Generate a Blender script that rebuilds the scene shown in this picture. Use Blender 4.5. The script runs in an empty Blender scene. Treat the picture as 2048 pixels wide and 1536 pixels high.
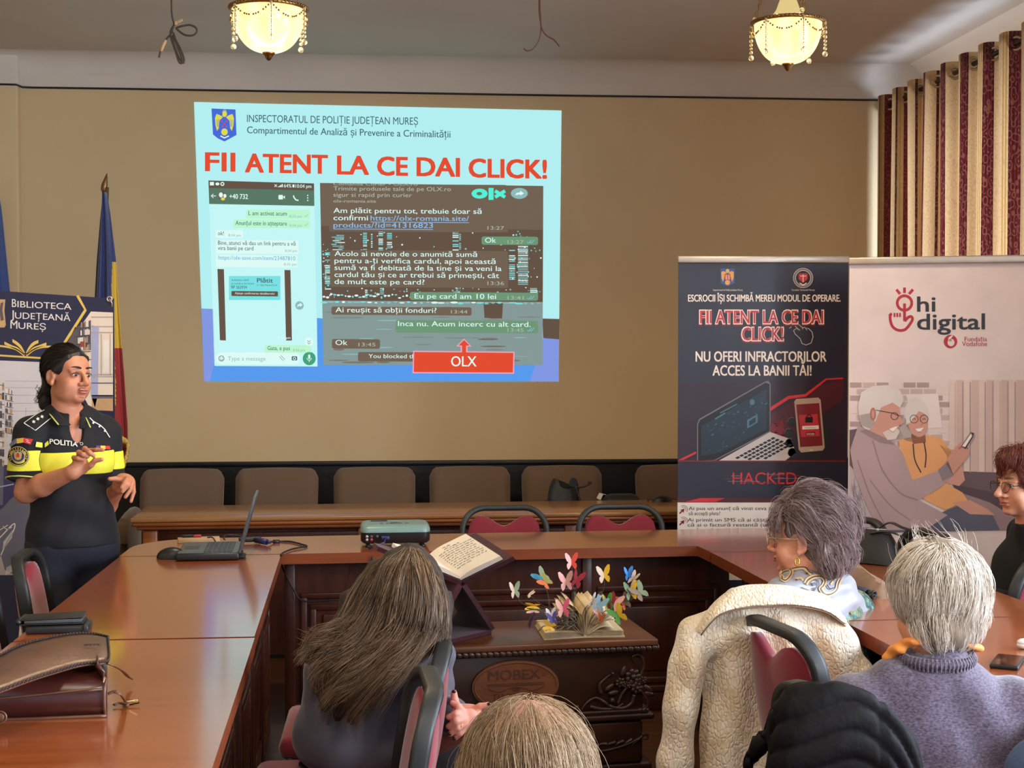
import bpy, bmesh, math, random
import numpy as np
from mathutils import Vector, Matrix

random.seed(7); np.random.seed(7)
SC = bpy.context.scene
COL = SC.collection
PI = math.pi

# ------------------------------------------------------------------ camera
F_PX = 2840.0; YAW = math.radians(4.8); PITCH = math.atan(78 / 2840.0)
CAM = np.array([0, 0, 1.65])
FW = np.array([math.sin(YAW) * math.cos(PITCH), math.cos(YAW) * math.cos(PITCH), -math.sin(PITCH)])
RT = np.array([math.cos(YAW), -math.sin(YAW), 0.0])
UP = np.cross(RT, FW)
cam_data = bpy.data.cameras.new('camera'); cam = bpy.data.objects.new('camera', cam_data); COL.objects.link(cam)
cam_data.sensor_width = 36; cam_data.lens = F_PX / 2048 * 36; cam_data.clip_start = .05
cam.location = CAM; cam.rotation_euler = (PI / 2 - PITCH, 0, -YAW)
SC.camera = cam
SC.view_settings.view_transform = 'Standard'
SC.view_settings.look = 'None'
SC.view_settings.gamma = 1
SC.view_settings.use_curve_mapping = False
SC.view_settings.exposure = 0.0

# ------------------------------------------------------------------ world and daylight
w = bpy.data.worlds.new('sky'); SC.world = w; w.use_nodes = True
w.node_tree.nodes['Background'].inputs[0].default_value = (.62, .78, 1, 1)
w.node_tree.nodes['Background'].inputs[1].default_value = 1.2

def area_light(name, loc, rot, sx, sy, power, col):
    d = bpy.data.lights.new(name, 'AREA'); d.shape = 'RECTANGLE'; d.size = sx; d.size_y = sy
    d.energy = power; d.color = col
    o = bpy.data.objects.new(name, d); COL.objects.link(o); o.location = loc; o.rotation_euler = rot
    return o
def ceiling_spot(name, loc, power):
    d = bpy.data.lights.new(name, 'SPOT'); d.energy = power; d.spot_size = math.radians(165); d.spot_blend = .6; d.shadow_soft_size = .13; d.color = (1, .86, .66)
    o = bpy.data.objects.new(name, d); COL.objects.link(o); o.location = [float(q) for q in loc]; return o
# two unseen overhead spots without fixtures, added to brighten the level surfaces
ceiling_spot('overhead_fill_left', (-.7, 1.8, 2.95), 95); ceiling_spot('overhead_fill_right', (1.7, 1.9, 2.95), 55)
WX = 3.42          # inner face of the window wall
# daylight through the tall windows of the right wall (the lamps stand outside the panes)
area_light('daylight_far_window', (WX + .62, 7.75, 1.95), (0, PI / 2, 0), 2.2, 1.9, 330, (.70, .82, 1))
area_light('daylight_middle_window', (WX + .62, 3.6, 1.95), (0, PI / 2, 0), 2.2, 2.0, 330, (.80, .88, 1))
area_light('daylight_near_window', (WX + .62, .2, 1.95), (0, PI / 2, 0), 2.2, 2.0, 900, (.90, .94, 1))
area_light('rear_fill_light', (-1.2, -3.05, 1.95), (-PI / 2, 0, 0), 4.6, 2.2, 8600, (1, .95, .87))  # added soft fill from behind the camera, not a known window

# ------------------------------------------------------------------ pixel helpers (2048 x 1536 frame)
def ray(x, y): return FW + (x - 1024) / F_PX * RT - (y - 768) / F_PX * UP
def at(x, y, Z): return CAM + Z * ray(x, y)                       # a point at depth Z
def onz(x, y, z):
    r = ray(x, y); return CAM + r * ((z - CAM[2]) / r[2])         # a point at height z
def ony(x, y, Y):
    r = ray(x, y); return CAM + r * (Y / r[1])                    # a point on the plane Y
def onplane(x, y, p, n):
    r = ray(x, y); return CAM + r * (np.dot(p - CAM, n) / np.dot(r, n))

# ------------------------------------------------------------------ materials
def lin(c):
    out = []
    for v in c[:3]:
        v = v / 255.0
        out.append(v / 12.92 if v <= .04045 else ((v + .055) / 1.055) ** 2.4)
    return out
MATS = {}
def new_mat(name):
    m = bpy.data.materials.new(name); m.use_nodes = True
    nt = m.node_tree; b = nt.nodes['Principled BSDF']
    return m, nt, b
def mat(name, col, rough=.6, metal=0, var=.12, scale=18, bump=0, bscale=120, stretch=(1, 1, 1), spec=.5,
        coat=0, sheen=0, trans=0, col2=None, detail=3, ior=None):
    if name in MATS: return MATS[name]
    m, nt, b = new_mat(name); N = nt.nodes; L = nt.links
    c = lin(col)
    tc = N.new('ShaderNodeTexCoord'); mp = N.new('ShaderNodeMapping'); mp.inputs['Scale'].default_value = stretch
    L.new(tc.outputs['Object'], mp.inputs[0])
    nz = N.new('ShaderNodeTexNoise'); nz.inputs['Scale'].default_value = scale; nz.inputs['Detail'].default_value = detail
    L.new(mp.outputs[0], nz.inputs['Vector'])
    rp = N.new('ShaderNodeValToRGB')
    a = lin(col2) if col2 else [v * (1 - var) for v in c]
    d = c if col2 else [min(1, v * (1 + var)) for v in c]
    rp.color_ramp.elements[0].color = (*a, 1); rp.color_ramp.elements[1].color = (*d, 1)
    rp.color_ramp.elements[0].position = .3; rp.color_ramp.elements[1].position = .7
    L.new(nz.outputs['Fac'], rp.inputs[0]); L.new(rp.outputs[0], b.inputs['Base Color'])
    b.inputs['Roughness'].default_value = rough; b.inputs['Metallic'].default_value = metal
    b.inputs['Specular IOR Level'].default_value = spec
    b.inputs['Coat Weight'].default_value = coat; b.inputs['Coat Roughness'].default_value = .12
    if ior: b.inputs['IOR'].default_value = ior
    if sheen:
        b.inputs['Sheen Weight'].default_value = sheen; b.inputs['Sheen Roughness'].default_value = .4
    if trans: b.inputs['Transmission Weight'].default_value = trans
    if bump:
        n2 = N.new('ShaderNodeTexNoise'); n2.inputs['Scale'].default_value = bscale; n2.inputs['Detail'].default_value = 2
        L.new(mp.outputs[0], n2.inputs['Vector'])
        bp = N.new('ShaderNodeBump'); bp.inputs['Strength'].default_value = bump; bp.inputs['Distance'].default_value = .004
        L.new(n2.outputs['Fac'], bp.inputs['Height']); L.new(bp.outputs[0], b.inputs['Normal'])
    MATS[name] = m
    return m
def wood(name, col, dark, rough=.22, grain=(2, 30, 30), coat=.0, spec=.5):
    return mat(name, col, rough=rough, col2=dark, scale=1.6, stretch=grain, detail=6, spec=spec, coat=coat)
def emat(name, col, s=1.0):
    if name in MATS: return MATS[name]
    m, nt, b = new_mat(name)
    b.inputs['Base Color'].default_value = (0.02, 0.02, 0.02, 1); b.inputs['Roughness'].default_value = .9
    b.inputs['Emission Color'].default_value = (*lin(col), 1); b.inputs['Emission Strength'].default_value = s
    b.inputs['Specular IOR Level'].default_value = 0
    MATS[name] = m
    return m
def glass_mat(name, tint=(.95, .97, 1), gl=.7):
    if name in MATS: return MATS[name]
    m, nt, b = new_mat(name); N = nt.nodes; L = nt.links
    N.remove(b); out = N['Material Output']
    t = N.new('ShaderNodeBsdfTransparent'); t.inputs[0].default_value = (*tint, 1)
    g = N.new('ShaderNodeBsdfGlossy'); g.inputs['Roughness'].default_value = .02
    f = N.new('ShaderNodeLayerWeight'); pw_ = N.new('ShaderNodeMath'); pw_.operation = 'POWER'; pw_.inputs[1].default_value = 4; ad = N.new('ShaderNodeMath'); ad.operation = 'MULTIPLY_ADD'; ad.inputs[1].default_value = gl; ad.inputs[2].default_value = .04; mx = N.new('ShaderNodeMixShader')
    L.new(f.outputs['Facing'], pw_.inputs[0]); L.new(pw_.outputs[0], ad.inputs[0]); L.new(ad.outputs[0], mx.inputs[0]); L.new(t.outputs[0], mx.inputs[1]); L.new(g.outputs[0], mx.inputs[2])
    L.new(mx.outputs[0], out.inputs[0])
    MATS[name] = m
    return m

# ------------------------------------------------------------------ mesh builder
def rotm(rx=0, ry=0, rz=0):
    return np.array((Matrix.Rotation(rz, 3, 'Z') @ Matrix.Rotation(ry, 3, 'Y') @ Matrix.Rotation(rx, 3, 'X')))
def frame(d, up=(0, 0, 1)):
    d = np.array(d, float); d /= np.linalg.norm(d)
    u = np.array(up, float)
    if abs(d @ u) > .98: u = np.array([1., 0, 0])
    s = np.cross(d, u); s /= np.linalg.norm(s); t = np.cross(s, d)
    return s, t, d
class MB:
    def __init__(s): s.v = []; s.f = []; s.m = []; s.s = []
    def add(s, vs, fs, m=0, sm=False):
        o = len(s.v); s.v += [tuple(map(float, p)) for p in vs]
        s.f += [tuple(i + o for i in f) for f in fs]
        s.m += [m] * len(fs); s.s += [sm] * len(fs)
        return s
    def box(s, c, size, m=0, bev=0, R=None, seg=2):
        bm = bmesh.new(); bmesh.ops.create_cube(bm, size=1)
        for v in bm.verts: v.co = (v.co.x * size[0], v.co.y * size[1], v.co.z * size[2])
        if bev: bmesh.ops.bevel(bm, geom=list(bm.edges), offset=min(bev, .49 * min(size)), segments=seg, affect='EDGES', profile=.5)
        bm.verts.index_update()
        P = np.array([v.co for v in bm.verts])
        if R is not None: P = P @ np.array(R).T
        s.add(P + np.array(c), [[v.index for v in f.verts] for f in bm.faces], m, bev > 0)
        bm.free(); return s
    def tube(s, pts, r, n=8, m=0, cap=True, closed=False, sm=True, flat=None, up=None):
        P = np.array(pts, float); k = len(P)
        r = np.broadcast_to(np.array(r, float), (k,)) if np.ndim(r) < 2 else r
        T = np.roll(P, -1, 0) - np.roll(P, 1, 0)
        if not closed: T[0] = P[1] - P[0]; T[-1] = P[-1] - P[-2]
        T /= np.maximum(np.linalg.norm(T, axis=1, keepdims=True), 1e-9)
        u = np.array(up if up is not None else (0, 0, 1.0), float)
        if up is None and abs(T[0] @ u) > .9: u = np.array([0, 1.0, 0])
        V = []
        for i in range(k):
            u = u - (u @ T[i]) * T[i]; nn = np.linalg.norm(u); u = u / nn if nn > 1e-6 else np.array([1., 0, 0])
            b = np.cross(T[i], u)
            fl = flat if flat is not None else 1
            for j in range(n):
                a = 2 * PI * j / n
                V.append(P[i] + r[i] * (math.cos(a) * u * fl + math.sin(a) * b))
        Fc = []
        for i in range(k if closed else k - 1):
            i2 = (i + 1) % k
            for j in range(n):
                j2 = (j + 1) % n
                Fc.append((i * n + j, i * n + j2, i2 * n + j2, i2 * n + j))
        if cap and not closed:
            Fc.append(tuple(range(n))[::-1]); Fc.append(tuple((k - 1) * n + j for j in range(n)))
        return s.add(V, Fc, m, sm)
    def lathe(s, prof, n=24, c=(0, 0, 0), m=0, sm=True, R=None):
        V = []; k = len(prof)
        for (r, z) in prof:
            for j in range(n):
                a = 2 * PI * j / n; V.append((r * math.cos(a), r * math.sin(a), z))
        V = np.array(V)
        if R is not None: V = V @ np.array(R).T
        Fc = []
        for i in range(k - 1):
            for j in range(n):
                j2 = (j + 1) % n; Fc.append((i * n + j, i * n + j2, (i + 1) * n + j2, (i + 1) * n + j))
        if prof[0][0] > 1e-4: Fc.append(tuple(range(n))[::-1])
        if prof[-1][0] > 1e-4: Fc.append(tuple((k - 1) * n + j for j in range(n)))
        return s.add(V + np.array(c), Fc, m, sm)
    def ell(s, c, r, m=0, nu=16, nv=10, R=None):
        V = [];
        for i in range(nv + 1):
            t = PI * i / nv
            for j in range(nu):
                a = 2 * PI * j / nu; V.append((r[0] * math.sin(t) * math.cos(a), r[1] * math.sin(t) * math.sin(a), r[2] * math.cos(t)))
        V = np.array(V)
        if R is not None: V = V @ np.array(R).T
        Fc = [(i * nu + j, (i + 1) * nu + j, (i + 1) * nu + (j + 1) % nu, i * nu + (j + 1) % nu) for i in range(nv) for j in range(nu)]
        return s.add(V + np.array(c), Fc, m, True)
    def prism(s, poly, d, m=0, org=(0, 0, 0), ux=(1, 0, 0), uy=(0, 0, 1), bot=True):
        """poly in the (ux, uy) plane pushed out along their cross product by d"""
        ux = np.array(ux, float); uy = np.array(uy, float); n = np.cross(ux, uy); o = np.array(org, float)
        A = [o + p[0] * ux + p[1] * uy for p in poly]; B = [p + n * d for p in A]; k = len(poly)
        Fc = [tuple(range(k))[::-1], tuple(range(k, 2 * k))] + [(i, (i + 1) % k, k + (i + 1) % k, k + i) for i in range(k)]
        return s.add(A + B, Fc, m)
    def grid(s, P, m=0, cu=False, cv=False, sm=True, thick=0):
        P = np.array(P, float); a, b = P.shape[:2]
        Fc = [(i * b + j, ((i + 1) % a) * b + j, ((i + 1) % a) * b + (j + 1) % b, i * b + (j + 1) % b)
              for i in range(a if cu else a - 1) for j in range(b if cv else b - 1)]
        if not thick: return s.add(P.reshape(-1, 3), Fc, m, sm)
        du = np.gradient(P, axis=0); dv = np.gradient(P, axis=1)
        n = np.cross(du, dv); n /= np.maximum(np.linalg.norm(n, axis=2, keepdims=True), 1e-9)
        Q = P - n * thick; o = a * b
        Fc2 = [tuple(i + o for i in f[::-1]) for f in Fc]
        rim = []
        if not cu:
            for j in range(b - 1): rim.append((j, j + 1, o + j + 1, o + j)); e = (a - 1) * b; rim.append((e + j + 1, e + j, o + e + j, o + e + j + 1))
        if not cv:
            for i in range(a - 1): rim.append(((i + 1) * b, i * b, o + i * b, o + (i + 1) * b)); q = b - 1; rim.append((i * b + q, (i + 1) * b + q, o + (i + 1) * b + q, o + i * b + q))
        return s.add(np.concatenate([P.reshape(-1, 3), Q.reshape(-1, 3)]), Fc + Fc2 + rim, m, sm)
    def move(s, off): s.v = [(p[0] + off[0], p[1] + off[1], p[2] + off[2]) for p in s.v]; return s

def tag(o, label=None, cat=None, group=None, kind=None):
    if label: o['label'] = label
    if cat: o['category'] = cat
    if group: o['group'] = group
    if kind: o['kind'] = kind
    return o
def obj(name, mb, mats, parent=None, label=None, cat=None, group=None, kind=None, org=None, sub=0, smooth_angle=None):
    """links a mesh builder as ONE object; with org the coordinates are world and the origin moves to org"""
    if not isinstance(mats, (list, tuple)): mats = [mats]
    V = np.array(mb.v, float)
    if org is None and parent is not None and 'wo' in parent: org = parent['wo']
    if org is not None: V = V - np.array(org)
    me = bpy.data.meshes.new(name); me.from_pydata(V.tolist(), [], mb.f); me.update()
    for q in mats: me.materials.append(q)
    me.polygons.foreach_set('material_index', mb.m); me.polygons.foreach_set('use_smooth', mb.s)
    o = bpy.data.objects.new(name, me); COL.objects.link(o)
    if parent is not None: o.parent = parent
    elif org is not None: o.location = org
    if parent is not None and 'wo' in parent: o['wo'] = list(parent['wo'])
    if sub:
        md = o.modifiers.new('subdivision', 'SUBSURF'); md.levels = sub; md.render_levels = sub
    return tag(o, label, cat, group, kind)
def thing(name, label, cat, loc=(0, 0, 0), rz=0, group=None, world=True):
    """an Empty at the base; with world=True the parts are given in world coordinates"""
    o = bpy.data.objects.new(name, None); COL.objects.link(o); o.empty_display_size = .05
    o.location = [float(q) for q in loc]; o.rotation_euler = (0, 0, rz)
    if world: o['wo'] = [float(q) for q in loc]
    return tag(o, label, cat, group)
def dup(root, loc, rz, label=None, group=None):
    r = root.copy(); COL.objects.link(r); r.location = [float(q) for q in loc]; r.rotation_euler = (0, 0, rz)
    if label: r['label'] = label
    if group: r['group'] = group
    for ch in list(root.children):
        c = ch.copy(); COL.objects.link(c); c.parent = r
        for g in list(ch.children):
            d = g.copy(); COL.objects.link(d); d.parent = c
    return r
def bez(p, n=16):
    """Catmull-Rom curve through points"""
    p = np.array(p, float); q = np.vstack([2 * p[0] - p[1], p, 2 * p[-1] - p[-2]]); out = []
    for i in range(1, len(q) - 2):
        for t in np.linspace(0, 1, n, endpoint=False):
            out.append(.5 * ((2 * q[i]) + (q[i + 1] - q[i - 1]) * t + (2 * q[i - 1] - 5 * q[i] + 4 * q[i + 1] - q[i + 2]) * t * t + (3 * q[i] - q[i - 1] - 3 * q[i + 1] + q[i + 2]) * t ** 3))
    out.append(p[-1]); return np.array(out)

# ------------------------------------------------------------------ flat graphics: text and shapes on a panel
_tc = {}
_cu = bpy.data.curves.new('lettering_source', 'FONT'); _cu.resolution_u = 3
_co = bpy.data.objects.new('lettering_source', _cu); COL.objects.link(_co)
def text_mesh(s, bold=0):
    k = (s, bold)
    if k in _tc: return _tc[k]
    _cu.body = s; _cu.offset = bold
    bpy.context.view_layer.update()
    dg = bpy.context.evaluated_depsgraph_get()
    me = bpy.data.meshes.new_from_object(_co.evaluated_get(dg))
    V = np.array([v.co[:2] for v in me.vertices]); Fc = [tuple(p.vertices) for p in me.polygons]
    bpy.data.meshes.remove(me)
    _tc[k] = (V, Fc); return _tc[k]
CAPH = .682
class Panel:
    """art drawn in frame pixels on a real plane; layer l lifts it off the plane"""
    def __init__(s, mapf, nrm, mats, eps=.0006):
        s.map = mapf; s.n = np.array(nrm, float); s.mats = mats; s.eps = eps; s.new()
    def new(s): s.mb = MB(); return s
    def put(s, P, Fc, m, l):
        s.mb.add([s.map(p[0], p[1]) + s.n * s.eps * l for p in P], Fc, m)
    def poly(s, P, m, l=1):
        a = sum(P[i][0] * P[(i + 1) % len(P)][1] - P[(i + 1) % len(P)][0] * P[i][1] for i in range(len(P)))
        if a > 0: P = P[::-1]
        s.put(P, [tuple(range(len(P)))], m, l)
    def rect(s, x0, y0, x1, y1, m, l=1, sl=0):
        s.poly([(x0, y0), (x1, y0 + sl * (x1 - x0)), (x1, y1 + sl * (x1 - x0)), (x0, y1)], m, l)
    def rrect(s, x0, y0, x1, y1, r, m, l=1, sl=0):
        P = []
        for cx, cy, a0 in ((x1 - r, y0 + r, -90), (x1 - r, y1 - r, 0), (x0 + r, y1 - r, 90), (x0 + r, y0 + r, 180)):
            for k in range(5):
                a = math.radians(a0 + 22.5 * k); P.append((cx + r * math.cos(a), cy + r * math.sin(a) + sl * (cx - x0)))
        s.poly(P, m, l)
    def ell(s, cx, cy, rx, ry, m, l=1, n=24, a0=0, a1=360, rot=0):
        P = []
        k = n if a1 - a0 >= 360 else n + 1
        for i in range(k):
            a = math.radians(a0 + (a1 - a0) * i / n); x, y = rx * math.cos(a), ry * math.sin(a)
            P.append((cx + x * math.cos(rot) - y * math.sin(rot), cy + x * math.sin(rot) + y * math.cos(rot)))
        s.poly(P, m, l)
    def ring(s, cx, cy, r, wd, m, l=1, n=32, a0=0, a1=360, ry=None):
        s.line([(cx + r * math.cos(math.radians(a0 + (a1 - a0) * i / n)), cy + (ry or r) * math.sin(math.radians(a0 + (a1 - a0) * i / n))) for i in range(n + 1)], wd, m, l)
    def line(s, P, wd, m, l=1):
        P = np.array(P, float); T = np.gradient(P, axis=0); T /= np.maximum(np.linalg.norm(T, axis=1, keepdims=True), 1e-6)
        Nn = np.stack([-T[:, 1], T[:, 0]], 1) * wd / 2
        A = P + Nn; B = P - Nn; k = len(P)
        s.put(np.concatenate([A, B]), [(i, i + 1, k + i + 1, k + i) for i in range(k - 1)], m, l)
    def text(s, t, x0, y0, x1, h, m, l=2, sl=0, bold=0, y1=None, vs=0):
        """baseline starts at (x0, y0), the run ends at x1, capitals are h high; sl = slope; vs = sideways shear"""
        V, Fc = text_mesh(t, 0)
        if not len(V): return
        e = bold * h * .9; x0 += e; x1 -= e       # heavier faces: struck again with small offsets
        lo, hi = V[:, 0].min(), V[:, 0].max(); sx = (x1 - x0) / max(hi - lo, 1e-6); sy = h / CAPH
        X = x0 + (V[:, 0] - lo) * sx; Y = y0 - V[:, 1] * sy + sl * (X - x0); X = X + vs * V[:, 1] * sy
        st = [(0, 0)] if not bold else [(-e, 0), (e, 0)] if bold < .02 else [(-e, -e * .6), (e, -e * .6), (-e, e * .6), (e, e * .6), (0, 0), (-e, 0), (e, 0)]
        for i, (a, b) in enumerate(st): s.put(np.stack([X + a, Y + b], 1), Fc, m, l + .04 * i)
    def build(s, name, parent, **k):
        o = obj(name, s.mb, s.mats, parent, **k); s.new(); return o
# ================================================================== the room
WALL_Y = 9.0; CEIL = 3.44; XL = -3.7; YF = -2.6
def wall_paint():
    """matt oil paint: buff below the black line, paler above it"""
    m, nt, b = new_mat('wall_paint'); N = nt.nodes; L = nt.links
    tc = N.new('ShaderNodeTexCoord'); sp = N.new('ShaderNodeSeparateXYZ'); L.new(tc.outputs['Object'], sp.inputs[0])
    gt = N.new('ShaderNodeMath'); gt.operation = 'GREATER_THAN'; gt.inputs[1].default_value = 3.228
    L.new(sp.outputs[2], gt.inputs[0])
    nz = N.new('ShaderNodeTexNoise'); nz.inputs['Scale'].default_value = 2.2; nz.inputs['Detail'].default_value = 4
    L.new(tc.outputs['Object'], nz.inputs['Vector'])
    def ramp(a, c):
        r = N.new('ShaderNodeValToRGB'); r.color_ramp.elements[0].color = (*lin(a), 1); r.color_ramp.elements[1].color = (*lin(c), 1)
        r.color_ramp.elements[0].position = .3; r.color_ramp.elements[1].position = .7
        L.new(nz.outputs[0], r.inputs[0]); return r
    r1 = ramp((204, 178, 134), (208, 182, 139)); r2 = ramp((206, 194, 180), (210, 199, 186))
    mx = N.new('ShaderNodeMix'); mx.data_type = 'RGBA'
    L.new(gt.outputs[0], mx.inputs[0]); L.new(r1.outputs[0], mx.inputs[6]); L.new(r2.outputs[0], mx.inputs[7])
    L.new(mx.outputs[2], b.inputs['Base Color']); b.inputs['Roughness'].default_value = .55
    n2 = N.new('ShaderNodeTexNoise'); n2.inputs['Scale'].default_value = 7; n2.inputs['Detail'].default_value = 5
    L.new(tc.outputs['Object'], n2.inputs['Vector'])
    bp = N.new('ShaderNodeBump'); bp.inputs['Strength'].default_value = .12; bp.inputs['Distance'].default_value = .02
    L.new(n2.outputs[0], bp.inputs['Height']); L.new(bp.outputs[0], b.inputs['Normal'])
    return m
M_WALL = wall_paint()
M_CEIL = mat('ceiling_plaster', (196, 184, 170), rough=.8, var=.05, scale=1.3, bump=.15, bscale=5)
M_WHITE = mat('white_plaster', (222, 220, 216), rough=.7, var=.03, scale=3, bump=.1, bscale=9)
M_PARQ = wood('parquet', (84, 50, 30), (48, 27, 16), rough=.35, grain=(1.5, 14, 1))
M_DADO = mat('black_wainscot', (16, 13, 14), rough=.42, var=.5, scale=9, bump=.3, bscale=40)

def cove(x0, x1, y, sgn_y=0, x=None, y0=None, y1=None, r=.13):
    """a plaster cove between wall and ceiling, along X at plane y or along Y at plane x"""
    mb = MB(); a = np.linspace(0, PI / 2, 9)
    if x is None:
        P = [[(q, y - r * (1 - math.cos(t)), CEIL - r + r * math.sin(t)) for q in (x0, x1)] for t in a]
    else:
        P = [[(x - r * (1 - math.cos(t)), q, CEIL - r + r * math.sin(t)) for q in (y1, y0)] for t in a]
    return mb.grid(P)
obj('floor', MB().box((0, 3.3, -.05), (8.2, 12.4, .1)), M_PARQ, kind='structure')
obj('ceiling', MB().box((0, 3.3, CEIL + .05), (8.2, 12.4, .1)), M_CEIL, kind='structure')
obj('wall_back', MB().box((-.1, WALL_Y + .1, CEIL / 2), (7.6, .2, CEIL)), M_WALL, kind='structure')
obj('wall_left', MB().box((XL - .1, 3.2, CEIL / 2), (.2, 11.8, CEIL)), M_WALL, kind='structure')
obj('trim_cove_back', cove(XL, WX, WALL_Y - .001), mat('cove_plaster', (206, 196, 184), rough=.75, var=.04, scale=2), kind='structure')
obj('trim_cove_right', cove(0, 0, 0, x=WX - .001, y0=YF, y1=WALL_Y, r=.13), M_WHITE, kind='structure')
# projecting pier at the left end of the back wall
obj('wall_pier', MB().box((-2.99, WALL_Y - .02, CEIL / 2), (1.42, .08, CEIL), bev=.012), M_WALL, kind='structure')
# walls with window openings: (along, z) rectangles
def holed_wall(name, length0, length1, holes, place, m):
    mb = MB(); zs = (0, .9, 3.0, CEIL); cuts = [length0]
    for a, b in holes: cuts += [a, b]
    cuts.append(length1)
    for i in range(len(cuts) - 1):
        a, b = cuts[i], cuts[i + 1]; hole = (i % 2 == 1)
        for z0, z1 in (((0, .9), (3.0, CEIL)) if hole else ((0, CEIL),)):
            c, s = place((a + b) / 2, (z0 + z1) / 2, b - a, z1 - z0); mb.box(c, s)
    return obj(name, mb, m, kind='structure')
holed_wall('wall_right', YF, WALL_Y + .2, [(-.8, 1.2), (2.6, 4.6), (6.8, 8.7)], lambda a, z, l, h: ((WX + .17, a, z), (.34, l, h)), M_WHITE)
holed_wall('wall_front', XL, WX, [(-3.4, 1.0)], lambda a, z, l, h: ((a, YF - .15, z), (l, .3, h)), M_WHITE)
M_PANE = glass_mat('window_glass'); M_FRAME = mat('white_window_paint', (228, 226, 220), rough=.4, var=.03)
def window(i, c, wd, along_y):
    z0, z1 = .9, 3.0; root = bpy.data.objects.new('window_%d' % i, None); COL.objects.link(root); root.location = c; tag(root, kind='structure')
    def bx(mb, a, z, la, lz, t): return mb.box((0, a, z) if along_y else (a, 0, z), (t, la, lz) if along_y else (la, t, lz), bev=.006)
    mb = MB()
    for a in (-wd / 2 + .04, 0, wd / 2 - .04): bx(mb, a, (z0 + z1) / 2, .07, z1 - z0, .07)
    for z in (z0 + .04, 2.35, z1 - .04): bx(mb, 0, z, wd, .07, .065)
    obj('window_frame', mb, M_FRAME, root)
    obj('window_pane', bx(MB(), 0, (z0 + z1) / 2, wd - .06, z1 - z0 - .06, .006), M_PANE, root)
    obj('window_sill', MB().box((-.16, 0, z0 - .02) if along_y else (0, .14, z0 - .02), (.34, wd + .1, .04) if along_y else (wd + .1, .34, .04), bev=.01), M_FRAME, root)
window(1, (WX + .25, 7.75, 0), 1.9, True); window(2, (WX + .25, 3.6, 0), 2.0, True); window(3, (WX + .25, .2, 0), 2.0, True)
window(4, (-1.2, YF - .2, 0), 4.4, False)  # unseen rear window, put in to carry the soft fill
# black wainscot along the back wall with a cap and faint relief
mb = MB().box((-.1, WALL_Y - .012, .455), (7.5, .024, .91)).box((-.1, WALL_Y - .018, .905), (7.5, .036, .03), bev=.006)
for i in range(24):
    x = -3.2 + i * .29
    mb.prism([(-.12, 0), (0, .022), (.12, 0), (0, -.022)], .004, org=(x, WALL_Y - .024, .845), ux=(1, 0, 0), uy=(0, 0, 1))
obj('trim_wainscot', mb, M_DADO, kind='structure')
# the thin black line where the two paints meet: a cable run along the wall
pts = [(XL + .02, WALL_Y - .068, 3.245), (-2.31, WALL_Y - .068, 3.238), (-2.285, WALL_Y - .066, 3.238), (-2.262, WALL_Y - .012, 3.233), (-2.2, WALL_Y - .008, 3.232)] + \
      [(-2.2 + .2 * i, WALL_Y - .008, 3.232 + .0007 * math.sin(i * .7)) for i in range(1, 28)] + [(3.37, WALL_Y - .008, 3.236)]
tag(obj('wall_cable', MB().tube(pts, .0062, 6), mat('black_cable', (22, 17, 15), rough=.5)), 'thin black cable running level along the top of the buff back wall', 'cable')

# ------------------------------------------------------------------ chandeliers
M_BRASS = mat('aged_brass', (140, 104, 58), rough=.35, metal=1, var=.2, scale=60)
M_CRYSTAL = mat('glass_bead', (250, 238, 205), rough=.05, trans=.85, spec=.6, var=.02)
def bowl_mat():
    m, nt, b = new_mat('lit_alabaster_glass'); N = nt.nodes; L = nt.links
    tc = N.new('ShaderNodeTexCoord'); wv = N.new('ShaderNodeTexWave'); wv.inputs['Scale'].default_value = 4; wv.inputs['Distortion'].default_value = 4
    L.new(tc.outputs['Object'], wv.inputs[0])
    r = N.new('ShaderNodeValToRGB'); r.color_ramp.elements[0].color = (*lin((255, 232, 138)), 1); r.color_ramp.elements[1].color = (*lin((255, 240, 172)), 1)
    L.new(wv.outputs['Fac'], r.inputs[0]); L.new(r.outputs[0], b.inputs['Emission Color']); b.inputs['Emission Strength'].default_value = 2.0
    b.inputs['Base Color'].default_value = (.02, .018, .012, 1); b.inputs['Roughness'].default_value = .2
    tr = N.new('ShaderNodeBsdfTransparent'); tr.inputs[0].default_value = (1, .92, .74, 1); mx = N.new('ShaderNodeMixShader'); mx.inputs[0].default_value = .4    # thin glass lets the bulb's light through
    L.new(b.outputs[0], mx.inputs[1]); L.new(tr.outputs[0], mx.inputs[2]); L.new(mx.outputs[0], N['Material Output'].inputs[0])
    return m
M_BOWL = bowl_mat()
M_CONE = emat('lit_upper_glass', (236, 208, 138), .9)
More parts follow.
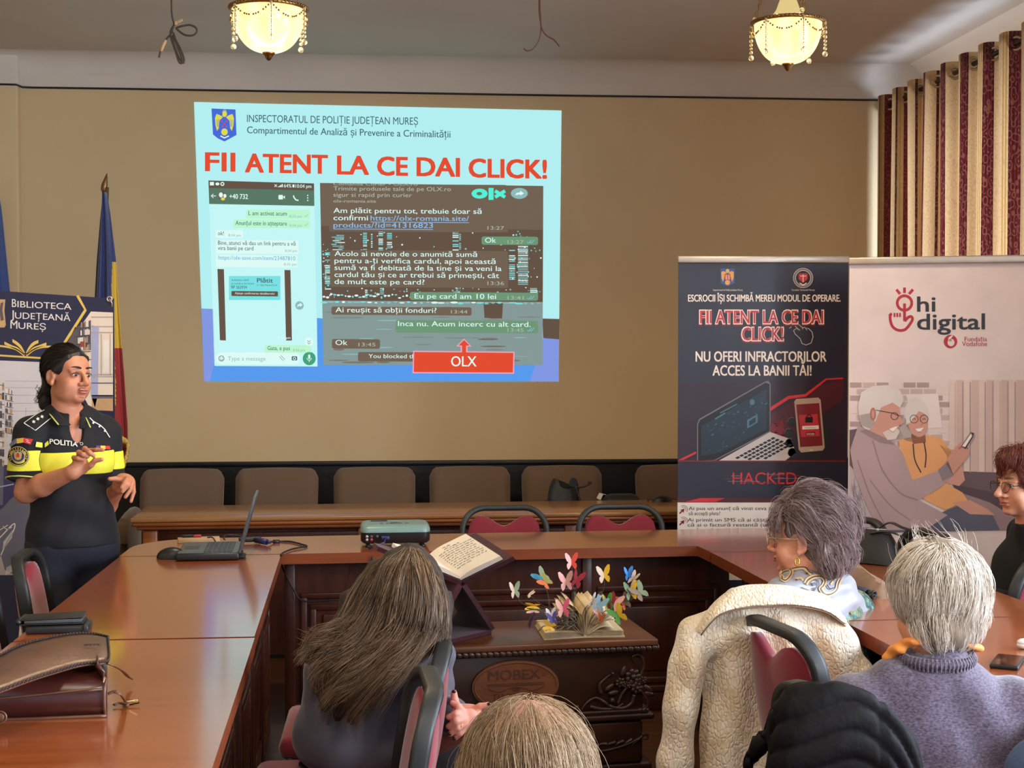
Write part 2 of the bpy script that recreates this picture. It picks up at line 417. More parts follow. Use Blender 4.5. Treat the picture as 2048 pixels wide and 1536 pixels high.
def chandelier(px, py, Z, label, power):
    c = at(px, py, Z); R = .142
    ceiling_spot('chandelier_bulb', c + (0, 0, -.02), power)
    t = thing('bowl_chandelier', label, 'ceiling lamp', c, group='bowl chandeliers')
    prof = [(.012, -.172)] + [(R * math.sin(a) ** .8, -.172 + .168 * (1 - math.cos(a))) for a in np.linspace(.12, PI / 2, 14)]
    obj('bowl', MB().lathe(prof[1:], 40, c), M_BOWL, t)
    mb = MB().tube([(c[0] + (R + .004) * math.cos(a), c[1] + (R + .004) * math.sin(a), c[2]) for a in np.linspace(0, 2 * PI, 48, endpoint=False)], .0085, 8, closed=True)
    for a in np.linspace(0, 2 * PI, 60, endpoint=False): mb.ell((c[0] + (R + .012) * math.cos(a), c[1] + (R + .012) * math.sin(a), c[2] + .002), (.004, .004, .006), nu=6, nv=4)
    obj('rim', mb, M_BRASS, t)
    obj('finial', MB().lathe([(.002, -.203), (.007, -.2), (.014, -.19), (.017, -.183), (.022, -.178), (.026, -.172), (.02, -.166), (.008, -.163)], 16, c), M_BRASS, t)
    obj('upper_glass', MB().lathe([(.085, .004), (.075, .02), (.05, .055), (.034, .1), (.03, .17), (.034, .2)], 24, c), M_CONE, t)
    obj('stem', MB().tube([c + (0, 0, .0), (c[0], c[1], CEIL - .02)], .007, 8).lathe([(.05, CEIL - c[2]), (.05, CEIL - c[2] - .012), (.02, CEIL - c[2] - .04)], 20, c), M_BRASS, t)
    for k in range(3):
        a = math.radians(-90 + 14 + 120 * k + (0 if k else 0)); a = math.radians((30, 150, 270)[k]) + .15
        p = c + np.array([R * math.cos(a), R * math.sin(a), .01]); q = np.array([c[0] + .03 * math.cos(a), c[1] + .03 * math.sin(a), CEIL - .04])
        mb = MB()
        n = 15
        for i in range(n):
            d = p + (q - p) * (i + .5) / n
            if i == 0: mb.ell(d, (.011, .011, .011), 1, 10, 8)
            else: mb.tube([d + np.array([.005 * math.cos(e) * (i % 2), .005 * math.cos(e) * (1 - i % 2), .014 * math.sin(e)]) for e in np.linspace(0, 2 * PI, 10, endpoint=False)], .0016, 5, closed=True)
        obj('chain', mb, [M_BRASS, M_CRYSTAL], t)
    for k in range(6):       # hanging strings of glass beads
        a = k * PI / 3 + .15 + PI / 6; p = c + np.array([(R + .012) * math.cos(a), (R + .012) * math.sin(a), -.006]); mb = MB(); z = 0
        for r in (.006, .007, .0085, .0085, .007, .006, .0075, .0115):
            z -= r * 1.25; mb.ell(p + (0, 0, z), (r, r, r), 0, 10, 8); z -= r * 1.1
        mb.tube([p, p + (0, 0, z)], .001, 4, m=1)
        obj('bead_pendant', mb, [M_CRYSTAL, M_BRASS], t)
        mb = MB(); a2 = a + PI / 3
        for i in range(17):   # swag to the next string
            u = i / 16; e = a + (a2 - a) * u; z = -.008 - .045 * 4 * u * (1 - u); rr = (R + .012) - .006 * 4 * u * (1 - u)
            mb.ell(c + np.array([rr * math.cos(e), rr * math.sin(e), z]), (.0042 if i % 4 else .0065,) * 3, 0 if i % 4 == 0 else 1, 8, 6)
        obj('bead_swag', mb, [M_CRYSTAL, M_BRASS], t)
    return t
chandelier(1576, 46, 6.0, 'lit alabaster bowl chandelier with glass beads, hanging near the striped curtain', 190)
chandelier(537, 18, 5.6, 'lit alabaster bowl chandelier with glass beads, hanging above the left half of the projected slide', 330)

# ------------------------------------------------------------------ loose wires from the ceiling
def P3(l, Z): return [at(x, y, Z) for x, y in l]
M_GREYCORD = mat('dusty_grey_cord', (74, 62, 52), rough=.6); M_TAPE = mat('masking_tape', (196, 160, 120), rough=.7, var=.2)
Z = 6.3
top = at(343, -4, Z); top2 = np.array([top[0], top[1], CEIL])
mb = MB()
mb.tube(bez([top2, at(343, 5, Z), at(344, 30, Z), at(349, 52, Z)], 8), .004, 6)
for l in ([(349, 48), (344, 62), (342, 75), (350, 100), (358, 124), (364, 125), (362, 112), (352, 85), (346, 70)], [(347, 66), (352, 80), (362, 100), (368, 118), (366, 126), (358, 115), (348, 88), (344, 72)],
          [(352, 56), (365, 52), (380, 50), (392, 56), (393, 65), (384, 71), (370, 70), (358, 62), (352, 56)], [(346, 62), (340, 70), (333, 78), (327, 88), (322, 100), (318, 115)], [(348, 50), (343, 58), (340, 66)]):
    mb.tube(bez(P3(l, Z), 6), .0045, 6)
mb2 = MB().tube(bez(P3([(332, 80), (327, 90), (322, 103)], Z - .005), 4), [.005, .0065, .007, .007, .007, .007, .007, .006, .005], 8)
t = thing('hanging_cable', 'dark cord tied in a bundle with tape, hanging from the ceiling left of the chandelier', 'cord', top2)
obj('loose_wire', mb, M_GREYCORD, t); obj('tape', mb2, M_TAPE, t); obj('connector', MB().box(at(352, 46, 6.3), (.013, .013, .018), bev=.003).box(at(360, 42, 6.3), (.026, .011, .013), bev=.003, R=rotm(0, -.5, 0)), M_TAPE, t)
Z = 6.4; top = at(1079, -4, Z); top2 = np.array([top[0], top[1], CEIL])
mb = MB().tube(bez([top2, at(1078, 5, Z), at(1079, 30, Z), at(1082, 55, Z), at(1078, 80, Z), at(1067, 97, Z), at(1055, 102, Z), at(1047, 97, Z)], 8), .0032, 6)
mb.tube(bez([top2 + (.004, 0, 0), at(1080, 5, Z), at(1081, 30, Z), at(1083, 55, Z), at(1092, 70, Z), at(1108, 80, Z), at(1119, 93, Z)], 8), .0032, 6)
tag(obj('hanging_wire', mb, mat('brown_wire', (96, 52, 40), rough=.5), org=top2), 'pair of thin brown wires forking at the end, hanging from the ceiling above the slide', 'wire')

# ------------------------------------------------------------------ curtain on its rod
def curtain_mat():
    m, nt, b = new_mat('striped_brocade'); N = nt.nodes; L = nt.links
    at_ = N.new('ShaderNodeAttribute'); at_.attribute_name = 'cloth'
    sp = N.new('ShaderNodeSeparateXYZ'); L.new(at_.outputs['Vector'], sp.inputs[0])
    md = N.new('ShaderNodeMath'); md.operation = 'FRACT'; L.new(sp.outputs[0], md.inputs[0])
    cr = N.new('ShaderNodeValToRGB'); cr.color_ramp.interpolation = 'CONSTANT'
    E = cr.color_ramp.elements
    cream, sand, red, plum = lin((188, 152, 106)), lin((162, 122, 66)), lin((96, 20, 26)), lin((58, 16, 20))
    stops = [(0, red), (.2, cream), (.4, sand), (.43, cream), (.45, sand), (.48, cream), (.5, plum), (.53, red), (.545, plum), (.575, red), (.59, plum), (.62, red), (.635, plum), (.66, cream), (.86, plum), (.9, sand), (.96, cream)]
    E[0].position = 0; E[0].color = (*stops[0][1], 1); E[1].position = stops[1][0]; E[1].color = (*stops[1][1], 1)
    for p, c in stops[2:]:
        e = E.new(p); e.color = (*c, 1)
    L.new(md.outputs[0], cr.inputs[0])
    # brocade scrolls: rings from a warped voronoi, in a slightly different tone
    mp = N.new('ShaderNodeMapping'); mp.inputs['Scale'].default_value = (9, 14, 1); L.new(at_.outputs['Vector'], mp.inputs[0])
    vo = N.new('ShaderNodeTexVoronoi'); vo.inputs['Scale'].default_value = 1.6; L.new(mp.outputs[0], vo.inputs[0])
    ml = N.new('ShaderNodeMath'); ml.operation = 'MULTIPLY'; ml.inputs[1].default_value = 16; L.new(vo.outputs['Distance'], ml.inputs[0])
    sn = N.new('ShaderNodeMath'); sn.operation = 'SINE'; L.new(ml.outputs[0], sn.inputs[0])
    gt = N.new('ShaderNodeMath'); gt.operation = 'GREATER_THAN'; gt.inputs[1].default_value = .55; L.new(sn.outputs[0], gt.inputs[0])
    ms = N.new('ShaderNodeMath'); ms.operation = 'MULTIPLY'; ms.inputs[1].default_value = .3; L.new(gt.outputs[0], ms.inputs[0])
    mx = N.new('ShaderNodeMix'); mx.data_type = 'RGBA'; mx.inputs[7].default_value = (*lin((150, 100, 70)), 1)
    L.new(ms.outputs[0], mx.inputs[0]); L.new(cr.outputs[0], mx.inputs[6])
    L.new(mx.outputs[2], b.inputs['Base Color']); b.inputs['Roughness'].default_value = .75; b.inputs['Sheen Weight'].default_value = .2
    tr = N.new('ShaderNodeBsdfTranslucent'); L.new(mx.outputs[2], tr.inputs[0]); ms2 = N.new('ShaderNodeMixShader'); ms2.inputs[0].default_value = .24
    L.new(b.outputs[0], ms2.inputs[1]); L.new(tr.outputs[0], ms2.inputs[2]); L.new(ms2.outputs[0], N['Material Output'].inputs[0])
    return m
CX = 3.14; Y_FAR = 8.93; Y_NEAR = 6.72; NF = 8.5; RODZ = 3.172
M_EYE = mat('antique_eyelet_metal', (176, 160, 128), rough=.35, metal=.8)
ct = thing('window_curtain', 'floor-length curtain of cream and dark red brocade stripes hung on eyelets before the window', 'curtain', (CX, (Y_FAR + Y_NEAR) / 2, 0))
def fold(u):   # u 0..1 along the rod -> position
    y = Y_FAR + (Y_NEAR - Y_FAR) * u; ph = u * NF * 2 * PI
    return y, ph
nu, nz = 380, 22; P = np.zeros((nu, nz, 3)); UVc = np.zeros((nu, nz, 3))
for i in range(nu):
    y, ph = fold(i / (nu - 1))
    for j in range(nz):
        z = RODZ + .065 - (RODZ + .04) * (j / (nz - 1)); dn = 1 - z / 3.2
        amp = .05 + .012 * dn * math.sin(i * .05)
        P[i, j] = (CX - amp * math.sin(ph) + .012 * dn * math.sin(ph * .5 + 1), y + .018 * math.sin(2 * ph) + .02 * dn * math.sin(ph * .37), z)
s_len = np.concatenate([[0], np.cumsum(np.linalg.norm(np.diff(P[:, 0], axis=0), axis=1))])
UVc[:, :, 0] = (s_len / .40 + .62)[:, None]; UVc[:, :, 1] = P[:, :, 2]
o = obj('cloth', MB().grid(P), curtain_mat(), ct)
a_ = o.data.attributes.new('cloth', 'FLOAT_VECTOR', 'POINT'); a_.data.foreach_set('vector', UVc.reshape(-1))
mb = MB(); ng = int(NF * 2)
for k in range(ng):
    u = (k + .0) / (NF * 2)
    y, ph = fold(u); d = np.array([-.05 * math.cos(ph) * NF * 2 * PI, (Y_NEAR - Y_FAR)]); d /= np.linalg.norm(d)
    tg = np.array([d[0], d[1], 0]); cc = np.array([CX, y, RODZ])
    mbk = MB().tube([cc + .032 * (math.cos(e) * tg + math.sin(e) * np.array([0, 0, 1])) for e in np.linspace(0, 2 * PI, 20, endpoint=False)], .0075, 8, closed=True)
    obj('eyelet', mbk, M_EYE, ct)
rt = thing('curtain_rod', 'dark metal curtain rod threaded through the eyelets of the striped curtain', 'curtain rod', (CX, 7.8, RODZ))
obj('rod', MB().tube([(CX, 8.985, RODZ), (CX, 6.3, RODZ)], .0135, 12), mat('dark_rod_metal', (92, 82, 70), rough=.35, metal=1), rt)
for y in (8.96, 6.45): obj('rod_bracket', MB().tube([(CX, y, RODZ), (WX - .005, y, RODZ)], .009, 8).box((WX - .008, y, RODZ), (.016, .05, .07), bev=.004), MATS['dark_rod_metal'], rt)
# ================================================================== projected slide on the back wall
sl_root = thing('projected_slide', 'bright projected slide on the wall with large red title and two phone chat screenshots', 'projection', ony(760, 763, WALL_Y - .003))
_S = ['slide_pale', 178, 238, 240], ['slide_blue', 84, 152, 236], ['slide_red', 226, 74, 44], ['slide_ink', 62, 100, 112], ['slide_shield', 66, 104, 214], \
     ['slide_gold', 222, 216, 78], ['slide_brown', 98, 80, 66], ['slide_bubble', 112, 96, 80], ['slide_green_bubble', 108, 150, 116], ['slide_header', 86, 118, 98], \
     ['slide_white', 220, 250, 244], ['slide_lime', 186, 246, 204], ['slide_paper', 196, 246, 246], ['slide_aqua', 84, 240, 214], ['slide_link', 140, 190, 236], \
     ['slide_grey', 140, 186, 186], ['slide_water', 132, 152, 150], ['slide_dusk', 120, 116, 106], ['slide_wave', 124, 136, 132], ['slide_teal', 120, 224, 226], ['slide_mic', 62, 160, 122], ['slide_periwinkle', 128, 150, 226], ['slide_dim_text', 176, 186, 170], ['slide_pink', 236, 160, 190], ['slide_blue_link', 100, 176, 214]
SM = [emat(q[0], q[1:]) for q in _S]; SI = {q[0][6:]: i for i, q in enumerate(_S)}
SP = Panel(lambda x, y: ony(x, y, WALL_Y - .002), (0, -1, 0), SM, .0008)
def edge_l(y): return 388 + 20 * (y - 204) / 559.0
def edge_r(y): return 1123 - 6 * (y - 221) / 542.0
# screen base and the blue foot
SP.poly([(388, 204), (1123, 221), (1117, 763), (408, 763)], SI['pale'], 1); SP.build('slide_field', sl_root)
SP.poly([(402.8, 617), (427, 618), (430, 732), (635, 733), (634, 636), (648, 637), (648, 730), (1085, 730), (1086, 676), (1118, 678), (1117, 763), (408, 763)], SI['blue'], 2)
SP.poly([(402.8, 617), (427, 618), (430, 720), (420, 763), (408, 763)], SI['periwinkle'], 3); SP.poly([(1086, 676), (1118, 678), (1117, 763), (1060, 763)], SI['periwinkle'], 3)
SP.poly([(1085, 637), (1119, 638), (1118, 679), (1086, 676)], SI['brown'], 3)
SP.build('blue_band', sl_root, label='blue band along the foot of the slide')
# crest
SP.poly([(423, 217), (471, 219), (473, 270), (462, 276), (449, 283), (436, 277), (426, 269)], SI['shield'], 2)
for s in (-1, 1):
    SP.poly([(449 + s * 3, 234), (449 + s * 10, 230), (449 + s * 16, 228), (449 + s * 19, 236), (449 + s * 18, 250), (449 + s * 15, 262), (449 + s * 11, 256), (449 + s * 10, 242)], SI['gold'], 3)
    for k in range(3): SP.line([(449 + s * (11 + k * 2.5), 238 + k), (449 + s * (11.5 + k * 1.6), 255 - k)], .7, SI['shield'], 4)
SP.ell(449, 228, 5, 6, SI['gold'], 3); SP.poly([(445, 226), (440, 228), (445, 230)], SI['ink'], 4); SP.rect(440, 239, 457, 257, SI['shield'], 4)
for a, b in ((444, 243), (453, 243), (449, 248), (445, 253), (453, 253)): SP.ell(a, b, 1.8, 1.8, SI['red'], 5, 8)
SP.ell(449, 264, 6.5, 7, SI['gold'], 3); SP.line([(441, 272), (449, 276), (458, 272)], 2.4, SI['white'], 4); SP.line([(446, 223), (449, 219), (453, 223)], 2, SI['grey'], 4)
SP.build('coat_of_arms', sl_root, label='blue shield with a gold eagle')
SP.text('INSPECTORATUL DE POLIȚIE JUDEȚEAN MUREȘ', 494, 244, 836, 14.5, SI['ink'], 2, .017, .006)
SP.text('Compartimentul de Analiză și Prevenire a Criminalității', 494, 266.5, 901, 13.5, SI['ink'], 2, .0215, .012)
SP.build('heading_text', sl_root)
for t, x0, x1, y in (('FII', 410, 471, 341.5), ('ATENT', 490, 656, 344), ('LA', 674, 738, 348), ('CE', 754, 816, 350), ('DAI', 833, 920, 351.5), ('CLICK!', 937, 1094, 354)):
    SP.text(t, x0, y, x1, 36, SI['red'], 3, .018, .05); SP.build('title_word', sl_root, label='large red capital lettering')
# ---- left phone screenshot
SP.poly([(417, 361), (628, 367), (635, 733), (429, 731)], SI['paper'], 3)
SP.poly([(417, 361), (628, 367), (628.3, 381), (417.4, 376)], SI['brown'], 4); SP.poly([(417.4, 376), (628.3, 381), (628.8, 412), (418.6, 408)], SI['header'], 4)
SP.rect(420, 364, 428, 371, SI['white'], 5); SP.ell(435, 368, 4, 3, SI['white'], 5); SP.ring(445, 368, 3, 2, SI['white'], 5)
SP.text('64%', 568, 375, 583, 7, SI['white'], 5, .02, .01); SP.text('10:04 pm', 591, 375.6, 623, 7, SI['white'], 5, .02, .01)
for k in range(4): SP.rect(556 + k * 2.6, 373 - k * 1.6, 558 + k * 2.6, 374.5, SI['white'], 5)
SP.rect(585, 369, 589, 375, SI['white'], 5); SP.line([(549, 369), (554, 374)], 1.2, SI['white'], 5); SP.line([(554, 369), (549, 374)], 1.2, SI['white'], 5)
SP.line([(432, 392), (423, 392)], 1.4, SI['white'], 5); SP.line([(427, 388), (422.5, 392), (427, 396)], 1.4, SI['white'], 5)
SP.ell(445, 392, 9, 9, SI['bubble'], 5); SP.ell(442, 390, 4, 5, SI['white'], 6); SP.ell(450, 392, 3, 4, SI['white'], 6); SP.ell(446, 398, 4, 3, SI['gold'], 6)
SP.text('+40 732', 459, 397.5, 496, 9.5, SI['white'], 5, .015, .02)
SP.rrect(557, 390, 566, 399, 1.5, SI['white'], 5); SP.poly([(566, 394.5), (570, 391), (570, 398)], SI['white'], 5)
SP.line([(587, 391), (588, 395), (592, 400), (597, 401)], 2.6, SI['white'], 5)
for k in range(3): SP.ell(615.5, 391 + 5 * k, 1.4, 1.4, SI['white'], 5, 8)
SP.build('phone_screenshot', sl_root, label='pale phone chat screenshot with green header')
def bub(x0, y0, x1, y1, m, lines, tail=None):
    SP.rrect(x0, y0, x1, y1, 3, SI[m], 4, .006)
    for (t, a, b, c, h, mm) in lines: SP.text(t, a, b, c, h, SI[mm], 5, .012, .008)
bub(492, 419, 620, 437, 'lime', [('L am activat acum', 497, 430.5, 574, 8.5, 'ink'), ('8:33 pm', 579, 435, 604, 5, 'grey')])
SP.line([(609, 432), (611, 434), (616, 429)], 1, SI['grey'], 5)
bub(467, 439, 620, 456, 'lime', [('Anunțul este in așteptare', 471, 450, 574, 8.5, 'ink'), ('8:34 pm', 579, 453.5, 604, 5, 'grey')])
SP.line([(609, 450), (611, 452), (616, 447)], 1, SI['grey'], 5)
bub(431, 460, 486, 476, 'white', [('ok!', 436, 470.5, 448, 8, 'ink'), ('8:34 pm', 457, 473, 482, 5, 'grey')])
bub(432, 480, 597, 507, 'white', [('Bine, atunci vă dau un link pentru a vă', 436, 489.5, 591, 8.2, 'ink'), ('vira banii pe card', 436, 500, 507, 8.2, 'ink'), ('8:34 pm', 570, 504, 594, 5, 'grey')])
bub(432, 510, 595, 534, 'white', [('https://olx-save.com/item/23487810', 437, 519, 591, 8, 'blue_link'), ('8:35 pm', 568, 531, 593, 5, 'grey')])
SP.poly([(435, 538), (448, 538.5), (452, 681), (440, 680.5)], SI['brown'], 5); SP.poly([(569, 540), (581, 540.3), (584, 681), (572, 681)], SI['brown'], 5); SP.poly([(448, 538.5), (569, 540), (572, 681), (452, 681)], SI['paper'], 4)
SP.rect(458, 552, 561, 600, SI['teal'], 5); SP.text('Plătit', 514, 565, 546, 8.5, SI['ink'], 6, .01, .03); SP.text('Achitarea mărfii', 463, 562, 498, 4, SI['ink'], 6); SP.text('și numărul de livrare', 463, 569, 508, 4, SI['ink'], 6)
SP.text('№ 562934', 463, 577.5, 494, 6, SI['ink'], 6, 0, .012); SP.text('5.* 062 MasterCard', 514, 572, 554, 3.6, SI['ink'], 6)
SP.rrect(463, 582, 556, 592, 1.5, SI['brown'], 6, .01); SP.text('Aștept confirmarea vânzătorului', 470, 588.5, 549, 4.2, SI['white'], 7, .01)
SP.ell(599, 611, 8.5, 8.5, SI['grey'], 4); SP.poly([(594, 614), (596, 609), (600, 608), (600, 605), (605, 610), (600, 614), (600, 611)], SI['white'], 5)
SP.text('8:36 pm', 556, 678, 581, 5, SI['white'], 6); SP.ell(618, 684, 9, 9, SI['white'], 4); SP.line([(615, 681), (618, 684), (621, 681)], 1, SI['ink'], 5); SP.line([(615, 685), (618, 688), (621, 685)], 1, SI['ink'], 5)
bub(530, 690, 622, 706, 'lime', [('Gata, e pus', 535, 700, 580, 8, 'ink'), ('8:36 pm', 586, 702.5, 610, 5, 'grey')])
SP.rrect(432, 705, 600, 729, 11, SI['white'], 4); SP.ring(443, 717, 5.2, 1.2, SI['ink'], 5); SP.ring(443, 717.5, 2.8, 1, SI['ink'], 5, 10, 10, 170); SP.ell(441, 715.5, .8, .8, SI['ink'], 5, 8); SP.ell(445, 715.5, .8, .8, SI['ink'], 5, 8)
SP.text('Type a message', 456, 721, 531, 8, SI['grey'], 5, .004); SP.line([(559, 713), (566, 721), (570, 719), (562, 711)], 1.5, SI['grey'], 5)
SP.rrect(583.5, 712.5, 594.5, 721, 2, SI['ink'], 5); SP.ell(589, 717, 3.2, 3.2, SI['white'], 6); SP.ell(589, 717, 1.8, 1.8, SI['ink'], 7)
SP.ell(618.5, 717, 13, 13.5, SI['mic'], 4); SP.rrect(616.3, 709, 620.7, 718, 2, SI['white'], 5); SP.ring(618.5, 716, 4.5, 1.2, SI['white'], 5, 12, 0, 180); SP.line([(618.5, 720), (618.5, 724)], 1.4, SI['white'], 5)
SP.build('phone_messages', sl_root)
# ---- right chat screenshot over a night skyline
SP.poly([(640, 366), (1086.5, 372), (1085, 730), (647, 730)], SI['brown'], 3)
SP.poly([(640, 366), (1086.5, 372), (1086, 460), (642, 452)], SI['bubble'], 4)
SP.poly([(644.5, 601), (1085.5, 604), (1085, 730), (647, 730)], SI['water'], 4)
rnd = random.Random(3)
for k in range(60):
    y = rnd.uniform(606, 726); x = rnd.uniform(648, 1040); wv = rnd.uniform(20, 80)
    mid = rnd.choice(['water', 'wave', 'grey', 'dusk', 'wave'])
    if 970 < x + wv / 2 < 1010 and mid in ('water', 'grey'): mid = 'bubble'
    SP.ell(min(x + wv / 2, 1083 - wv / 2), y, wv / 2, rnd.uniform(.8, 2.2), SI[mid], 5, 10)
SP.poly([(967, 606), (1006, 606), (1004, 637), (969, 637)], SI['brown'], 5)
for bx, w_, y0, y1 in ((726, 8, 462, 500), (757, 9, 463, 500), (774, 10, 466, 498), (905, 12, 463, 500), (742, 3, 468, 498), (918, 4, 468, 498), (1036, 20, 492, 570), (1018, 12, 500, 560), (660, 30, 470, 500), (650, 12, 505, 580), (730, 5, 576, 596), (760, 8, 576, 590), (905, 16, 576, 584), (1060, 14, 576, 590)):
    y = y0
    while y < y1:
        if w_ > 14 and bx != 1036:
            for q in range(4):
                if rnd.random() < .55: SP.rect(bx + rnd.uniform(0, w_), y, bx + w_ * .3 + rnd.uniform(2, w_ * .7), y + 1.7, SI[rnd.choice(['white', 'grey', 'teal'])], 5)
        else:
            if bx == 1036: SP.rect(bx, y, bx + w_, y + 1.9, SI[rnd.choice(['grey', 'white'])], 5)
            elif rnd.random() < .8: SP.rect(bx, y, bx + w_, y + 2, SI[rnd.choice(['white', 'grey', 'teal'])], 5)
        y += 3.6
for k in range(150):
    x, y = rnd.uniform(645, 1083), rnd.choice([rnd.uniform(462, 500), rnd.uniform(575, 596), rnd.uniform(500, 575)])
    if 500 < y < 575: x = rnd.choice([rnd.uniform(645, 658), rnd.uniform(1014, 1083)])
    SP.ell(x, y, rnd.uniform(.8, 2.2), rnd.uniform(.8, 2), SI[rnd.choice(['white', 'grey', 'teal'])], 5, 8)
for k in range(34): SP.ell(648 + k * 13, 604 + .007 * k * 13 + rnd.uniform(-1, 1), rnd.uniform(3, 9), rnd.uniform(1, 2.2), SI[rnd.choice(['white', 'grey', 'teal'])], 5, 10)
for k in range(26): SP.ell(648 + k * 7.2, 592 + rnd.uniform(-4, 4), rnd.uniform(1.5, 4), rnd.uniform(1.2, 2.6), SI[rnd.choice(['white', 'white', 'teal'])], 5, 10)
SP.build('chat_screenshot', sl_root, label='dark chat screenshot over a night city skyline')
S2 = .006
def dk(x0, y0, x1, y1, m='bubble', r=4): SP.rrect(x0, y0, x1, y1, r, SI[m], 6, S2)
dk(662, 368, 1014, 412); dk(658, 413, 1016, 463); dk(660, 500, 1016, 574); dk(663, 613, 943, 629.5); dk(664, 678, 760, 697); dk(716, 704, 900, 722.5)
dk(963, 473, 1076, 489.5, 'green_bubble'); dk(820, 584, 1076, 600, 'green_bubble'); dk(791, 640, 1076, 665, 'green_bubble')
for t, x0, y0, x1, h, m, bd in (
    ('Comanda Curier • OLX.ro', 667, 370.5, 835, 5, 'dim_text', .005), ('Trimite produsele tale de pe OLX.ro', 667, 381, 902, 8, 'dim_text', .003), ('sigur si rapid prin curier', 667, 393.5, 824, 8, 'dim_text', .003), ('olx-romania.site', 667, 405, 752, 6, 'dim_text', .003),
    ('Am plătit pentru tot, trebuie doar să', 667, 426, 963, 10, 'white', .015), ('confirmi', 667, 440.5, 736, 10, 'white', .015), ('https://olx-romania.site/', 741, 441, 938, 10, 'link', .015), ('products/?id=41316823', 667, 455, 866, 10, 'link', .015),
    ('13:27', 975, 459.5, 1008, 7, 'dim_text', 0), ('Ok', 970, 485.5, 992, 10, 'white', .01), ('13:27', 1015, 487.5, 1047, 7, 'dim_text', 0),
    ('Acolo ai nevoie de o anumită sumă', 669, 512, 954, 10, 'white', .012), ('pentru a-ți verifica cardul, apoi această', 669, 526, 991, 10, 'white', .012), ('sumă va fi debitată de la tine și va veni la', 669, 540, 1003, 10, 'white', .012),
    ('cardul tău și ce ar trebui să primești, cât', 669, 554, 998, 10, 'white', .012), ('de mult este pe card?', 669, 568, 849, 10, 'white', .012), ('13:36', 975, 570, 1008, 7, 'dim_text', 0),
    ('Eu pe card am 10 lei', 829, 597, 992, 10, 'white', .012), ('13:41', 1015, 599, 1047, 7, 'dim_text', 0), ('Ai reușit să obții fonduri?', 671, 624.5, 873, 10, 'white', .012), ('13:44', 902, 627, 935, 7, 'dim_text', 0),
    ('Inca nu. Acum incerc cu alt card.', 796, 652, 1061, 10, 'white', .012), ('13:45', 1015, 663.5, 1047, 7, 'dim_text', 0), ('Ok', 671, 690, 695, 10, 'white', .012), ('13:45', 717, 692.5, 751, 7, 'dim_text', 0), ('You blocked this contact', 737, 716, 890, 8, 'white', .008)):
    SP.text(t, x0, y0, x1, h, SI[m], 7, .0065, bd)
SP.line([(741, 444), (938, 445.5)], 1.2, SI['link'], 7); SP.line([(667, 458), (866, 459.3)], 1.2, SI['link'], 7)
for x, y in ((1054, 483), (1054, 595), (1054, 659)):
    for d in (0, 5): SP.line([(x + d, y + 1), (x + 3 + d, y + 4), (x + 9 + d, y - 3)], 1.2, SI['link'], 7)
SP.ell(959, 387.5, 16, 10, SI['aqua'], 7); SP.ell(958.5, 387.5, 5.5, 3.4, SI['header'], 8); SP.rect(977, 376, 987, 400, SI['aqua'], 7)
SP.line([(990, 382), (1010, 394.5)], 7, SI['aqua'], 7); SP.line([(1010, 382), (990, 394.5)], 7, SI['aqua'], 7)
SP.ell(1038.5, 387, 17, 11, SI['grey'], 7); SP.poly([(1030, 391), (1033, 386), (1040, 385), (1040, 381.5), (1048, 387), (1040, 391.5), (1040, 388.5)], SI['white'], 8)
SP.build('chat_messages', sl_root)
SP.poly([(826, 701.5), (912, 702.3), (921, 702.4), (921, 693), (912, 692.8), (928, 677), (943, 693.2), (935, 693.2), (935, 702.5), (1029, 703.4), (1028, 747.5), (825, 746.5)], SI['pink'], 8)
SP.poly([(828.5, 704), (924, 704.8), (924, 691), (917, 690.8), (928, 680), (939, 691), (932, 691), (932, 704.8), (1026.5, 705.8), (1025.5, 745), (827.5, 744)], SI['red'], 9)
SP.text('OLX', 902, 732.5, 953, 20, SI['white'], 10, .005, .015)
SP.build('red_callout', sl_root, label='red arrow box reading OLX')
# ================================================================== pull-up banners
def pmats(prefix, table, rough=.45, var=.05):
    return [mat('%s_%s' % (prefix, n), c, rough=rough, var=var, scale=6) for n, c in table], {n: i for i, (n, c) in enumerate(table)}
M_ALU = mat('brushed_aluminium', (196, 184, 172), rough=.35, metal=.6, var=.06)
def banner_hw(root, pa, pb, sh_n, bot_z=.0, foot=True):
    """top clamp rail, pole behind, cassette base on the floor; pa, pb = upper corners"""
    pa = np.array(pa); pb = np.array(pb); d = (pb - pa); L = np.linalg.norm(d); d /= L; n = np.array(sh_n)
    R = np.stack([d, n, np.cross(d, n)], 1)
    obj('top_rail', MB().box((pa + pb) / 2 + (0, 0, .0), (L + .008, .03, .036), bev=.006, R=R), M_ALU, root)
    m_ = (pa + pb) / 2
    obj('pole', MB().tube([(m_[0] + .03 * n[0], m_[1] + .03 * abs(n[1]), m_[2]), (m_[0] + .03 * n[0], m_[1] + .03 * abs(n[1]), .06)], .011, 8), M_ALU, root)
    obj('base_cassette', MB().box((m_[0], m_[1] + .02, .045), (L - .02, .09, .08), bev=.02, R=R).box((m_[0] - .3 * d[0], m_[1] - .3 * d[1], .01), (.04, .34, .02), bev=.006, R=R).box((m_[0] + .3 * d[0], m_[1] + .3 * d[1], .01), (.04, .34, .02), bev=.006, R=R), M_ALU, root)
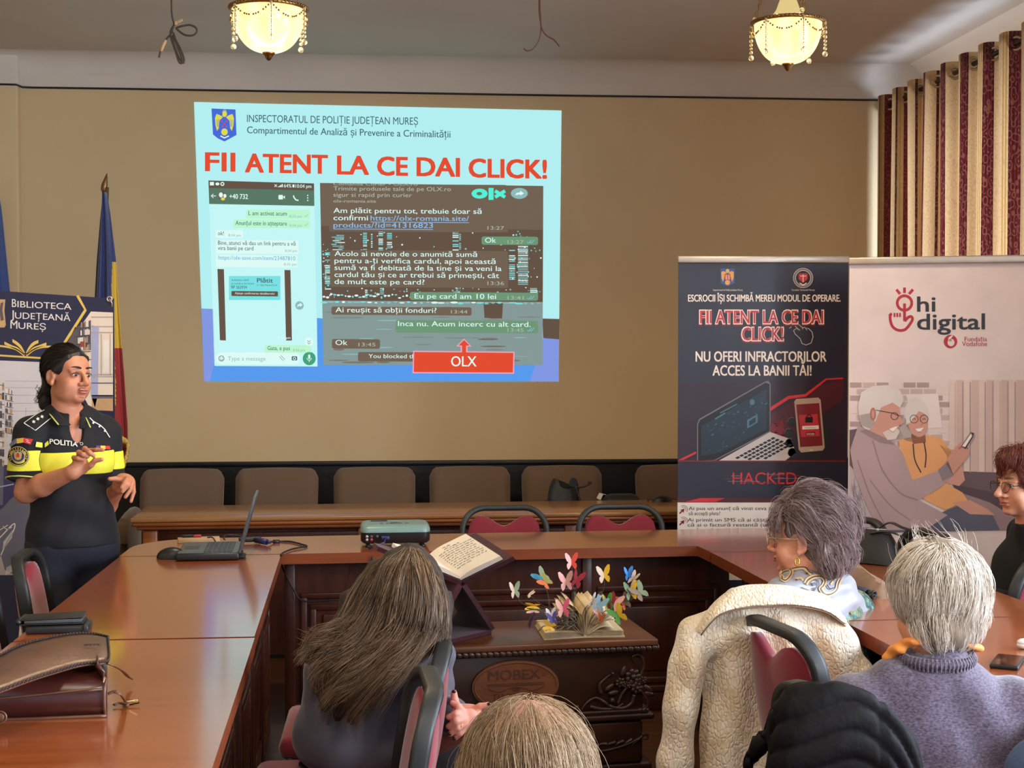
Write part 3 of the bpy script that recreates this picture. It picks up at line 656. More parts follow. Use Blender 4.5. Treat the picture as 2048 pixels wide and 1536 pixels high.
# ---------------------------------------------------------------- dark banner
BT = [('navy', (30, 30, 48)), ('white', (236, 222, 212)), ('red', (186, 44, 52)), ('gold', (206, 152, 62)), ('blue', (48, 70, 130)), ('maroon', (74, 16, 30)), ('steel', (62, 76, 92)),
      ('screen', (24, 42, 58)), ('silver', (196, 186, 184)), ('black', (12, 11, 14)), ('phone', (176, 150, 132)), ('wine', (120, 18, 28)), ('cyan', (70, 112, 130)), ('grey', (112, 108, 116)), ('paper', (232, 220, 212)), ('ink', (52, 42, 48)), ('glow', (206, 40, 46)), ('glove', (30, 28, 32)), ('dusk', (40, 22, 38))]
BM, BI = pmats('banner', BT, .38)
Yb = 7.1
b2 = thing('rollup_banner', 'dark navy pull-up banner with red and white warning text about scams and a laptop picture', 'banner', (1.88, Yb, 0), group='pull-up banners by the window')
BP = Panel(lambda x, y: ony(x, y, Yb), (0, -1, 0), BM, .0005)
pl = ony(1357, 525, Yb); pr = ony(1697, 525, Yb)
mb = MB().box(((pl[0] + pr[0]) / 2, Yb + .0022, (pl[2] + .08) / 2), (pr[0] - pl[0], .004, pl[2] - .08)); obj('sheet', mb, BM[BI['navy']], b2)
banner_hw(b2, ony(1357, 519, Yb - .004), ony(1697, 519, Yb - .004), (0, -1, 0))
def crest(P, I, cx, cy, k, sh='blue', au='gold', l=2):
    P.poly([(cx - 14 * k, cy - 17 * k), (cx + 14 * k, cy - 17 * k), (cx + 14 * k, cy + 12 * k), (cx, cy + 19 * k), (cx - 14 * k, cy + 12 * k)], I[sh], l)
    for s in (-1, 1): P.poly([(cx + s * 2 * k, cy - 9 * k), (cx + s * 8 * k, cy - 12 * k), (cx + s * 12.5 * k, cy - 10 * k), (cx + s * 12 * k, cy + 2 * k), (cx + s * 9 * k, cy + 10 * k), (cx + s * 6 * k, cy - 2 * k)], I[au], l + 1)
    P.ell(cx, cy - 12 * k, 3.6 * k, 4 * k, I[au], l + 1); P.ell(cx, cy + 11 * k, 5 * k, 5 * k, I[au], l + 1); P.rect(cx - 6 * k, cy - 6 * k, cx + 6 * k, cy + 6 * k, I['red'] if 'red' in I else I[sh], l + 2); P.rect(cx - 4 * k, cy - 4 * k, cx + 4 * k, cy + 5 * k, I[au], l + 3); P.line([(cx, cy - 6 * k), (cx, cy + 6 * k)], 1.6 * k, I[sh], l + 4)
crest(BP, BI, 1455, 554, 1.0)
BP.text('Inspectoratul de Poliție Județean Mureș', 1426, 581.5, 1485, 3.2, BI['white'], 2)
BP.build('police_crest', b2)
BP.ring(1606, 556, 17, 3, BI['grey'], 2); BP.ring(1606, 556, 15, .8, BI['white'], 3); BP.ring(1606, 556, 19.5, .8, BI['white'], 3); BP.ell(1606, 556, 13.5, 13.5, BI['black'], 2)
BP.poly([(1597, 547), (1615, 547), (1615, 558), (1606, 566), (1597, 558)], BI['red'], 3); BP.line([(1606, 549), (1606, 564)], 1.4, BI['white'], 4); BP.line([(1600, 552), (1612, 552)], 1.2, BI['white'], 4); BP.line([(1599, 566), (1606, 570), (1613, 566)], 1.8, BI['white'], 4)
BP.text('Consiliul Teritorial Mureș', 1583, 581.5, 1629, 3.2, BI['white'], 2)
BP.build('council_seal', b2)
for t, x0, y0, x1, h in (('ESCROCII ÎȘI SCHIMBĂ MEREU MODUL DE OPERARE.', 1376, 603, 1681, 13.5), ('NU OFERI INFRACTORILOR', 1391, 723, 1653, 20), ('ACCES LA BANII TĂI!', 1425, 751, 1623, 20)):
    BP.text(t, x0, y0, x1, h, BI['white'], 2, 0, .025); BP.build('white_text_line', b2, label='white capital lettering')
for t, x0, y0, x1 in (('FII ATENT LA CE DAI', 1398, 648, 1647), ('CLICK!', 1482, 682, 1567)):
    BP.text(t, x0 - 1, y0 + 3, x1 + 2, 29, BI['wine'], 2, 0, .07); BP.text(t, x0, y0, x1 + 1, 28, BI['white'], 3, 0, .06); BP.text(t, x0 + 2, y0 - 1.5, x1 - 1, 25, BI['red'], 4, 0, .02)
BP.build('red_text', b2, label='red capitals with white outline')
H = [(1604, 676), (1596, 668), (1587, 664), (1585, 659), (1590, 656), (1597, 658), (1588, 650), (1585, 645), (1589, 642), (1601, 654), (1600, 648), (1605, 646), (1611, 655), (1611, 650), (1616, 652), (1625, 665), (1626, 674), (1622, 685), (1613, 690), (1606, 687), (1604, 676)]
BP.line([(1587, 661), (1592, 657), (1600, 661), (1590, 652), (1587, 645), (1591, 643), (1603, 654), (1606, 656), (1605, 659), (1605, 655), (1610, 655), (1614, 661), (1612, 656), (1617, 657), (1624, 664), (1626, 674), (1622, 686), (1612, 690), (1604, 687), (1600, 677), (1590, 668), (1587, 661)], 1.3, BI['silver'], 2)
for a in (180, 215, 250, 285, 320, 145): BP.line([(1588 + 6 * math.cos(math.radians(a)), 650 + 6 * math.sin(math.radians(a))), (1588 + 12 * math.cos(math.radians(a)), 650 + 12 * math.sin(math.radians(a)))], 1.2, BI['silver'], 2)
BP.build('hand_icon', b2)
# laptop and phone picture
BP.poly([(1357, 768), (1692, 756), (1690, 922), (1356, 922)], BI['dusk'], 1)
BP.poly([(1540, 830), (1640, 770), (1688, 757), (1686, 800), (1640, 830), (1541, 905)], BI['maroon'], 2)
BP.poly([(1540, 815), (1576, 792), (1610, 788), (1651, 757), (1686, 755), (1686, 758), (1653, 760), (1612, 793), (1578, 798), (1541, 822)], BI['glow'], 3)
for k in range(26):
    x, y = rnd.uniform(1542, 1580), rnd.uniform(820, 890); BP.rect(x, y, x + rnd.uniform(2, 6), y + 2, BI[rnd.choice(['wine', 'maroon', 'dusk'])], 3)
BP.poly([(1540, 850), (1565, 838), (1572, 880), (1541, 892)], BI['wine'], 3)
BP.poly([(1356, 920), (1392, 903), (1392, 907), (1366, 920)], BI['glow'], 3)
BP.poly([(1394, 921), (1394, 848), (1398, 838), (1530, 763), (1537, 762), (1541, 768), (1541, 864), (1430, 921)], BI['grey'], 3); BP.poly([(1396, 921), (1396, 849), (1400, 840), (1531, 765), (1539, 768), (1539, 862), (1428, 920)], BI['black'], 4); BP.poly([(1402, 912), (1402, 852), (1533, 778), (1533, 858), (1440, 905)], BI['screen'], 5)
for k in range(70):
    x, y = rnd.uniform(1408, 1530), 0; y = rnd.uniform(852 - (x - 1402) * .56 + 4, 905 - max(0, (x - 1440)) * .5 - 2)
    BP.rect(x, y, x + rnd.uniform(1, 6), y + rnd.uniform(.8, 2), BI[rnd.choice(['steel', 'cyan', 'steel', 'screen'])], 6, -.5)
BP.ell(1504, 804, 5, 6, BI['cyan'], 6); BP.poly([(1494, 840), (1515, 828), (1515, 845), (1494, 857)], BI['cyan'], 6); BP.poly([(1498, 842), (1511, 834), (1511, 844), (1498, 852)], BI['screen'], 7); BP.line([(1440, 826), (1474, 808)], 2, BI['cyan'], 6); BP.line([(1430, 838), (1450, 826)], 3, BI['cyan'], 6)
BP.poly([(1438, 921), (1540, 864), (1580, 878), (1592, 905), (1570, 921)], BI['silver'], 5)
for r in range(5):
    for c in range(11):
        a, b = c / 11, r / 5.2; p = np.array([1462, 920]) + a * np.array([86, -47]) + b * np.array([34, 14]) * 1.25 + np.array([0, 0])
        if p[1] < 919 and p[0] < 1590: BP.poly([p, p + (6, -3.4), p + (11, -1.2), p + (5, 2.4)], BI['black'], 6)
for i, (x, y) in enumerate(((1578, 866), (1580, 886), (1585, 905), (1584, 844))): BP.ell(x, y, 10, 9, BI['glove'], 5); BP.ring(x - 1, y - 1, 8, 1, BI['grey'], 6, 14, 170, 300)
BP.poly([(1596, 880), (1645, 830), (1662, 850), (1664, 905), (1640, 921), (1600, 918)], BI['glove'], 4)
BP.poly([(1588, 803), (1592, 798), (1636, 795), (1641, 800), (1649, 895), (1645, 901), (1602, 905), (1597, 899)], BI['phone'], 7); BP.poly([(1592, 809), (1638, 806), (1645, 891), (1600, 894)], BI['wine'], 8); BP.poly([(1597, 830), (1634, 828), (1639, 872), (1602, 874)], BI['red'], 9)
BP.rrect(1610, 834, 1625, 845, 1, BI['black'], 10); BP.ring(1617.5, 834, 4.5, 2, BI['black'], 10, 14, 180, 360); BP.rect(1604, 852, 1637, 859, BI['paper'], 10, -.04); BP.text('********', 1609, 857.5, 1632, 3, BI['ink'], 11); BP.rect(1611, 864, 1630, 871, BI['wine'], 10, -.04); BP.text('HACKED', 1613, 870, 1628, 4, BI['paper'], 11); BP.ell(1622, 900, 4, 1.6, BI['silver'], 8)
BP.build('laptop_picture', b2)
BP.rect(1356, 920.5, 1691, 923.5, BI['wine'], 2); BP.ell(1510, 936, 70, 12, BI['dusk'], 1)
BP.text('HACKED', 1465, 968, 1593, 23, BI['glow'], 3, 0, .0)
for x0, x1, y, m in ((1448, 1500, 957, 'wine'), (1455, 1520, 962, 'grey'), (1540, 1606, 951, 'wine'), (1548, 1604, 956, 'grey'), (1462, 1480, 951, 'grey'), (1530, 1570, 948, 'grey'), (1480, 1560, 965, 'wine')): BP.rect(x0, y, x1, y + 1.3, BI[m], 4)
BP.build('hacked_text', b2)
BP.rect(1355, 996, 1690, 1005, BI['maroon'], 2); BP.poly([(1400, 996), (1450, 996), (1430, 1004), (1370, 1004)], BI['glow'], 3); BP.poly([(1355, 1004.5), (1690, 1004.5), (1688, 1160), (1354, 1160)], BI['paper'], 2)
for y in (1022, 1045, 1092):
    BP.poly([(1358, y + 4), (1363, y - 1), (1360, y - 2), (1369, y - 5), (1367, y + 4), (1365, y + 1), (1360, y + 6)], BI['wine'], 3)
    for r in (5, 8): BP.ring(1367, y - 3, r, .9, BI['wine'], 3, 12, 230, 400)
for t, x0, x1, y in (('Ai pus un anunț că vinzi ceva și un "cumpărător" îți cere', 1377, 1684, 1020), ('să accepți plata?', 1377, 1440, 1030), ('Ai primit un SMS că ai câștigat ceva (premiu, bani) sau', 1375, 1684, 1043), ('că ai o factură restantă (utilități) și conține un link', 1375, 1680, 1053), ('sau să remediezi problema?', 1375, 1477, 1063)):
    BP.text(t, x0, y, x1, 7, BI['ink'], 3, 0, .012)
BP.build('advice_text', b2, label='white strip of small dark text with red arrows')
# ---------------------------------------------------------------- white banner
VT = [('blush', (222, 204, 202)), ('red', (176, 40, 54)), ('ink', (44, 46, 54)), ('rose', (178, 62, 72)), ('brick', (196, 172, 168)), ('mortar', (222, 202, 198)), ('drape', (206, 178, 170)), ('drape2', (220, 196, 188)), ('sofa', (104, 84, 92)), ('sofa2', (84, 66, 76)),
      ('shirt', (178, 152, 154)), ('shirt2', (150, 124, 130)), ('skin', (206, 150, 134)), ('skin2', (180, 118, 106)), ('hair', (216, 206, 202)), ('hair2', (176, 160, 158)), ('tee', (226, 162, 108)), ('tee2', (200, 132, 84)), ('jeans', (92, 92, 110)), ('pillow', (186, 172, 176)), ('pillow2', (140, 126, 134)), ('shade', (226, 212, 208)), ('beard', (214, 198, 190)), ('dark', (70, 50, 52)), ('white', (240, 230, 226)), ('brick2', (172, 148, 146))]
VM, VI = pmats('leaflet', VT, .45)
p0 = ony(1699, 521, 6.66); ang = math.radians(14.3)
dv = np.array([math.cos(ang + YAW), -math.sin(ang + YAW), 0]); vn = np.array([-dv[1], dv[0], 0]); vn = vn if vn[1] < 0 else -vn
b3 = thing('rollup_banner', 'white pull-up banner with a smiling elderly couple and the words hi digital', 'banner', p0 + dv * .44 - (0, 0, p0[2]), group='pull-up banners by the window')
VP = Panel(lambda x, y: onplane(x, y, p0, vn), vn, VM, .0006)
W3 = .89; R3 = np.stack([dv, -vn, np.array([0, 0, 1])], 1)
obj('sheet', MB().box(p0 + dv * W3 / 2 - vn * .0022 + np.array([0, 0, (.08 - p0[2]) / 2]), (W3, .004, p0[2] - .08), R=R3), VM[VI['blush']], b3)
q0 = p0 + dv * 0 + (0, 0, -.004); banner_hw(b3, q0 + vn * .004, q0 + dv * W3 + vn * .004, (vn[0], vn[1], 0))
for t, x0, y0, x1, h in (('hi', 1834, 623, 1871, 29.5), ('digital', 1834, 659, 1970, 31)): VP.text(t, x0, y0, x1, h, VI['ink'], 2, -.006, .03)
VP.text('Fundația', 1929, 682.5, 1974, 9, VI['rose'], 2, 0, .01); VP.text('Vodafone', 1924, 692, 1974.5, 9, VI['rose'], 2, 0, .01)
VP.build('wordmark', b3)
VP.ring(1809, 606, 14.5, 5.5, VI['red'], 2); VP.line([(1809, 607), (1809, 642)], 5.5, VI['red'], 3)
for a, b, c, d in ((1793, 579, 1800, 588), (1809, 575, 1809, 586), (1826, 579, 1818, 588)): VP.line([(a, b), (c, d)], 5.5, VI['red'], 2)
VP.line(bez([(1780, 628), (1781, 642), (1786, 654), (1797, 660.5), (1810, 659), (1820, 648), (1825, 638), (1822, 633), (1816, 635), (1809, 642)], 6), 5.5, VI['red'], 2)
VP.line([(1780, 629), (1784, 628)], 5.5, VI['red'], 2)
for x in (1789, 1794.5, 1800): VP.line([(x, 626), (x, 634)], 3.6, VI['red'], 2)
VP.build('hand_logo', b3)
VP.ell(1901, 683, 13.5, 13.5, VI['red'], 2); VP.ell(1902, 685, 7, 7.5, VI['blush'], 3); VP.poly([(1896, 683), (1897, 675), (1904, 670), (1906, 672), (1902, 677), (1904, 683)], VI['blush'], 3)
VP.build('speech_mark_logo', b3)
# couple on a sofa
for r in range(16):
    for c in range(9):
        x = 1699 + c * 27 - (r % 2) * 13; y = 765 + r * 13
        if x + 24 < 1902 and x > 1690: VP.rect(max(x, 1700), y, x + 24, y + 10, VI[rnd.choice(['brick', 'brick', 'mortar', 'brick2'])], 2)
for k in range(12): VP.rect(1898 + k * 15, 760, 1898 + k * 15 + 15, 945, VI['drape' if k % 2 else 'drape2'], 2); VP.rect(1898 + k * 15 + 11, 764, 1898 + k * 15 + 14, 945, VI['shirt' if k % 3 else 'drape'], 3)
VP.poly([(1812, 789), (1876, 787), (1884, 855), (1832, 858)], VI['shade'], 4)
VP.poly([(1699, 860), (1730, 855), (1740, 1060), (1699, 1050)], VI['sofa'], 3); VP.poly([(1906, 942), (2100, 948), (2100, 1010), (1990, 1005), (1905, 970)], VI['sofa'], 3); VP.poly([(1905, 968), (1990, 985), (2100, 990), (2100, 1050), (1920, 1015)], VI['sofa2'], 4)
VP.build('room_picture', b3)
VP.poly([(1699, 930), (1712, 945), (1735, 1000), (1748, 1035), (1742, 1056), (1699, 1050)], VI['pillow'], 5)
for k in range(40): VP.line([(rnd.uniform(1700, 1735), rnd.uniform(950, 1050))] * 1 + [(rnd.uniform(1702, 1738), rnd.uniform(950, 1050))], .7, VI['pillow2'], 6)
# woman behind
VP.poly([(1797, 880), (1840, 870), (1868, 872), (1885, 878), (1900, 900), (1908, 925), (1890, 965), (1925, 985), (1935, 1000), (1890, 1020), (1850, 1000), (1810, 960)], VI['tee'], 6)
VP.poly([(1860, 985), (1900, 978), (1980, 1005), (2030, 1035), (2032, 1060), (1960, 1060), (1900, 1030)], VI['shirt2'], 5)
VP.poly([(1880, 890), (1905, 900), (1925, 935), (1930, 960), (1918, 972), (1890, 965), (1905, 930)], VI['skin'], 6)
VP.ell(1833, 832, 25, 37, VI['hair'], 6, rot=-.1); VP.poly([(1806, 830), (1800, 860), (1808, 880), (1830, 885), (1830, 850)], VI['hair2'], 6)
VP.ell(1836, 846, 20, 28, VI['skin'], 7, rot=-.15); VP.poly([(1812, 810), (1835, 805), (1855, 830), (1838, 822), (1820, 845), (1812, 850)], VI['hair'], 8)
VP.poly([(1822, 868), (1850, 865), (1852, 885), (1826, 888)], VI['skin2'], 6)
for x in (1828, 1848): VP.ring(x, 838, 8, 1.1, VI['dark'], 9); VP.ring(x, 840, 3, 1, VI['dark'], 9, 8, 180, 360)
VP.poly([(1830, 858), (1848, 855), (1843, 863), (1834, 863)], VI['white'], 9); VP.line([(1829, 858), (1839, 865), (1849, 855)], 1, VI['skin2'], 9); VP.line([(1842, 840), (1845, 849), (1840, 851)], 1.2, VI['skin2'], 9)
VP.line(bez([(1826, 888), (1830, 920), (1842, 945)], 6), 2.5, VI['dark'], 8); VP.line(bez([(1848, 884), (1852, 910), (1850, 935)], 6), 2.5, VI['dark'], 8)
# man in front
VP.poly([(1716, 852), (1740, 858), (1785, 880), (1805, 905), (1825, 960), (1880, 940), (1893, 925), (1906, 950), (1880, 975), (1838, 1000), (1895, 1030), (1850, 1060), (1760, 1060), (1735, 1015), (1708, 945), (1700, 900)], VI['shirt'], 9)
VP.line(bez([(1745, 880), (1765, 940), (1800, 985), (1835, 1000)], 6), 3, VI['shirt2'], 10); VP.line(bez([(1740, 960), (1780, 1010), (1820, 1040)], 6), 2.5, VI['shirt2'], 10); VP.line(bez([(1715, 920), (1740, 990), (1770, 1050)], 6), 2.5, VI['shirt2'], 10)
VP.poly([(1740, 1050), (1830, 1045), (1920, 1010), (1985, 1030), (2000, 1060), (1760, 1065)], VI['jeans'], 8)
VP.ell(1768, 836, 33, 46, VI['skin'], 10, rot=.1); VP.poly([(1722, 850), (1716, 815), (1722, 785), (1745, 772), (1775, 770), (1800, 780), (1808, 800), (1800, 815), (1785, 805), (1762, 815), (1752, 840), (1745, 855), (1735, 862)], VI['hair'], 11)
VP.poly([(1722, 850), (1720, 830), (1745, 825), (1750, 845), (1742, 858)], VI['hair2'], 12); VP.ell(1746, 828, 6, 13, VI['skin2'], 13); VP.ell(1746, 828, 3, 8, VI['skin'], 14)
VP.poly([(1765, 865), (1790, 852), (1800, 862), (1792, 878), (1775, 880)], VI['beard'], 12); VP.poly([(1798, 830), (1808, 845), (1801, 850), (1795, 845)], VI['skin'], 12)
VP.line([(1752, 820), (1785, 826), (1800, 832)], 1.3, VI['dark'], 13); VP.ring(1789, 832, 7, 1.1, VI['dark'], 13); VP.poly([(1778, 858), (1797, 852), (1792, 861), (1784, 863)], VI['white'], 13); VP.line([(1777, 858), (1786, 864), (1798, 852)], 1.1, VI['skin2'], 14)
VP.poly([(1732, 858), (1780, 880), (1790, 890), (1760, 885), (1720, 862)], VI['shirt2'], 11)
VP.poly([(1876, 940), (1896, 922), (1907, 950), (1885, 962)], VI['pillow2'], 11)
VP.poly([(1890, 925), (1905, 900), (1920, 890), (1935, 893), (1940, 905), (1930, 920), (1905, 948)], VI['skin'], 11)
for k in range(4): VP.line([(1912 + 5 * k, 897 - 2 * k + 3 * (k % 2)), (1925 + 4 * k, 885 + 4 * k)], 4, VI['skin2' if k % 2 else 'skin'], 12)
VP.poly([(1922, 893), (1942, 864), (1948, 866), (1946, 874), (1931, 898)], VI['dark'], 13); VP.poly([(1924, 892), (1942, 866), (1944, 872), (1930, 894)], VI['white'], 14)
VP.poly([(1905, 1005), (1940, 1000), (1975, 1018), (1990, 1030), (1940, 1028)], VI['skin'], 9)
VP.build('couple_picture', b3, label='printed photo of an elderly couple looking at a phone')
# ---------------------------------------------------------------- library banner behind the officer
LT = [('navy', (34, 34, 64)), ('gold', (222, 186, 92)), ('white', (226, 216, 208)), ('sky', (204, 196, 196)), ('line', (170, 158, 156)), ('tan', (196, 158, 110)), ('book_red', (150, 60, 50)), ('book_dark', (70, 64, 70)), ('book_tan', (178, 140, 100)), ('cream', (222, 204, 186)), ('column', (160, 164, 196)), ('floor', (190, 150, 110)), ('indigo', (52, 46, 92)), ('shadow', (90, 80, 84)), ('steel', (140, 132, 134)), ('slate', (96, 94, 110))]
LM, LI = pmats('library', LT, .35)
Yl = 6.95; b1 = thing('hanging_banner', 'navy library banner with gold open book emblem, standing behind the policewoman', 'banner', ony(110, 1180, Yl) * (1, 1, 0))
LP = Panel(lambda x, y: ony(x, y, Yl), (0, -1, 0), LM, .0006)
c4 = [ony(-60, 582, Yl), ony(225, 597, Yl)]
xa, xb = ony(-125, 600, Yl)[0], ony(228, 600, Yl)[0]; zt = c4[1][2]
poly = [(xa, c4[0][2] + .02), (xb, zt), (xb, .12), (xa, .12)]
obj('sheet', MB().prism(poly, .004, org=(0, Yl + .004, 0), ux=(1, 0, 0), uy=(0, 0, 1)).move((0, 0, 0)), LM[LI['navy']], b1)
obj('stand', MB().tube([(xb - .03, Yl + .02, zt - .03), ((xa + xb) / 2, Yl + .05, .75), (xa + .1, Yl + .3, 0)], .009, 8).tube([(xa + .03, Yl + .02, zt - .03), ((xa + xb) / 2, Yl + .05, .75), (xb - .1, Yl + .3, 0)], .009, 8).tube([((xa + xb) / 2, Yl + .05, .75), ((xa + xb) / 2, Yl - .3, 0)], .009, 8).tube([(xa + .03, Yl + .02, .14), ((xa + xb) / 2, Yl + .05, .75), (xb - .03, Yl + .02, .14)], .007, 8), M_ALU, b1)
e = ony(219, 598, Yl - .004); mb = MB().tube([e + .011 * np.array([math.cos(a), 0, math.sin(a)]) for a in np.linspace(0, 2 * PI, 16, endpoint=False)], .004, 6, closed=True); mb.tube(bez([e, e + (.012, -.006, -.02), e + (.006, .02, -.05)], 5), .004, 6)
obj('corner_hook', mb, M_ALU, b1)
# small capitals: first letter larger
for t0, t, x0, x1, y, h in (('B', 'IBLIOTECA', 24, 143, 614, 16), ('J', 'UDEȚEANĂ', 22, 141, 636.5, 16), ('M', 'UREȘ', 21, 92, 657, 16)):
    wd = {'B': 9, 'J': 6, 'M': 14}[t0]; LP.text(t0, x0, y, x0 + wd, h, LI['white'], 3, .03, .012); LP.text(t, x0 + wd + 2, y + .4, x1, h * .78, LI['white'], 3, .047, .012)
LP.build('library_name', b1, label='white small-capital library name')
LP.line([(-30, 709), (96, 717), (110, 694)], 3.6, LI['gold'], 3); LP.line([(155, 591), (171, 620), (122, 697)], 5.5, LI['gold'], 3)
for s in (-1, 1):
    LP.line(bez([(51 + s * 2, 711), (51 + s * 18, 699), (51 + s * 36, 694), (51 + s * 59, 692 + s * 1)], 6), 3.8, LI['gold'], 3)
    LP.poly([tuple(p) for p in bez([(51 + s * 2, 709), (51 + s * 14, 696), (51 + s * 28, 690), (51 + s * 42, 684 + s)], 5)] + [tuple(p) for p in bez([(51 + s * 42, 690 + s), (51 + s * 28, 695), (51 + s * 15, 701), (51 + s * 3, 710)], 5)], LI['gold'], 3)
    LP.poly([tuple(p) for p in bez([(51 + s * 1, 705), (51 + s * 8, 692), (51 + s * 16, 684), (51 + s * 26, 679 + s)], 5)] + [tuple(p) for p in bez([(51 + s * 26, 685 + s), (51 + s * 18, 690), (51 + s * 11, 696), (51 + s * 2, 707)], 5)], LI['gold'], 3)
LP.build('gold_book_emblem', b1, label='gold open book and angled lines')
LP.poly([(-20, 598), (11, 599), (9, 622), (12, 650), (9, 655), (-20, 655)], LI['tan'], 3); LP.poly([(2, 606), (7, 604), (5, 620), (8, 640), (2, 642), (-1, 620)], LI['shadow'], 4); LP.build('town_emblem', b1)
LP.poly([(-125, 716), (102, 725), (108, 760), (108, 930), (-125, 930)], LI['sky'], 2)
for y in (762, 775, 790, 806, 822): LP.line([(10, y), (98, y + 1)], 1, LI['line'], 3)
for x, h in ((14, 60), (52, 20), (80, 18)): LP.line([(x, 815), (x, 815 + h)], 1, LI['line'], 3)
def books(x0, x1, y0, y1, n, sl=0, l=4):
    for k in range(n):
        a = x0 + (x1 - x0) * k / n; LP.rect(a, y0 + rnd.uniform(0, (y1 - y0) * .25) + sl * (a - x0), a + (x1 - x0) / n * .9, y1 + sl * (a - x0), LI[rnd.choice(['book_dark', 'book_tan', 'cream', 'steel', 'shadow', 'white', 'tan'])], l)
for r in range(9): books(-30, 9, 755 + r * 19, 770 + r * 19, 9, .3); LP.line([(-30, 760 + r * 19), (9, 772 + r * 19)], 1.6, LI['slate'], 5)
for r in range(7): books(11, 25, 776 + r * 13, 786 + r * 13, 5, .2); LP.line([(11, 787 + r * 13), (27, 790 + r * 13)], 1.2, LI['slate'], 5)
LP.build('white_hall_picture', b1)
LP.poly([(182, 623), (226, 625), (226, 822), (182, 820), (160, 780), (128, 700)], LI['cream'], 2)
LP.poly([(150, 655), (182, 640), (182, 700), (128, 700)], LI['shadow'], 3)
for r in range(5): books(156 + max(0, 6 - r * 4), 180, 642 + r * 16, 655 + r * 16, 7, -.1); LP.line([(152, 657 + r * 16), (182, 655 + r * 16)], 1.6, LI['book_dark'], 5)
books(161, 175, 684, 694, 4, 0, 6); LP.rect(161, 683, 169, 694, LI['book_red'], 7)
LP.poly([(184, 650), (198, 655), (196, 790), (190, 815), (182, 790)], LI['column'], 4)
for y in (633, 652, 664, 748, 752, 765, 790): LP.rect(183, y, 226, y + 2.2, LI['line' if y < 760 else 'slate'], 5)
LP.rect(206, 680, 218, 745, LI['white'], 4); LP.line([(203, 668), (203, 750)], 1.2, LI['line'], 5); LP.line([(221, 668), (221, 750)], 1.2, LI['line'], 5)
LP.rect(184, 790, 226, 797, LI['slate'], 5); LP.poly([(184, 797), (226, 797), (226, 822), (184, 820)], LI['floor'], 4)
LP.build('reading_hall_picture', b1)
LP.poly([(-125, 931), (226, 931), (226, 1150), (-125, 1150)], LI['indigo'], 2); LP.poly([(-125, 931), (8, 931), (6, 1010), (-125, 1015)], LI['slate'], 3)
LP.poly([tuple(p) for p in bez([(-40, 1040), (0, 1020), (25, 995), (45, 985), (70, 1000), (60, 1150)], 6)] + [(-40, 1150)], LI['slate'], 3)
LP.line([(-30, 980), (28, 968)], 2.4, LI['column'], 4); LP.line(bez([(-20, 1090), (0, 1075), (22, 1052), (30, 1048), (27, 1062), (14, 1085), (2, 1110)], 6), 2, LI['white'], 4); LP.line(bez([(6, 1052), (14, 1058), (24, 1054)], 5), 1.4, LI['white'], 4); LP.line([(0, 1060), (16, 1050)], 1.4, LI['white'], 4)
for k in range(12): LP.line([(8 + k * 1.6, 1082 - k * 2), (6 + k * 1.6, 1100 - k * 2.2)], .8, LI['white'], 4)
LP.poly([(2, 1110), (10, 1140), (30, 1150), (-10, 1150)], LI['line'], 4)
for k in range(10): LP.line([(12 + k * 1.8, 1150 - k), (14 + k * 2.1, 1134 - k)], .8, LI['white'], 5)
for k in range(7): LP.rect(190 + k * 5, 838, 194 + k * 5, 872, LI[('book_dark', 'shadow', 'steel', 'slate')[k % 4]], 3)
LP.build('lower_picture', b1)

# ================================================================== flags
M_POLE = wood('flag_pole_wood', (120, 84, 48), (80, 54, 30), rough=.4)
def flagcloth(name, y0f, cols):
    m, nt, b = new_mat(name); N = nt.nodes; L = nt.links
    a = N.new('ShaderNodeAttribute'); a.attribute_name = 'cloth'; s = N.new('ShaderNodeSeparateXYZ'); L.new(a.outputs['Vector'], s.inputs[0])
    r = N.new('ShaderNodeValToRGB'); r.color_ramp.interpolation = 'CONSTANT'; E = r.color_ramp.elements
    E[0].color = (*lin(cols[0][1]), 1); E[0].position = 0; E[1].position = cols[1][0]; E[1].color = (*lin(cols[1][1]), 1)
    for p, c in cols[2:]: e = E.new(p); e.color = (*lin(c), 1)
    L.new(s.outputs[0], r.inputs[0]); L.new(r.outputs[0], b.inputs['Base Color']); b.inputs['Roughness'].default_value = .55; b.inputs['Sheen Weight'].default_value = .3
    return m
YF1 = 7.75
fl = thing('flag', 'blue, yellow and red flag with gold fringe furled on a pole behind the library banner', 'flag', ony(200, 1150, YF1) * (1, 1, 0))
tip, bot = ony(214, 346, YF1), ony(180, 1500, YF1); bot[2] = .03
obj('pole', MB().tube([bot, tip - (tip - bot) * .03], .014, 10).lathe([(.09, 0), (.09, .02), (.03, .04), (.02, .1)], 20, (bot[0], bot[1], 0)), M_POLE, fl)
d = (tip - ony(208, 384, YF1)); obj('spear_tip', MB().tube([ony(208, 386, YF1), ony(207.5, 380, YF1), ony(209, 370, YF1), ony(212, 357, YF1), tip], [.008, .016, .017, .009, .001], 8), mat('bronze_tip', (126, 92, 56), rough=.35, metal=.7), fl)
rows = 40; cols_ = 60; P = np.zeros((rows, cols_, 3)); UVa = np.zeros((rows, cols_, 3))
prof = [(385, 206, 214), (440, 200, 222), (520, 193, 231), (600, 188, 236), (700, 184, 244), (760, 184, 249), (850, 190, 256), (895, 205, 257), (925, 212, 246), (948, 226, 234)]
py_ = [q[0] for q in prof]
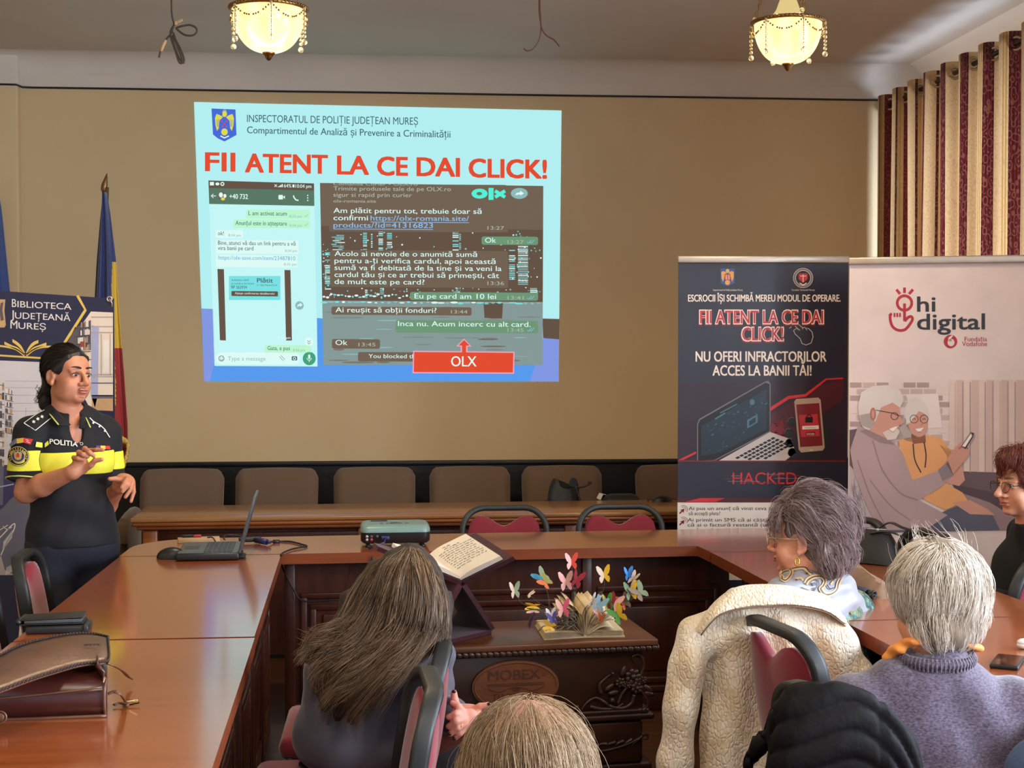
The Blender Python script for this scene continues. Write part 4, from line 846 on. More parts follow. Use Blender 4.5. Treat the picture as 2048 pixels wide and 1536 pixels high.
for i in range(rows):
    y = 385 + (945 - 385) * i / (rows - 1); xl = np.interp(y, py_, [q[1] for q in prof]); xr = np.interp(y, py_, [q[2] for q in prof])
    for j in range(cols_):
        u = j / (cols_ - 1); x = xl + (xr - xl) * u
        p = ony(x, y, YF1 - .03); k = i / rows
        p[1] += .03 * math.sin(u * 15 + 2 * k) * min(1, .25 + k) - .05 * math.sin(u * PI)
        P[i, j] = p
        # blue on the furled upper part, yellow next, red at the hanging fly
        ud = u * (xr - xl) + xl; band = (ud - (196 + (y - 385) * .062)) / 60.0
        seam = (y - 560) / 160.0
        v = .1
        if x > 225 and y > 522 + rnd.uniform(-1, 1): v = .4
        if x > 228 and y > 692: v = .7
        if x < 222 and y > 800 and x > 214: v = .4
        UVa[i, j] = (v, 0, 0)
o = obj('cloth', MB().grid(P, thick=.004), flagcloth('flag_cloth', 0, [(0, (26, 40, 96)), (.3, (196, 160, 40)), (.6, (150, 26, 28))]), fl)
a_ = o.data.attributes.new('cloth', 'FLOAT_VECTOR', 'POINT'); a_.data.foreach_set('vector', np.concatenate([UVa.reshape(-1, 3)] * 2).reshape(-1))
mb = MB(); M_FRINGE = mat('gold_fringe', (196, 158, 72), rough=.45, var=.3, scale=90)
for l in ([(226, 712), (229, 760), (228, 800), (222, 850), (222, 900), (227, 940)], [(233, 865), (243, 872), (254, 880), (256, 893)], [(256, 893), (250, 915), (240, 935), (230, 946)], [(221, 820), (219, 870), (221, 905), (226, 930)]):
    c = bez(l, 10)
    for k in range(len(c) - 1):
        mb.tube([ony(c[k][0], c[k][1], YF1 - .085), ony(c[k][0] + rnd.uniform(-2, 2), c[k][1] + 5, YF1 - .09), ony(c[k][0] + rnd.uniform(-3, 3), c[k][1] + 11, YF1 - .085)], .006, 5)
obj('fringe', mb, M_FRINGE, fl)
f2 = thing('flag', 'deep blue flag furled on a pole, cut off by the left edge of the photo', 'flag', ony(-30, 1150, YF1 + .15) * (1, 1, 0))
tip, bot = ony(-12, 330, YF1 + .15), ony(-32, 1500, YF1 + .15); bot[2] = .03
obj('pole', MB().tube([bot, tip], .014, 10).lathe([(.09, 0), (.09, .02), (.03, .04), (.02, .1)], 20, (bot[0], bot[1], 0)), M_POLE, f2)
P = np.zeros((30, 40, 3))
for i in range(30):
    y = 380 + 500 * i / 29; xl, xr = -22 - 34 * i / 29, np.interp(y, [380, 420, 500, 600, 900], [-6, 1, 9, 19, 40])
    for j in range(40):
        u = j / 39; p = ony(xl + (xr - xl) * u, y, YF1 + .12); p[1] += .03 * math.sin(u * 14) - .05 * math.sin(u * PI); P[i, j] = p
obj('cloth', MB().grid(P, thick=.004), mat('blue_flag_cloth', (30, 52, 112), rough=.6, sheen=.3), f2)
# ================================================================== tables
M_TOP = wood('cherry_veneer', (158, 84, 42), (138, 69, 32), rough=.2, grain=(1.2, 22, 1), spec=.55, coat=.8)
M_EDGE = wood('cherry_edge', (132, 66, 34), (108, 50, 24), rough=.32, grain=(2, 24, 24))
M_PANEL = wood('dark_cherry_panel', (78, 34, 18), (54, 22, 12), rough=.35, grain=(14, 14, 2))
M_OAK = wood('honey_oak_edge', (158, 88, 42), (128, 66, 28), rough=.3, grain=(2, 20, 20))
M_OAKTOP = wood('oak_top', (160, 112, 70), (138, 92, 54), rough=.24, grain=(1.2, 20, 1), spec=.55)
TT = .76
def table(name, label, outline, panels, legs, group='conference tables in a horseshoe', panel_rel=()):
    c = np.mean(np.array(outline), axis=0); t = thing(name, label, 'table', (c[0], c[1], 0), group=group)
    z0 = TT - .045
    mb = MB(); k = len(outline); V = [(x, y, TT) for x, y in outline] + [(x, y, z0) for x, y in outline]
    mb.add(V[:k], [tuple(range(k))], 0); mb.add(V, [tuple(range(k, 2 * k))[::-1]] + [(i, k + i, k + (i + 1) % k, (i + 1) % k) for i in range(k)], 1)
    obj('tabletop', mb, [M_TOP, M_EDGE], t)
    for (a, b, z1) in panels:
        a = np.array(a); b = np.array(b); d = b - a; L = np.linalg.norm(d); d = d / L; n = np.array([d[1], -d[0]])   # n looks to the seen side
        R = np.array([[d[0], n[0], 0], [d[1], n[1], 0], [0, 0, 1.0]]); m_ = (a + b) / 2
        mb = MB().box((m_[0], m_[1], (z0 + z1) / 2), (L, .03, z0 - z1), R=R)
        npan = max(1, round(L / .62)); w_ = L / npan
        for i in range(npan):
            cc = a + d * w_ * (i + .5)
            for (hw, lo, hi, th) in ((w_ / 2 - .06, z1 + .1, z0 - .16, .016), (w_ / 2 - .1, z1 + .14, z0 - .21, .022)):
                for sx in (-1, 1): mb.box((*(cc + d * sx * hw + n * .018), (lo + hi) / 2), (.028, th, hi - lo), bev=.005, R=R)
                for zz in (lo, hi): mb.box((*(cc + n * .018), zz), (2 * hw + .028, th, .028), bev=.005, R=R)
            mb.box((*(cc + n * .016), (z1 + z0) / 2 - .03), (2 * (w_ / 2 - .14), .02, z0 - z1 - .42), bev=.008, R=R)
            mb.box((*(a + d * w_ * i + n * .02), (z0 + z1) / 2), (.045, .02, z0 - z1), bev=.004, R=R)
        mb.box((*(m_ + n * .012), z1 + .04), (L, .02, .08), bev=.004, R=R)
        obj('modesty_panel', mb, M_PANEL, t)
    for (x, y, sx, sy) in legs: obj('leg', MB().box((x, y, z0 / 2), (sx, sy, z0), bev=.006), M_PANEL, t)
    return t
arc = lambda cx, cy, r, a0, a1, n=8: [(cx + r * math.cos(math.radians(a0 + (a1 - a0) * i / n)), cy + r * math.sin(math.radians(a0 + (a1 - a0) * i / n))) for i in range(n + 1)]
# far crossbar with its two rounded corners
out = [(-.476, 6.088), (1.343, 6.177), (1.36, 6.0), (2.105, 6.02)] + arc(1.70, 6.36, .4, 0, 90)[0:] + [(1.352, 6.735), (-.34, 6.655)] + arc(-.85, 6.32, .3, 90, 180) + [(-1.15, 6.075)]
table('conference_table', 'cherry crossbar table of the horseshoe that carries the projector and the laptop', out, [((-.45, 6.24), (1.52, 6.335), 0)], [(-1.0, 6.25, .06, .06), (1.95, 6.3, .06, .06), (-.75, 6.5, .06, .06), (1.7, 6.6, .06, .06)])
table('conference_table', 'cherry table of the left arm, its far section in front of the policewoman', [(-.423, 4.365), (-.475, 6.075), (-1.147, 6.062), (-1.139, 4.36)], [((-.5, 4.42), (-.545, 6.06), 0)], [(-1.08, 4.5, .06, .06), (-1.08, 5.95, .06, .06)])
table('conference_table', 'cherry table of the left arm, its near section under the brown leather satchel', [(-.36, 2.3), (-.42, 4.345), (-1.139, 4.34), (-1.13, 2.3)], [((-.44, 2.4), (-.5, 4.3), 0)], [(-1.08, 2.5, .06, .06), (-1.08, 4.2, .06, .06)])
table('conference_table', 'cherry table of the right arm, its far section under the black handbag', [(1.445, 4.46), (2.2, 4.49), (2.105, 6.005), (1.36, 5.985)], [((1.53, 5.98), (1.60, 4.5), 0)], [(2.05, 4.7, .06, .06), (2.0, 5.8, .06, .06)])
table('conference_table', 'cherry table of the right arm, its near section under the smartphone', [(1.57, 2.3), (2.34, 2.35), (2.202, 4.475), (1.446, 4.445)], [((1.80, 4.4), (1.93, 2.4), 0)], [(2.2, 2.5, .06, .06), (2.1, 4.3, .06, .06)])
# table along the wall
ang = .027; ca, sa = math.cos(ang), math.sin(ang); RB = np.array([[ca, -sa, 0], [sa, ca, 0], [0, 0, 1.0]]); o0 = np.array([-1.345, 7.404, 0])
def bl(x, y, z): return o0 + RB @ np.array([x, y, z])
bt = thing('wall_table', 'long oak table with moulded edge in front of the brown armchairs', 'table', bl(1.7, .28, 0)); LB = 3.5
mb = MB().box(bl(LB / 2, .285, TT - .012), (LB, .57, .024), m=0, bev=.006, R=RB).box(bl(LB / 2, .285, TT - .034), (LB - .012, .558, .026), m=1, bev=.012, R=RB, seg=3).box(bl(LB / 2, .285, TT - .055), (LB - .05, .52, .022), m=1, bev=.008, R=RB)
obj('tabletop', mb, [M_OAKTOP, M_OAK], bt)
obj('front_panel', MB().box(bl(LB / 2, .10, .36), (LB - .18, .025, .68), R=RB).box(bl(LB / 2, .085, .64), (LB - .18, .02, .06), bev=.005, R=RB), M_PANEL, bt)
for x in (.09, 1.2, 2.3, LB - .09):
    obj('leg', MB().box(bl(x, .10, .345), (.075, .07, .69), bev=.008, R=RB).box(bl(x, .45, .345), (.06, .06, .69), bev=.008, R=RB), M_OAK, bt)

# ================================================================== red conference chairs
M_RED = mat('red_upholstery', (124, 26, 42), rough=.85, var=.14, scale=220, sheen=.5, bump=.15, bscale=700)
M_CHFR = mat('charcoal_chair_frame', (34, 36, 36), rough=.48, var=.1, scale=12)
def chair_back_outline(w_, z0, z1, r, n=8):
    return [(-w_ / 2, z0)] + [(-w_ / 2 + r - r * math.cos(a), z1 - r + r * math.sin(a)) for a in np.linspace(0, PI / 2, n)] + [(w_ / 2 - r + r * math.sin(a), z1 - r + r * math.cos(a)) for a in np.linspace(0, PI / 2, n)] + [(w_ / 2, z0)]
def make_red_chair():
    t = thing('conference_chair', 'x', 'chair', (0, 0, 0), world=False)
    tilt = lambda x, z: (x, -.19 - (z - .45) * .16 - .03 * (1 - (x / .21) ** 2) * 1.0, z)
    # seat cushion
    mb = MB().box((0, .02, .435), (.43, .43, .07), bev=.03, seg=3); obj('seat', mb, M_RED, t)
    # padded back with a dipped top
    nu, nz = 21, 14; front = np.zeros((nu, nz, 3)); W_ = .375
    for i in range(nu):
        u = -1 + 2 * i / (nu - 1); x = u * W_ / 2
        edge = math.sqrt(max(0, 1 - max(0, (abs(u) - .55) / .45) ** 2)); top = .70 + .105 * edge - .055 * math.exp(-(u / .36) ** 2)
        for j in range(nz):
            v = j / (nz - 1); z = .43 + (top - .43) * v
            y = tilt(x, z)[1]; bulge = .026 * (1 - abs(u) ** 4) ** .5 * math.sin(PI * min(1, max(0, .03 + v * .94))) ** .35
            front[i, j] = (x, y + bulge, z)
    back = front.copy(); 
    for i in range(nu):
        for j in range(nz): y = tilt(front[i, j, 0], front[i, j, 2])[1]; back[i, j, 1] = y - (front[i, j, 1] - y) - .006
    ring = np.concatenate([front, back[:, ::-1]], axis=1)
    mb = MB().grid(ring[::-1], cv=True)
    for i in (0, nu - 1): mb.add(ring[i], [tuple(range(ring.shape[1]))[::(1 if i == 0 else -1)]], 0, True)
    obj('backrest', mb, M_RED, t)
    ol = chair_back_outline(.42, .40, .84, .11)
    P = [tilt(x, z) for x, z in ol]
    mb = MB(); nP = len(P); Pn = np.array(P)
    T = np.gradient(Pn, axis=0); T /= np.linalg.norm(T, axis=1, keepdims=True); yv = np.array([0, 1.0, .0])
    V = []
    for i in range(nP):
        s_ = np.cross(T[i], yv); s_ /= np.linalg.norm(s_)
        for a, b in ((-.012, -.022), (.012, -.022), (.014, -.012), (.014, .012), (.012, .022), (-.012, .022), (-.014, .012), (-.014, -.012)): V.append(Pn[i] + s_ * a + yv * b)
    mb.add(V, [(i * 8 + j, i * 8 + (j + 1) % 8, (i + 1) * 8 + (j + 1) % 8, (i + 1) * 8 + j) for i in range(nP - 1) for j in range(8)] + [tuple(range(8))[::-1], tuple(range(8 * nP - 8, 8 * nP))], 0, True)
    obj('back_frame', mb, M_CHFR, t)
    for s in (-1, 1):
        obj('leg', MB().tube([(s * .205, -.185, .42), (s * .205, -.19, .2), (s * .205, -.23, .0)], .0125, 8), M_CHFR, t)
        obj('leg', MB().tube([(s * .2, .2, .41), (s * .205, .215, .2), (s * .205, .235, .0)], .0125, 8), M_CHFR, t)
    obj('seat_frame', MB().tube([(-.2, .2, .4), (.2, .2, .4), (.2, -.19, .4), (-.2, -.19, .4)], .011, 6, closed=True), M_CHFR, t)
    return t
_rc = make_red_chair(); _rcu = [0]
def red_chair(x, y, fx, fy, label, group=None):
    rz = math.atan2(fy, fx) - PI / 2
    # (x, y) is the middle of the back
    r = math.hypot(fx, fy); ox, oy = x + fx / r * .245, y + fy / r * .245
    if not _rcu[0]:
        _rcu[0] = 1; _rc.location = (ox, oy, 0); _rc.rotation_euler = (0, 0, rz); _rc['label'] = label; o = _rc
    else: o = dup(_rc, (ox, oy, 0), rz, label)
    o['group'] = 'red conference chairs'
    return o
red_chair(.55, 7.0, 0, -1, 'red chair tucked behind the crossbar, nearer the projector')
red_chair(1.13, 7.0, 0, -1, 'red chair tucked behind the crossbar, beside the dark banner')
red_chair(-1.39, 5.58, 1, .06, 'red chair by the left table arm, directly in front of the policewoman')
red_chair(-1.40, 4.92, 1, .06, 'red chair cut by the left photo edge, beside the left table arm')
red_chair(.135, 4.48, -1, 0, 'empty red chair hidden behind the long-haired woman, only its seat showing')
red_chair(.10, 3.88, -1, -.05, 'red chair the long-haired woman in grey sits on')
red_chair(.06, 3.40, -1, -.05, 'empty red chair with its back edge-on, nearest behind the long-haired woman')
red_chair(1.12, 4.0, .98, .2, 'empty red chair between the cream jacket and the woman in the lilac sweater')
red_chair(1.2, 4.42, .1, 1, 'red chair hidden under the cream quilted jacket')
red_chair(1.03, 3.2, .9, .43, 'red chair under the black padded jacket')
red_chair(2.38, 5.13, -.8, .6, 'red chair the red-haired woman in black sits on')
red_chair(2.10, 6.43, -.75, -.66, 'red chair behind the black handbag, in front of the white banner')
red_chair(2.27, 5.9, -1, -.1, 'red chair mostly hidden by the black handbag straps')

# ================================================================== brown armchairs along the wall
M_BROWN = mat('taupe_upholstery', (106, 84, 66), rough=.9, var=.1, scale=300, sheen=.3, bump=.1, bscale=600)
M_BLACKP = mat('black_chair_base', (24, 22, 22), rough=.5)
def make_armchair():
    t = thing('armchair', 'x', 'armchair', (0, 0, 0), world=False)      # faces -Y, back front at y = 0
    nu, nz = 25, 15; P = np.zeros((nu, nz * 2, 3)); W_ = .495
    for i in range(nu):
        u = -1 + 2 * i / (nu - 1); e = abs(u) ** 7; x = u * W_ / 2
        for j in range(nz):
            v = j / (nz - 1); z1 = .90 - .05 * max(0, (abs(u) - .80) / .20) ** 2.4 + .008 * (1 - u * u); z = .40 + (z1 - .40) * v
            th = .05 * (1 - .75 * max(0, (abs(u) - .8) / .2) ** 2) * (1 - .8 * max(0, (v - .85) / .15) ** 2)
            lean = .10 * v
            xx = x * (1 - .03 * (1 - v))
            P[i, j] = (xx, .05 - th + lean - .01 * math.sin(v * PI), z); P[i, 2 * nz - 1 - j] = (xx, .05 + th + lean, z)
    mb = MB().grid(P, cv=True)
    for i in (0, nu - 1): mb.add(P[i], [tuple(range(2 * nz))[::(-1 if i == 0 else 1)]], 0, True)
    obj('backrest', mb, M_BROWN, t)
    obj('seat', MB().box((0, -.22, .40), (.44, .48, .13), bev=.045, seg=3), M_BROWN, t)
    for s in (-1, 1):
        arm = bez([(s * .246, .05, .56), (s * .246, -.02, .65), (s * .246, -.1, .672), (s * .246, -.3, .655), (s * .246, -.44, .62), (s * .246, -.455, .54)], 6)
        obj('armrest', MB().tube(arm, .036, 12).box((s * .246, -.2, .47), (.05, .46, .42), bev=.02), M_BROWN, t)
        for y in (-.42, .06): obj('leg', MB().box((s * .22, y, .17), (.035, .035, .34), bev=.005), M_BLACKP, t)
    return t
_ac = make_armchair()
XS = [(270 + 443) / 2, (465 + 634) / 2, (665 + 833) / 2, (859 + 1026) / 2, (1047 + 1215) / 2, 1363]
AL = ['brown armchair with its near arm in view, first from the flag', 'brown armchair straight behind the laptop screen', 'brown armchair by the wall behind the projector, third from the flag',
      'brown armchair by the wall, between the projector chair and the backpack chair', 'brown armchair holding the black backpack', 'brown armchair half hidden by the dark banner']
for i, (x, l) in enumerate(zip(XS, AL)):
    p = ony(x, 950, 8.48)
    if i == 0: _ac.location = (p[0], 8.5, 0); _ac['label'] = l; _ac['group'] = 'brown armchairs along the wall'
    else: dup(_ac, (p[0], 8.5 + .008 * i, 0), .01 * (i % 3 - 1), l, 'brown armchairs along the wall')
# ================================================================== laptop, mouse and cables on the crossbar
M_BLK = mat('black_plastic', (20, 21, 22), rough=.38, var=.08, scale=30); M_GRAPH = mat('graphite_plastic', (70, 74, 76), rough=.35, var=.06)
M_SILV = mat('silver_plastic', (170, 172, 174), rough=.3, metal=.5, var=.05)
M_KEY = mat('dark_keys', (44, 46, 50), rough=.4); M_CABLE = mat('black_rubber', (24, 22, 24), rough=.5)
nl, nr = onz(345, 1111, .775), onz(478, 1114, .775); fl_, fr_ = onz(366, 1085, .775), onz(490, 1082, .775)
lp = thing('laptop', 'open dark laptop turned edge-on, its keyboard towards the policewoman', 'laptop', (nl + nr + fl_ + fr_) / 4 * (1, 1, 0) + (0, 0, TT))
ey = fr_ - nr; ey[2] = 0; ey /= np.linalg.norm(ey); ex = np.array([ey[1], -ey[0], 0]); LYL = .345; LXL = .255
cb = nr - ex * LXL / 2 + ey * LYL / 2; cb[2] = TT + .018; RL = np.stack([ex, ey, np.array([0, 0, 1])], 1)
obj('base', MB().box(cb, (LXL, LYL, .03), bev=.007, R=RL), M_BLK, lp)
def lpp(u, v, z=.0005): return nr - ex * LXL * (1 - u) + ey * LYL * v + np.array([0, 0, TT + .033 + z - nr[2]])
mb = MB().box(lpp(.5, .5), (LXL - .012, LYL - .012, .001), R=RL, m=1)
for r in range(6):
    for c in range(14): mb.box(lpp(.46 + r * .078, .09 + c * .063, .002), (.0165, .0175, .003), R=RL, m=0, bev=.001)
obj('keyboard', mb, [M_KEY, M_GRAPH], lp)
obj('touchpad', MB().box(lpp(.2, .5, .001), (.06, .1, .001), R=RL), M_KEY, lp)
hinge = lpp(1.0, .5, -.004); tl = np.array([math.sin(.27), 0, math.cos(.27)]); sd = ex * tl[0] + np.array([0, 0, 1]) * tl[2]; sn = np.cross(ey, sd)
RS = np.stack([sd, ey, np.cross(sd, ey)], 1)
obj('screen_lid', MB().box(hinge + sd * .118, (.236, LYL, .012), bev=.004, R=RS), M_GRAPH, lp)
obj('screen', MB().box(hinge + sd * .12 + np.cross(sd, ey) * .0063, (.19, LYL - .03, .0008), R=RS).move((0, 0, 0)), emat('laptop_screen', (120, 170, 190), .5), lp)
m_c = onz(341, 1117, TT); mb = MB()
ms = thing('computer_mouse', 'black wireless mouse next to the laptop on the cherry table', 'mouse', m_c)
nu, nv = 20, 10; P = np.zeros((nu, nv, 3))
for i in range(nu):
    a = 2 * PI * i / nu
    for j in range(nv):
        t_ = PI / 2 * j / (nv - 1); r = math.cos(t_); P[i, j] = m_c + np.array([.058 * r * math.cos(a) + .008 * math.sin(t_), .031 * r * math.sin(a), .046 * math.sin(t_) ** .8 + .002])
obj('shell', MB().grid(P, cu=True).add(P[:, 0], [tuple(range(nu))[::-1]]), M_BLK, ms)
obj('scroll_wheel', MB().ell(m_c + (.03, 0, .034), (.009, .004, .007), nu=12, nv=8), M_GRAPH, ms)
# black note case with a white sheet
a, b = onz(407, 1118, TT), onz(489, 1117, TT); nb = thing('note_case', 'flat black case with a white paper edge sticking out, in front of the laptop', 'case', (a + b) / 2)
d = b - a; L = np.linalg.norm(d); d /= L; Rn = np.stack([d, np.array([-d[1], d[0], 0]), np.array([0, 0, 1])], 1)
obj('cover', MB().box((a + b) / 2 + (0, .03, .008), (L, .07, .015), bev=.004, R=Rn), M_BLK, nb); obj('paper', MB().box((a + b) / 2 + (-.03, .035, .0165), (L * .92, .06, .002), R=Rn), mat('white_paper', (232, 228, 220), rough=.8, var=.03), nb)
# wooden block with two memory sticks
a, b = onz(354, 1087, TT), onz(438, 1084, TT); d = b - a; L = np.linalg.norm(d); d /= L; Rn = np.stack([d, np.array([-d[1], d[0], 0]), np.array([0, 0, 1])], 1)
c = (a + b) / 2 + (0, .02, 0)
tag(obj('paper_box', MB().box(c + (0, 0, .011), (L, .05, .022), bev=.002, R=Rn), mat('kraft_card', (182, 154, 116), rough=.8), org=c), 'small flat kraft box behind the laptop keyboard', 'box')
us = thing('memory_stick', 'black and red memory stick on the kraft box behind the laptop', 'memory stick', c + (-.03, 0, .022))
obj('cap', MB().box(c + (-.048, 0, .028), (.05, .018, .011), bev=.003, R=Rn), M_BLK, us); obj('body', MB().box(c + (-.006, 0, .028), (.036, .018, .011), bev=.003, R=Rn), mat('red_plastic', (168, 40, 40), rough=.35), us)
# video adapter and cable to the projector
vc = thing('video_cable', 'black video cable with blue plug running from the laptop over the table edge', 'cable', onz(560, 1085, TT))
z = TT + .012
obj('adapter', MB().box(onz(500, 1079, z + .005), (.1, .034, .02), bev=.005, R=Rn), M_BLK, vc); obj('plug', MB().tube([onz(512, 1080, z + .004), onz(533, 1084, z + .004)], .0135, 10).tube([onz(533, 1084, z + .004), onz(541, 1084.5, z + .004)], .007, 8), mat('blue_plug', (30, 34, 84), rough=.4), vc)
obj('cord', MB().tube(bez([onz(536, 1084, z), onz(555, 1083, TT + .005), onz(580, 1083, TT + .005), onz(605, 1089, TT + .005), onz(614, 1092, TT + .005), onz(606, 1094, TT + .006), onz(585, 1098, TT + .006), onz(567, 1105, TT + .006), onz(562, 1109.5, TT + .005), onz(562, 1111, TT - .005), at(563, 1130, 6.19), at(572, 1150, 6.17), at(588, 1180, 6.16), at(600, 1199, 6.15), at(625, 1203, 6.15), at(660, 1200, 6.15), at(700, 1194, 6.15), at(735, 1150, 6.1), at(745, 1112, 6.09)], 6), .0042, 6).tube([onz(546, 1083.5, TT + .006), onz(559, 1083, TT + .006)], .009, 10), M_CABLE, vc)
obj('cord_loop', MB().tube(bez([onz(450, 1080, TT + .02), onz(447, 1075, TT + .03), onz(455, 1070, TT + .035), onz(475, 1071, TT + .03), onz(492, 1076, TT + .02)], 6), .0035, 6).tube(bez([onz(415, 1075, TT + .028), onz(425, 1075, TT + .03), onz(432, 1085, TT + .02)], 6), .003, 6), M_CABLE, vc)

# ================================================================== projector
pc = (onz(727, 1096, TT) + onz(855, 1094, TT)) / 2; rzp = math.atan2(*(onz(855, 1094, TT) - onz(727, 1096, TT))[1::-1])
pjr = thing('projector', 'black projector with its top lit pale green, back panel of sockets facing the camera', 'projector', pc)
RP = rotm(0, 0, rzp)
def pp(x, y, z): return pc + RP @ np.array([x, y, z])
PW, PD = .305, .225
mb = MB(); sec = []
def rr(w_, d_, r, n=6): return [(sx * (w_ / 2 - r) + r * math.cos(a), sy * (d_ / 2 - r) + r * math.sin(a)) for sx, sy, a0 in ((1, 1, 0), (-1, 1, 90), (-1, -1, 180), (1, -1, 270)) for a in np.radians(np.linspace(a0, a0 + 90, n))]
def loft(levels, m=0):
    mb = MB(); G = np.array([[pp(x, y + PD / 2, z) for x, y in rr(w_, d_, r)] for (w_, d_, r, z) in levels]); mb.grid(G[:, ::-1], cv=True); k = G.shape[1]
    mb.add(G[0], [tuple(range(k))[::-1]]); mb.add(G[-1], [tuple(range(k))]); return mb
obj('lower_body', loft([(PW - .02, PD - .02, .03, .017), (PW, PD, .035, .028), (PW, PD, .035, .066)]), M_BLK, pjr)
obj('top_cover', loft([(PW + .002, PD + .002, .035, .066), (PW, PD, .035, .082), (PW - .02, PD - .02, .03, .094), (PW - .05, PD - .05, .02, .098)]), mat('green_lit_plastic', (112, 140, 134), rough=.3, var=.04), pjr)  # greenish light falling on the top is put into its colour
obj('lens_slider', MB().box(pp(-.07, PD * .72, .0985), (.075, .03, .004), bev=.002, R=RP), M_BLK, pjr)
mb = MB()
for k in range(5): mb.box(pp(-.06 + .028 * k, .07, .099), (.016, .008, .003), bev=.001, R=RP)
mb.tube([pp(.0 + .022 * math.cos(a), .075 + .013 * math.sin(a), .099) for a in np.linspace(0, 2 * PI, 18, endpoint=False)], .0025, 5, closed=True)
obj('control_buttons', mb, M_GRAPH, pjr)
for i, (x, zz, c) in enumerate(((-.125, .05, 'w'), (-.125, .036, 'w'), (-.105, .05, 'k'), (-.105, .036, 'r'), (-.08, .05, 'k'))):
    obj('socket', MB().lathe([(.0035, -.006), (.006, -.006), (.006, .004), (.002, .004)], 12, pp(x, -.002, zz), R=rotm(PI / 2) if 1 else None), {'w': MATS['silver_plastic'], 'r': MATS['red_plastic'], 'k': M_GRAPH}[c], pjr)
obj('video_plug', MB().box(pp(-.045, -.012, .045), (.036, .03, .016), bev=.003, R=RP).tube([pp(-.045, -.025, .045), pp(-.05, -.05, .03), pp(-.09, -.055, .012), pp(-.12, -.05, .005)], .0042, 6), mat('blue_plug', (30, 34, 84)), pjr)
for s in (-1, 1): obj('foot', MB().lathe([(.008, .018), (.008, .01), (.013, .008), (.013, 0)][::-1], 12, pp(s * .12, .02, 0)), M_BLK, pjr); obj('foot', MB().lathe([(.008, .018), (.008, .01), (.013, .008), (.013, 0)][::-1], 12, pp(s * .12, .2, 0)), M_BLK, pjr)

# ================================================================== things on the wall table
zb = .76
bp = thing('backpack', 'black slouched backpack with a loose strap on the fifth brown armchair', 'backpack', (ony(1118, 990, 8.2)[0], 8.3, .47))
x0 = ony(1118, 990, 8.3)
nu, nv = 24, 14; P = np.zeros((nu, nv, 3))
for i in range(nu):
    a = 2 * PI * i / nu
    for j in range(nv):
        v = j / (nv - 1); sq = lambda q: math.copysign(abs(q) ** .7, q)
        zt = .47 + .375 * v; w_ = .115 * (1 - .45 * v ** 2) ; dd = .085 * (1 - .5 * v ** 3)
        P[i, j] = (x0[0] + w_ * sq(math.cos(a)) * (1 if math.cos(a) > -.2 else 1.0) + .02 * v + .012 * math.sin(9 * v + 3 * a), 8.2 + dd * sq(math.sin(a)), zt + .03 * math.sin(2 * a + 1) * v)
obj('body', MB().grid(P, cu=True).add(P[:, 0], [tuple(range(nu))[::-1]]).add(P[:, -1], [tuple(range(nu))], 0, True), mat('black_nylon', (26, 28, 34), rough=.55, var=.25, scale=30, bump=.4, bscale=25), bp)
obj('strap', MB().tube(bez([(x0[0] + .04, 8.14, .84), (x0[0] + .1, 8.1, .83), (x0[0] + .16, 8.1, .855), (x0[0] + .145, 8.1, .86)], 6), .012, 8, flat=.5).tube(bez([(x0[0] + .07, 8.1, .84), (x0[0] + .1, 8.09, .74), (x0[0] + .12, 8.1, .6)], 6), .007, 6), MATS['black_nylon'], bp)
obj('front_pocket', MB().ell((x0[0] - .085, 8.13, .6), (.06, .06, .16)), MATS['black_nylon'], bp)
q = ony(1222, 995, 8.15)
sb = thing('shoulder_bag', 'flat black bag with a white tag between the last two brown armchairs', 'bag', (q[0] + .06, 8.15, .42))
obj('body', MB().box((q[0] + .07, 8.2, .60), (.22, .14, .36), bev=.05, seg=3), MATS['black_nylon'], sb); obj('tag', MB().box((q[0] - .07, 8.12, .775), (.025, .004, .035), R=rotm(0, .5, 0)).tube([(q[0] - .065, 8.125, .79), (q[0] - .03, 8.15, .78)], .003, 5), MATS['white_paper'], sb)
q = onz(1325, 1003, TT); k = thing('computer_mouse', 'black mouse with a thin cable on the wall table beside the dark banner', 'mouse', q)
P = np.zeros((20, 8, 3))
for i in range(20):
    for j in range(8):
        a = 2 * PI * i / 20; t_ = PI / 2 * j / 7; P[i, j] = q + np.array([.06 * math.cos(t_) * math.cos(a), .03 * math.cos(t_) * math.sin(a), .034 * math.sin(t_)])
obj('shell', MB().grid(P, cu=True).add(P[:, 0], [tuple(range(20))[::-1]]), M_BLK, k)
obj('cord', MB().tube(bez([q + (.05, 0, .015), q + (.12, .02, .004), q + (.2, .0, .004)], 6), .0025, 5).tube(bez([q + (-.05, 0, .012), q + (-.075, .01, .01), q + (-.08, .04, .004), q + (-.06, .06, .004)], 6), .002, 5), M_CABLE, k)

# ================================================================== carved chest inside the horseshoe
CH = .62; ca_ = math.radians(5.9)
RC = rotm(0, 0, ca_); c0 = np.array([.925, 4.90, 0])         # front right corner of the lid
def cp(x, y, z): return c0 + RC @ np.array([x, y, z])       # x runs left (negative), y runs back
M_WALN = wood('dark_walnut', (62, 34, 22), (40, 20, 13), rough=.3, grain=(2, 18, 12)); M_LID = wood('walnut_lid', (104, 62, 38), (76, 42, 24), rough=.28, grain=(1.5, 20, 1))
M_CARVE = mat('carved_walnut', (58, 36, 26), rough=.32, var=.3, scale=40)
LW = 1.02
chest = thing('carved_chest', 'dark carved wooden chest with a leather oval plaque, standing inside the horseshoe', 'chest', cp(-LW / 2, .2, 0))
obj('lid', MB().box(cp(-LW / 2, .2, CH - .012), (LW, .42, .024), bev=.006, R=RC), M_LID, chest)
mb = MB().box(cp(-LW / 2, .2, CH - .034), (LW - .01, .41, .022), bev=.01, R=RC)
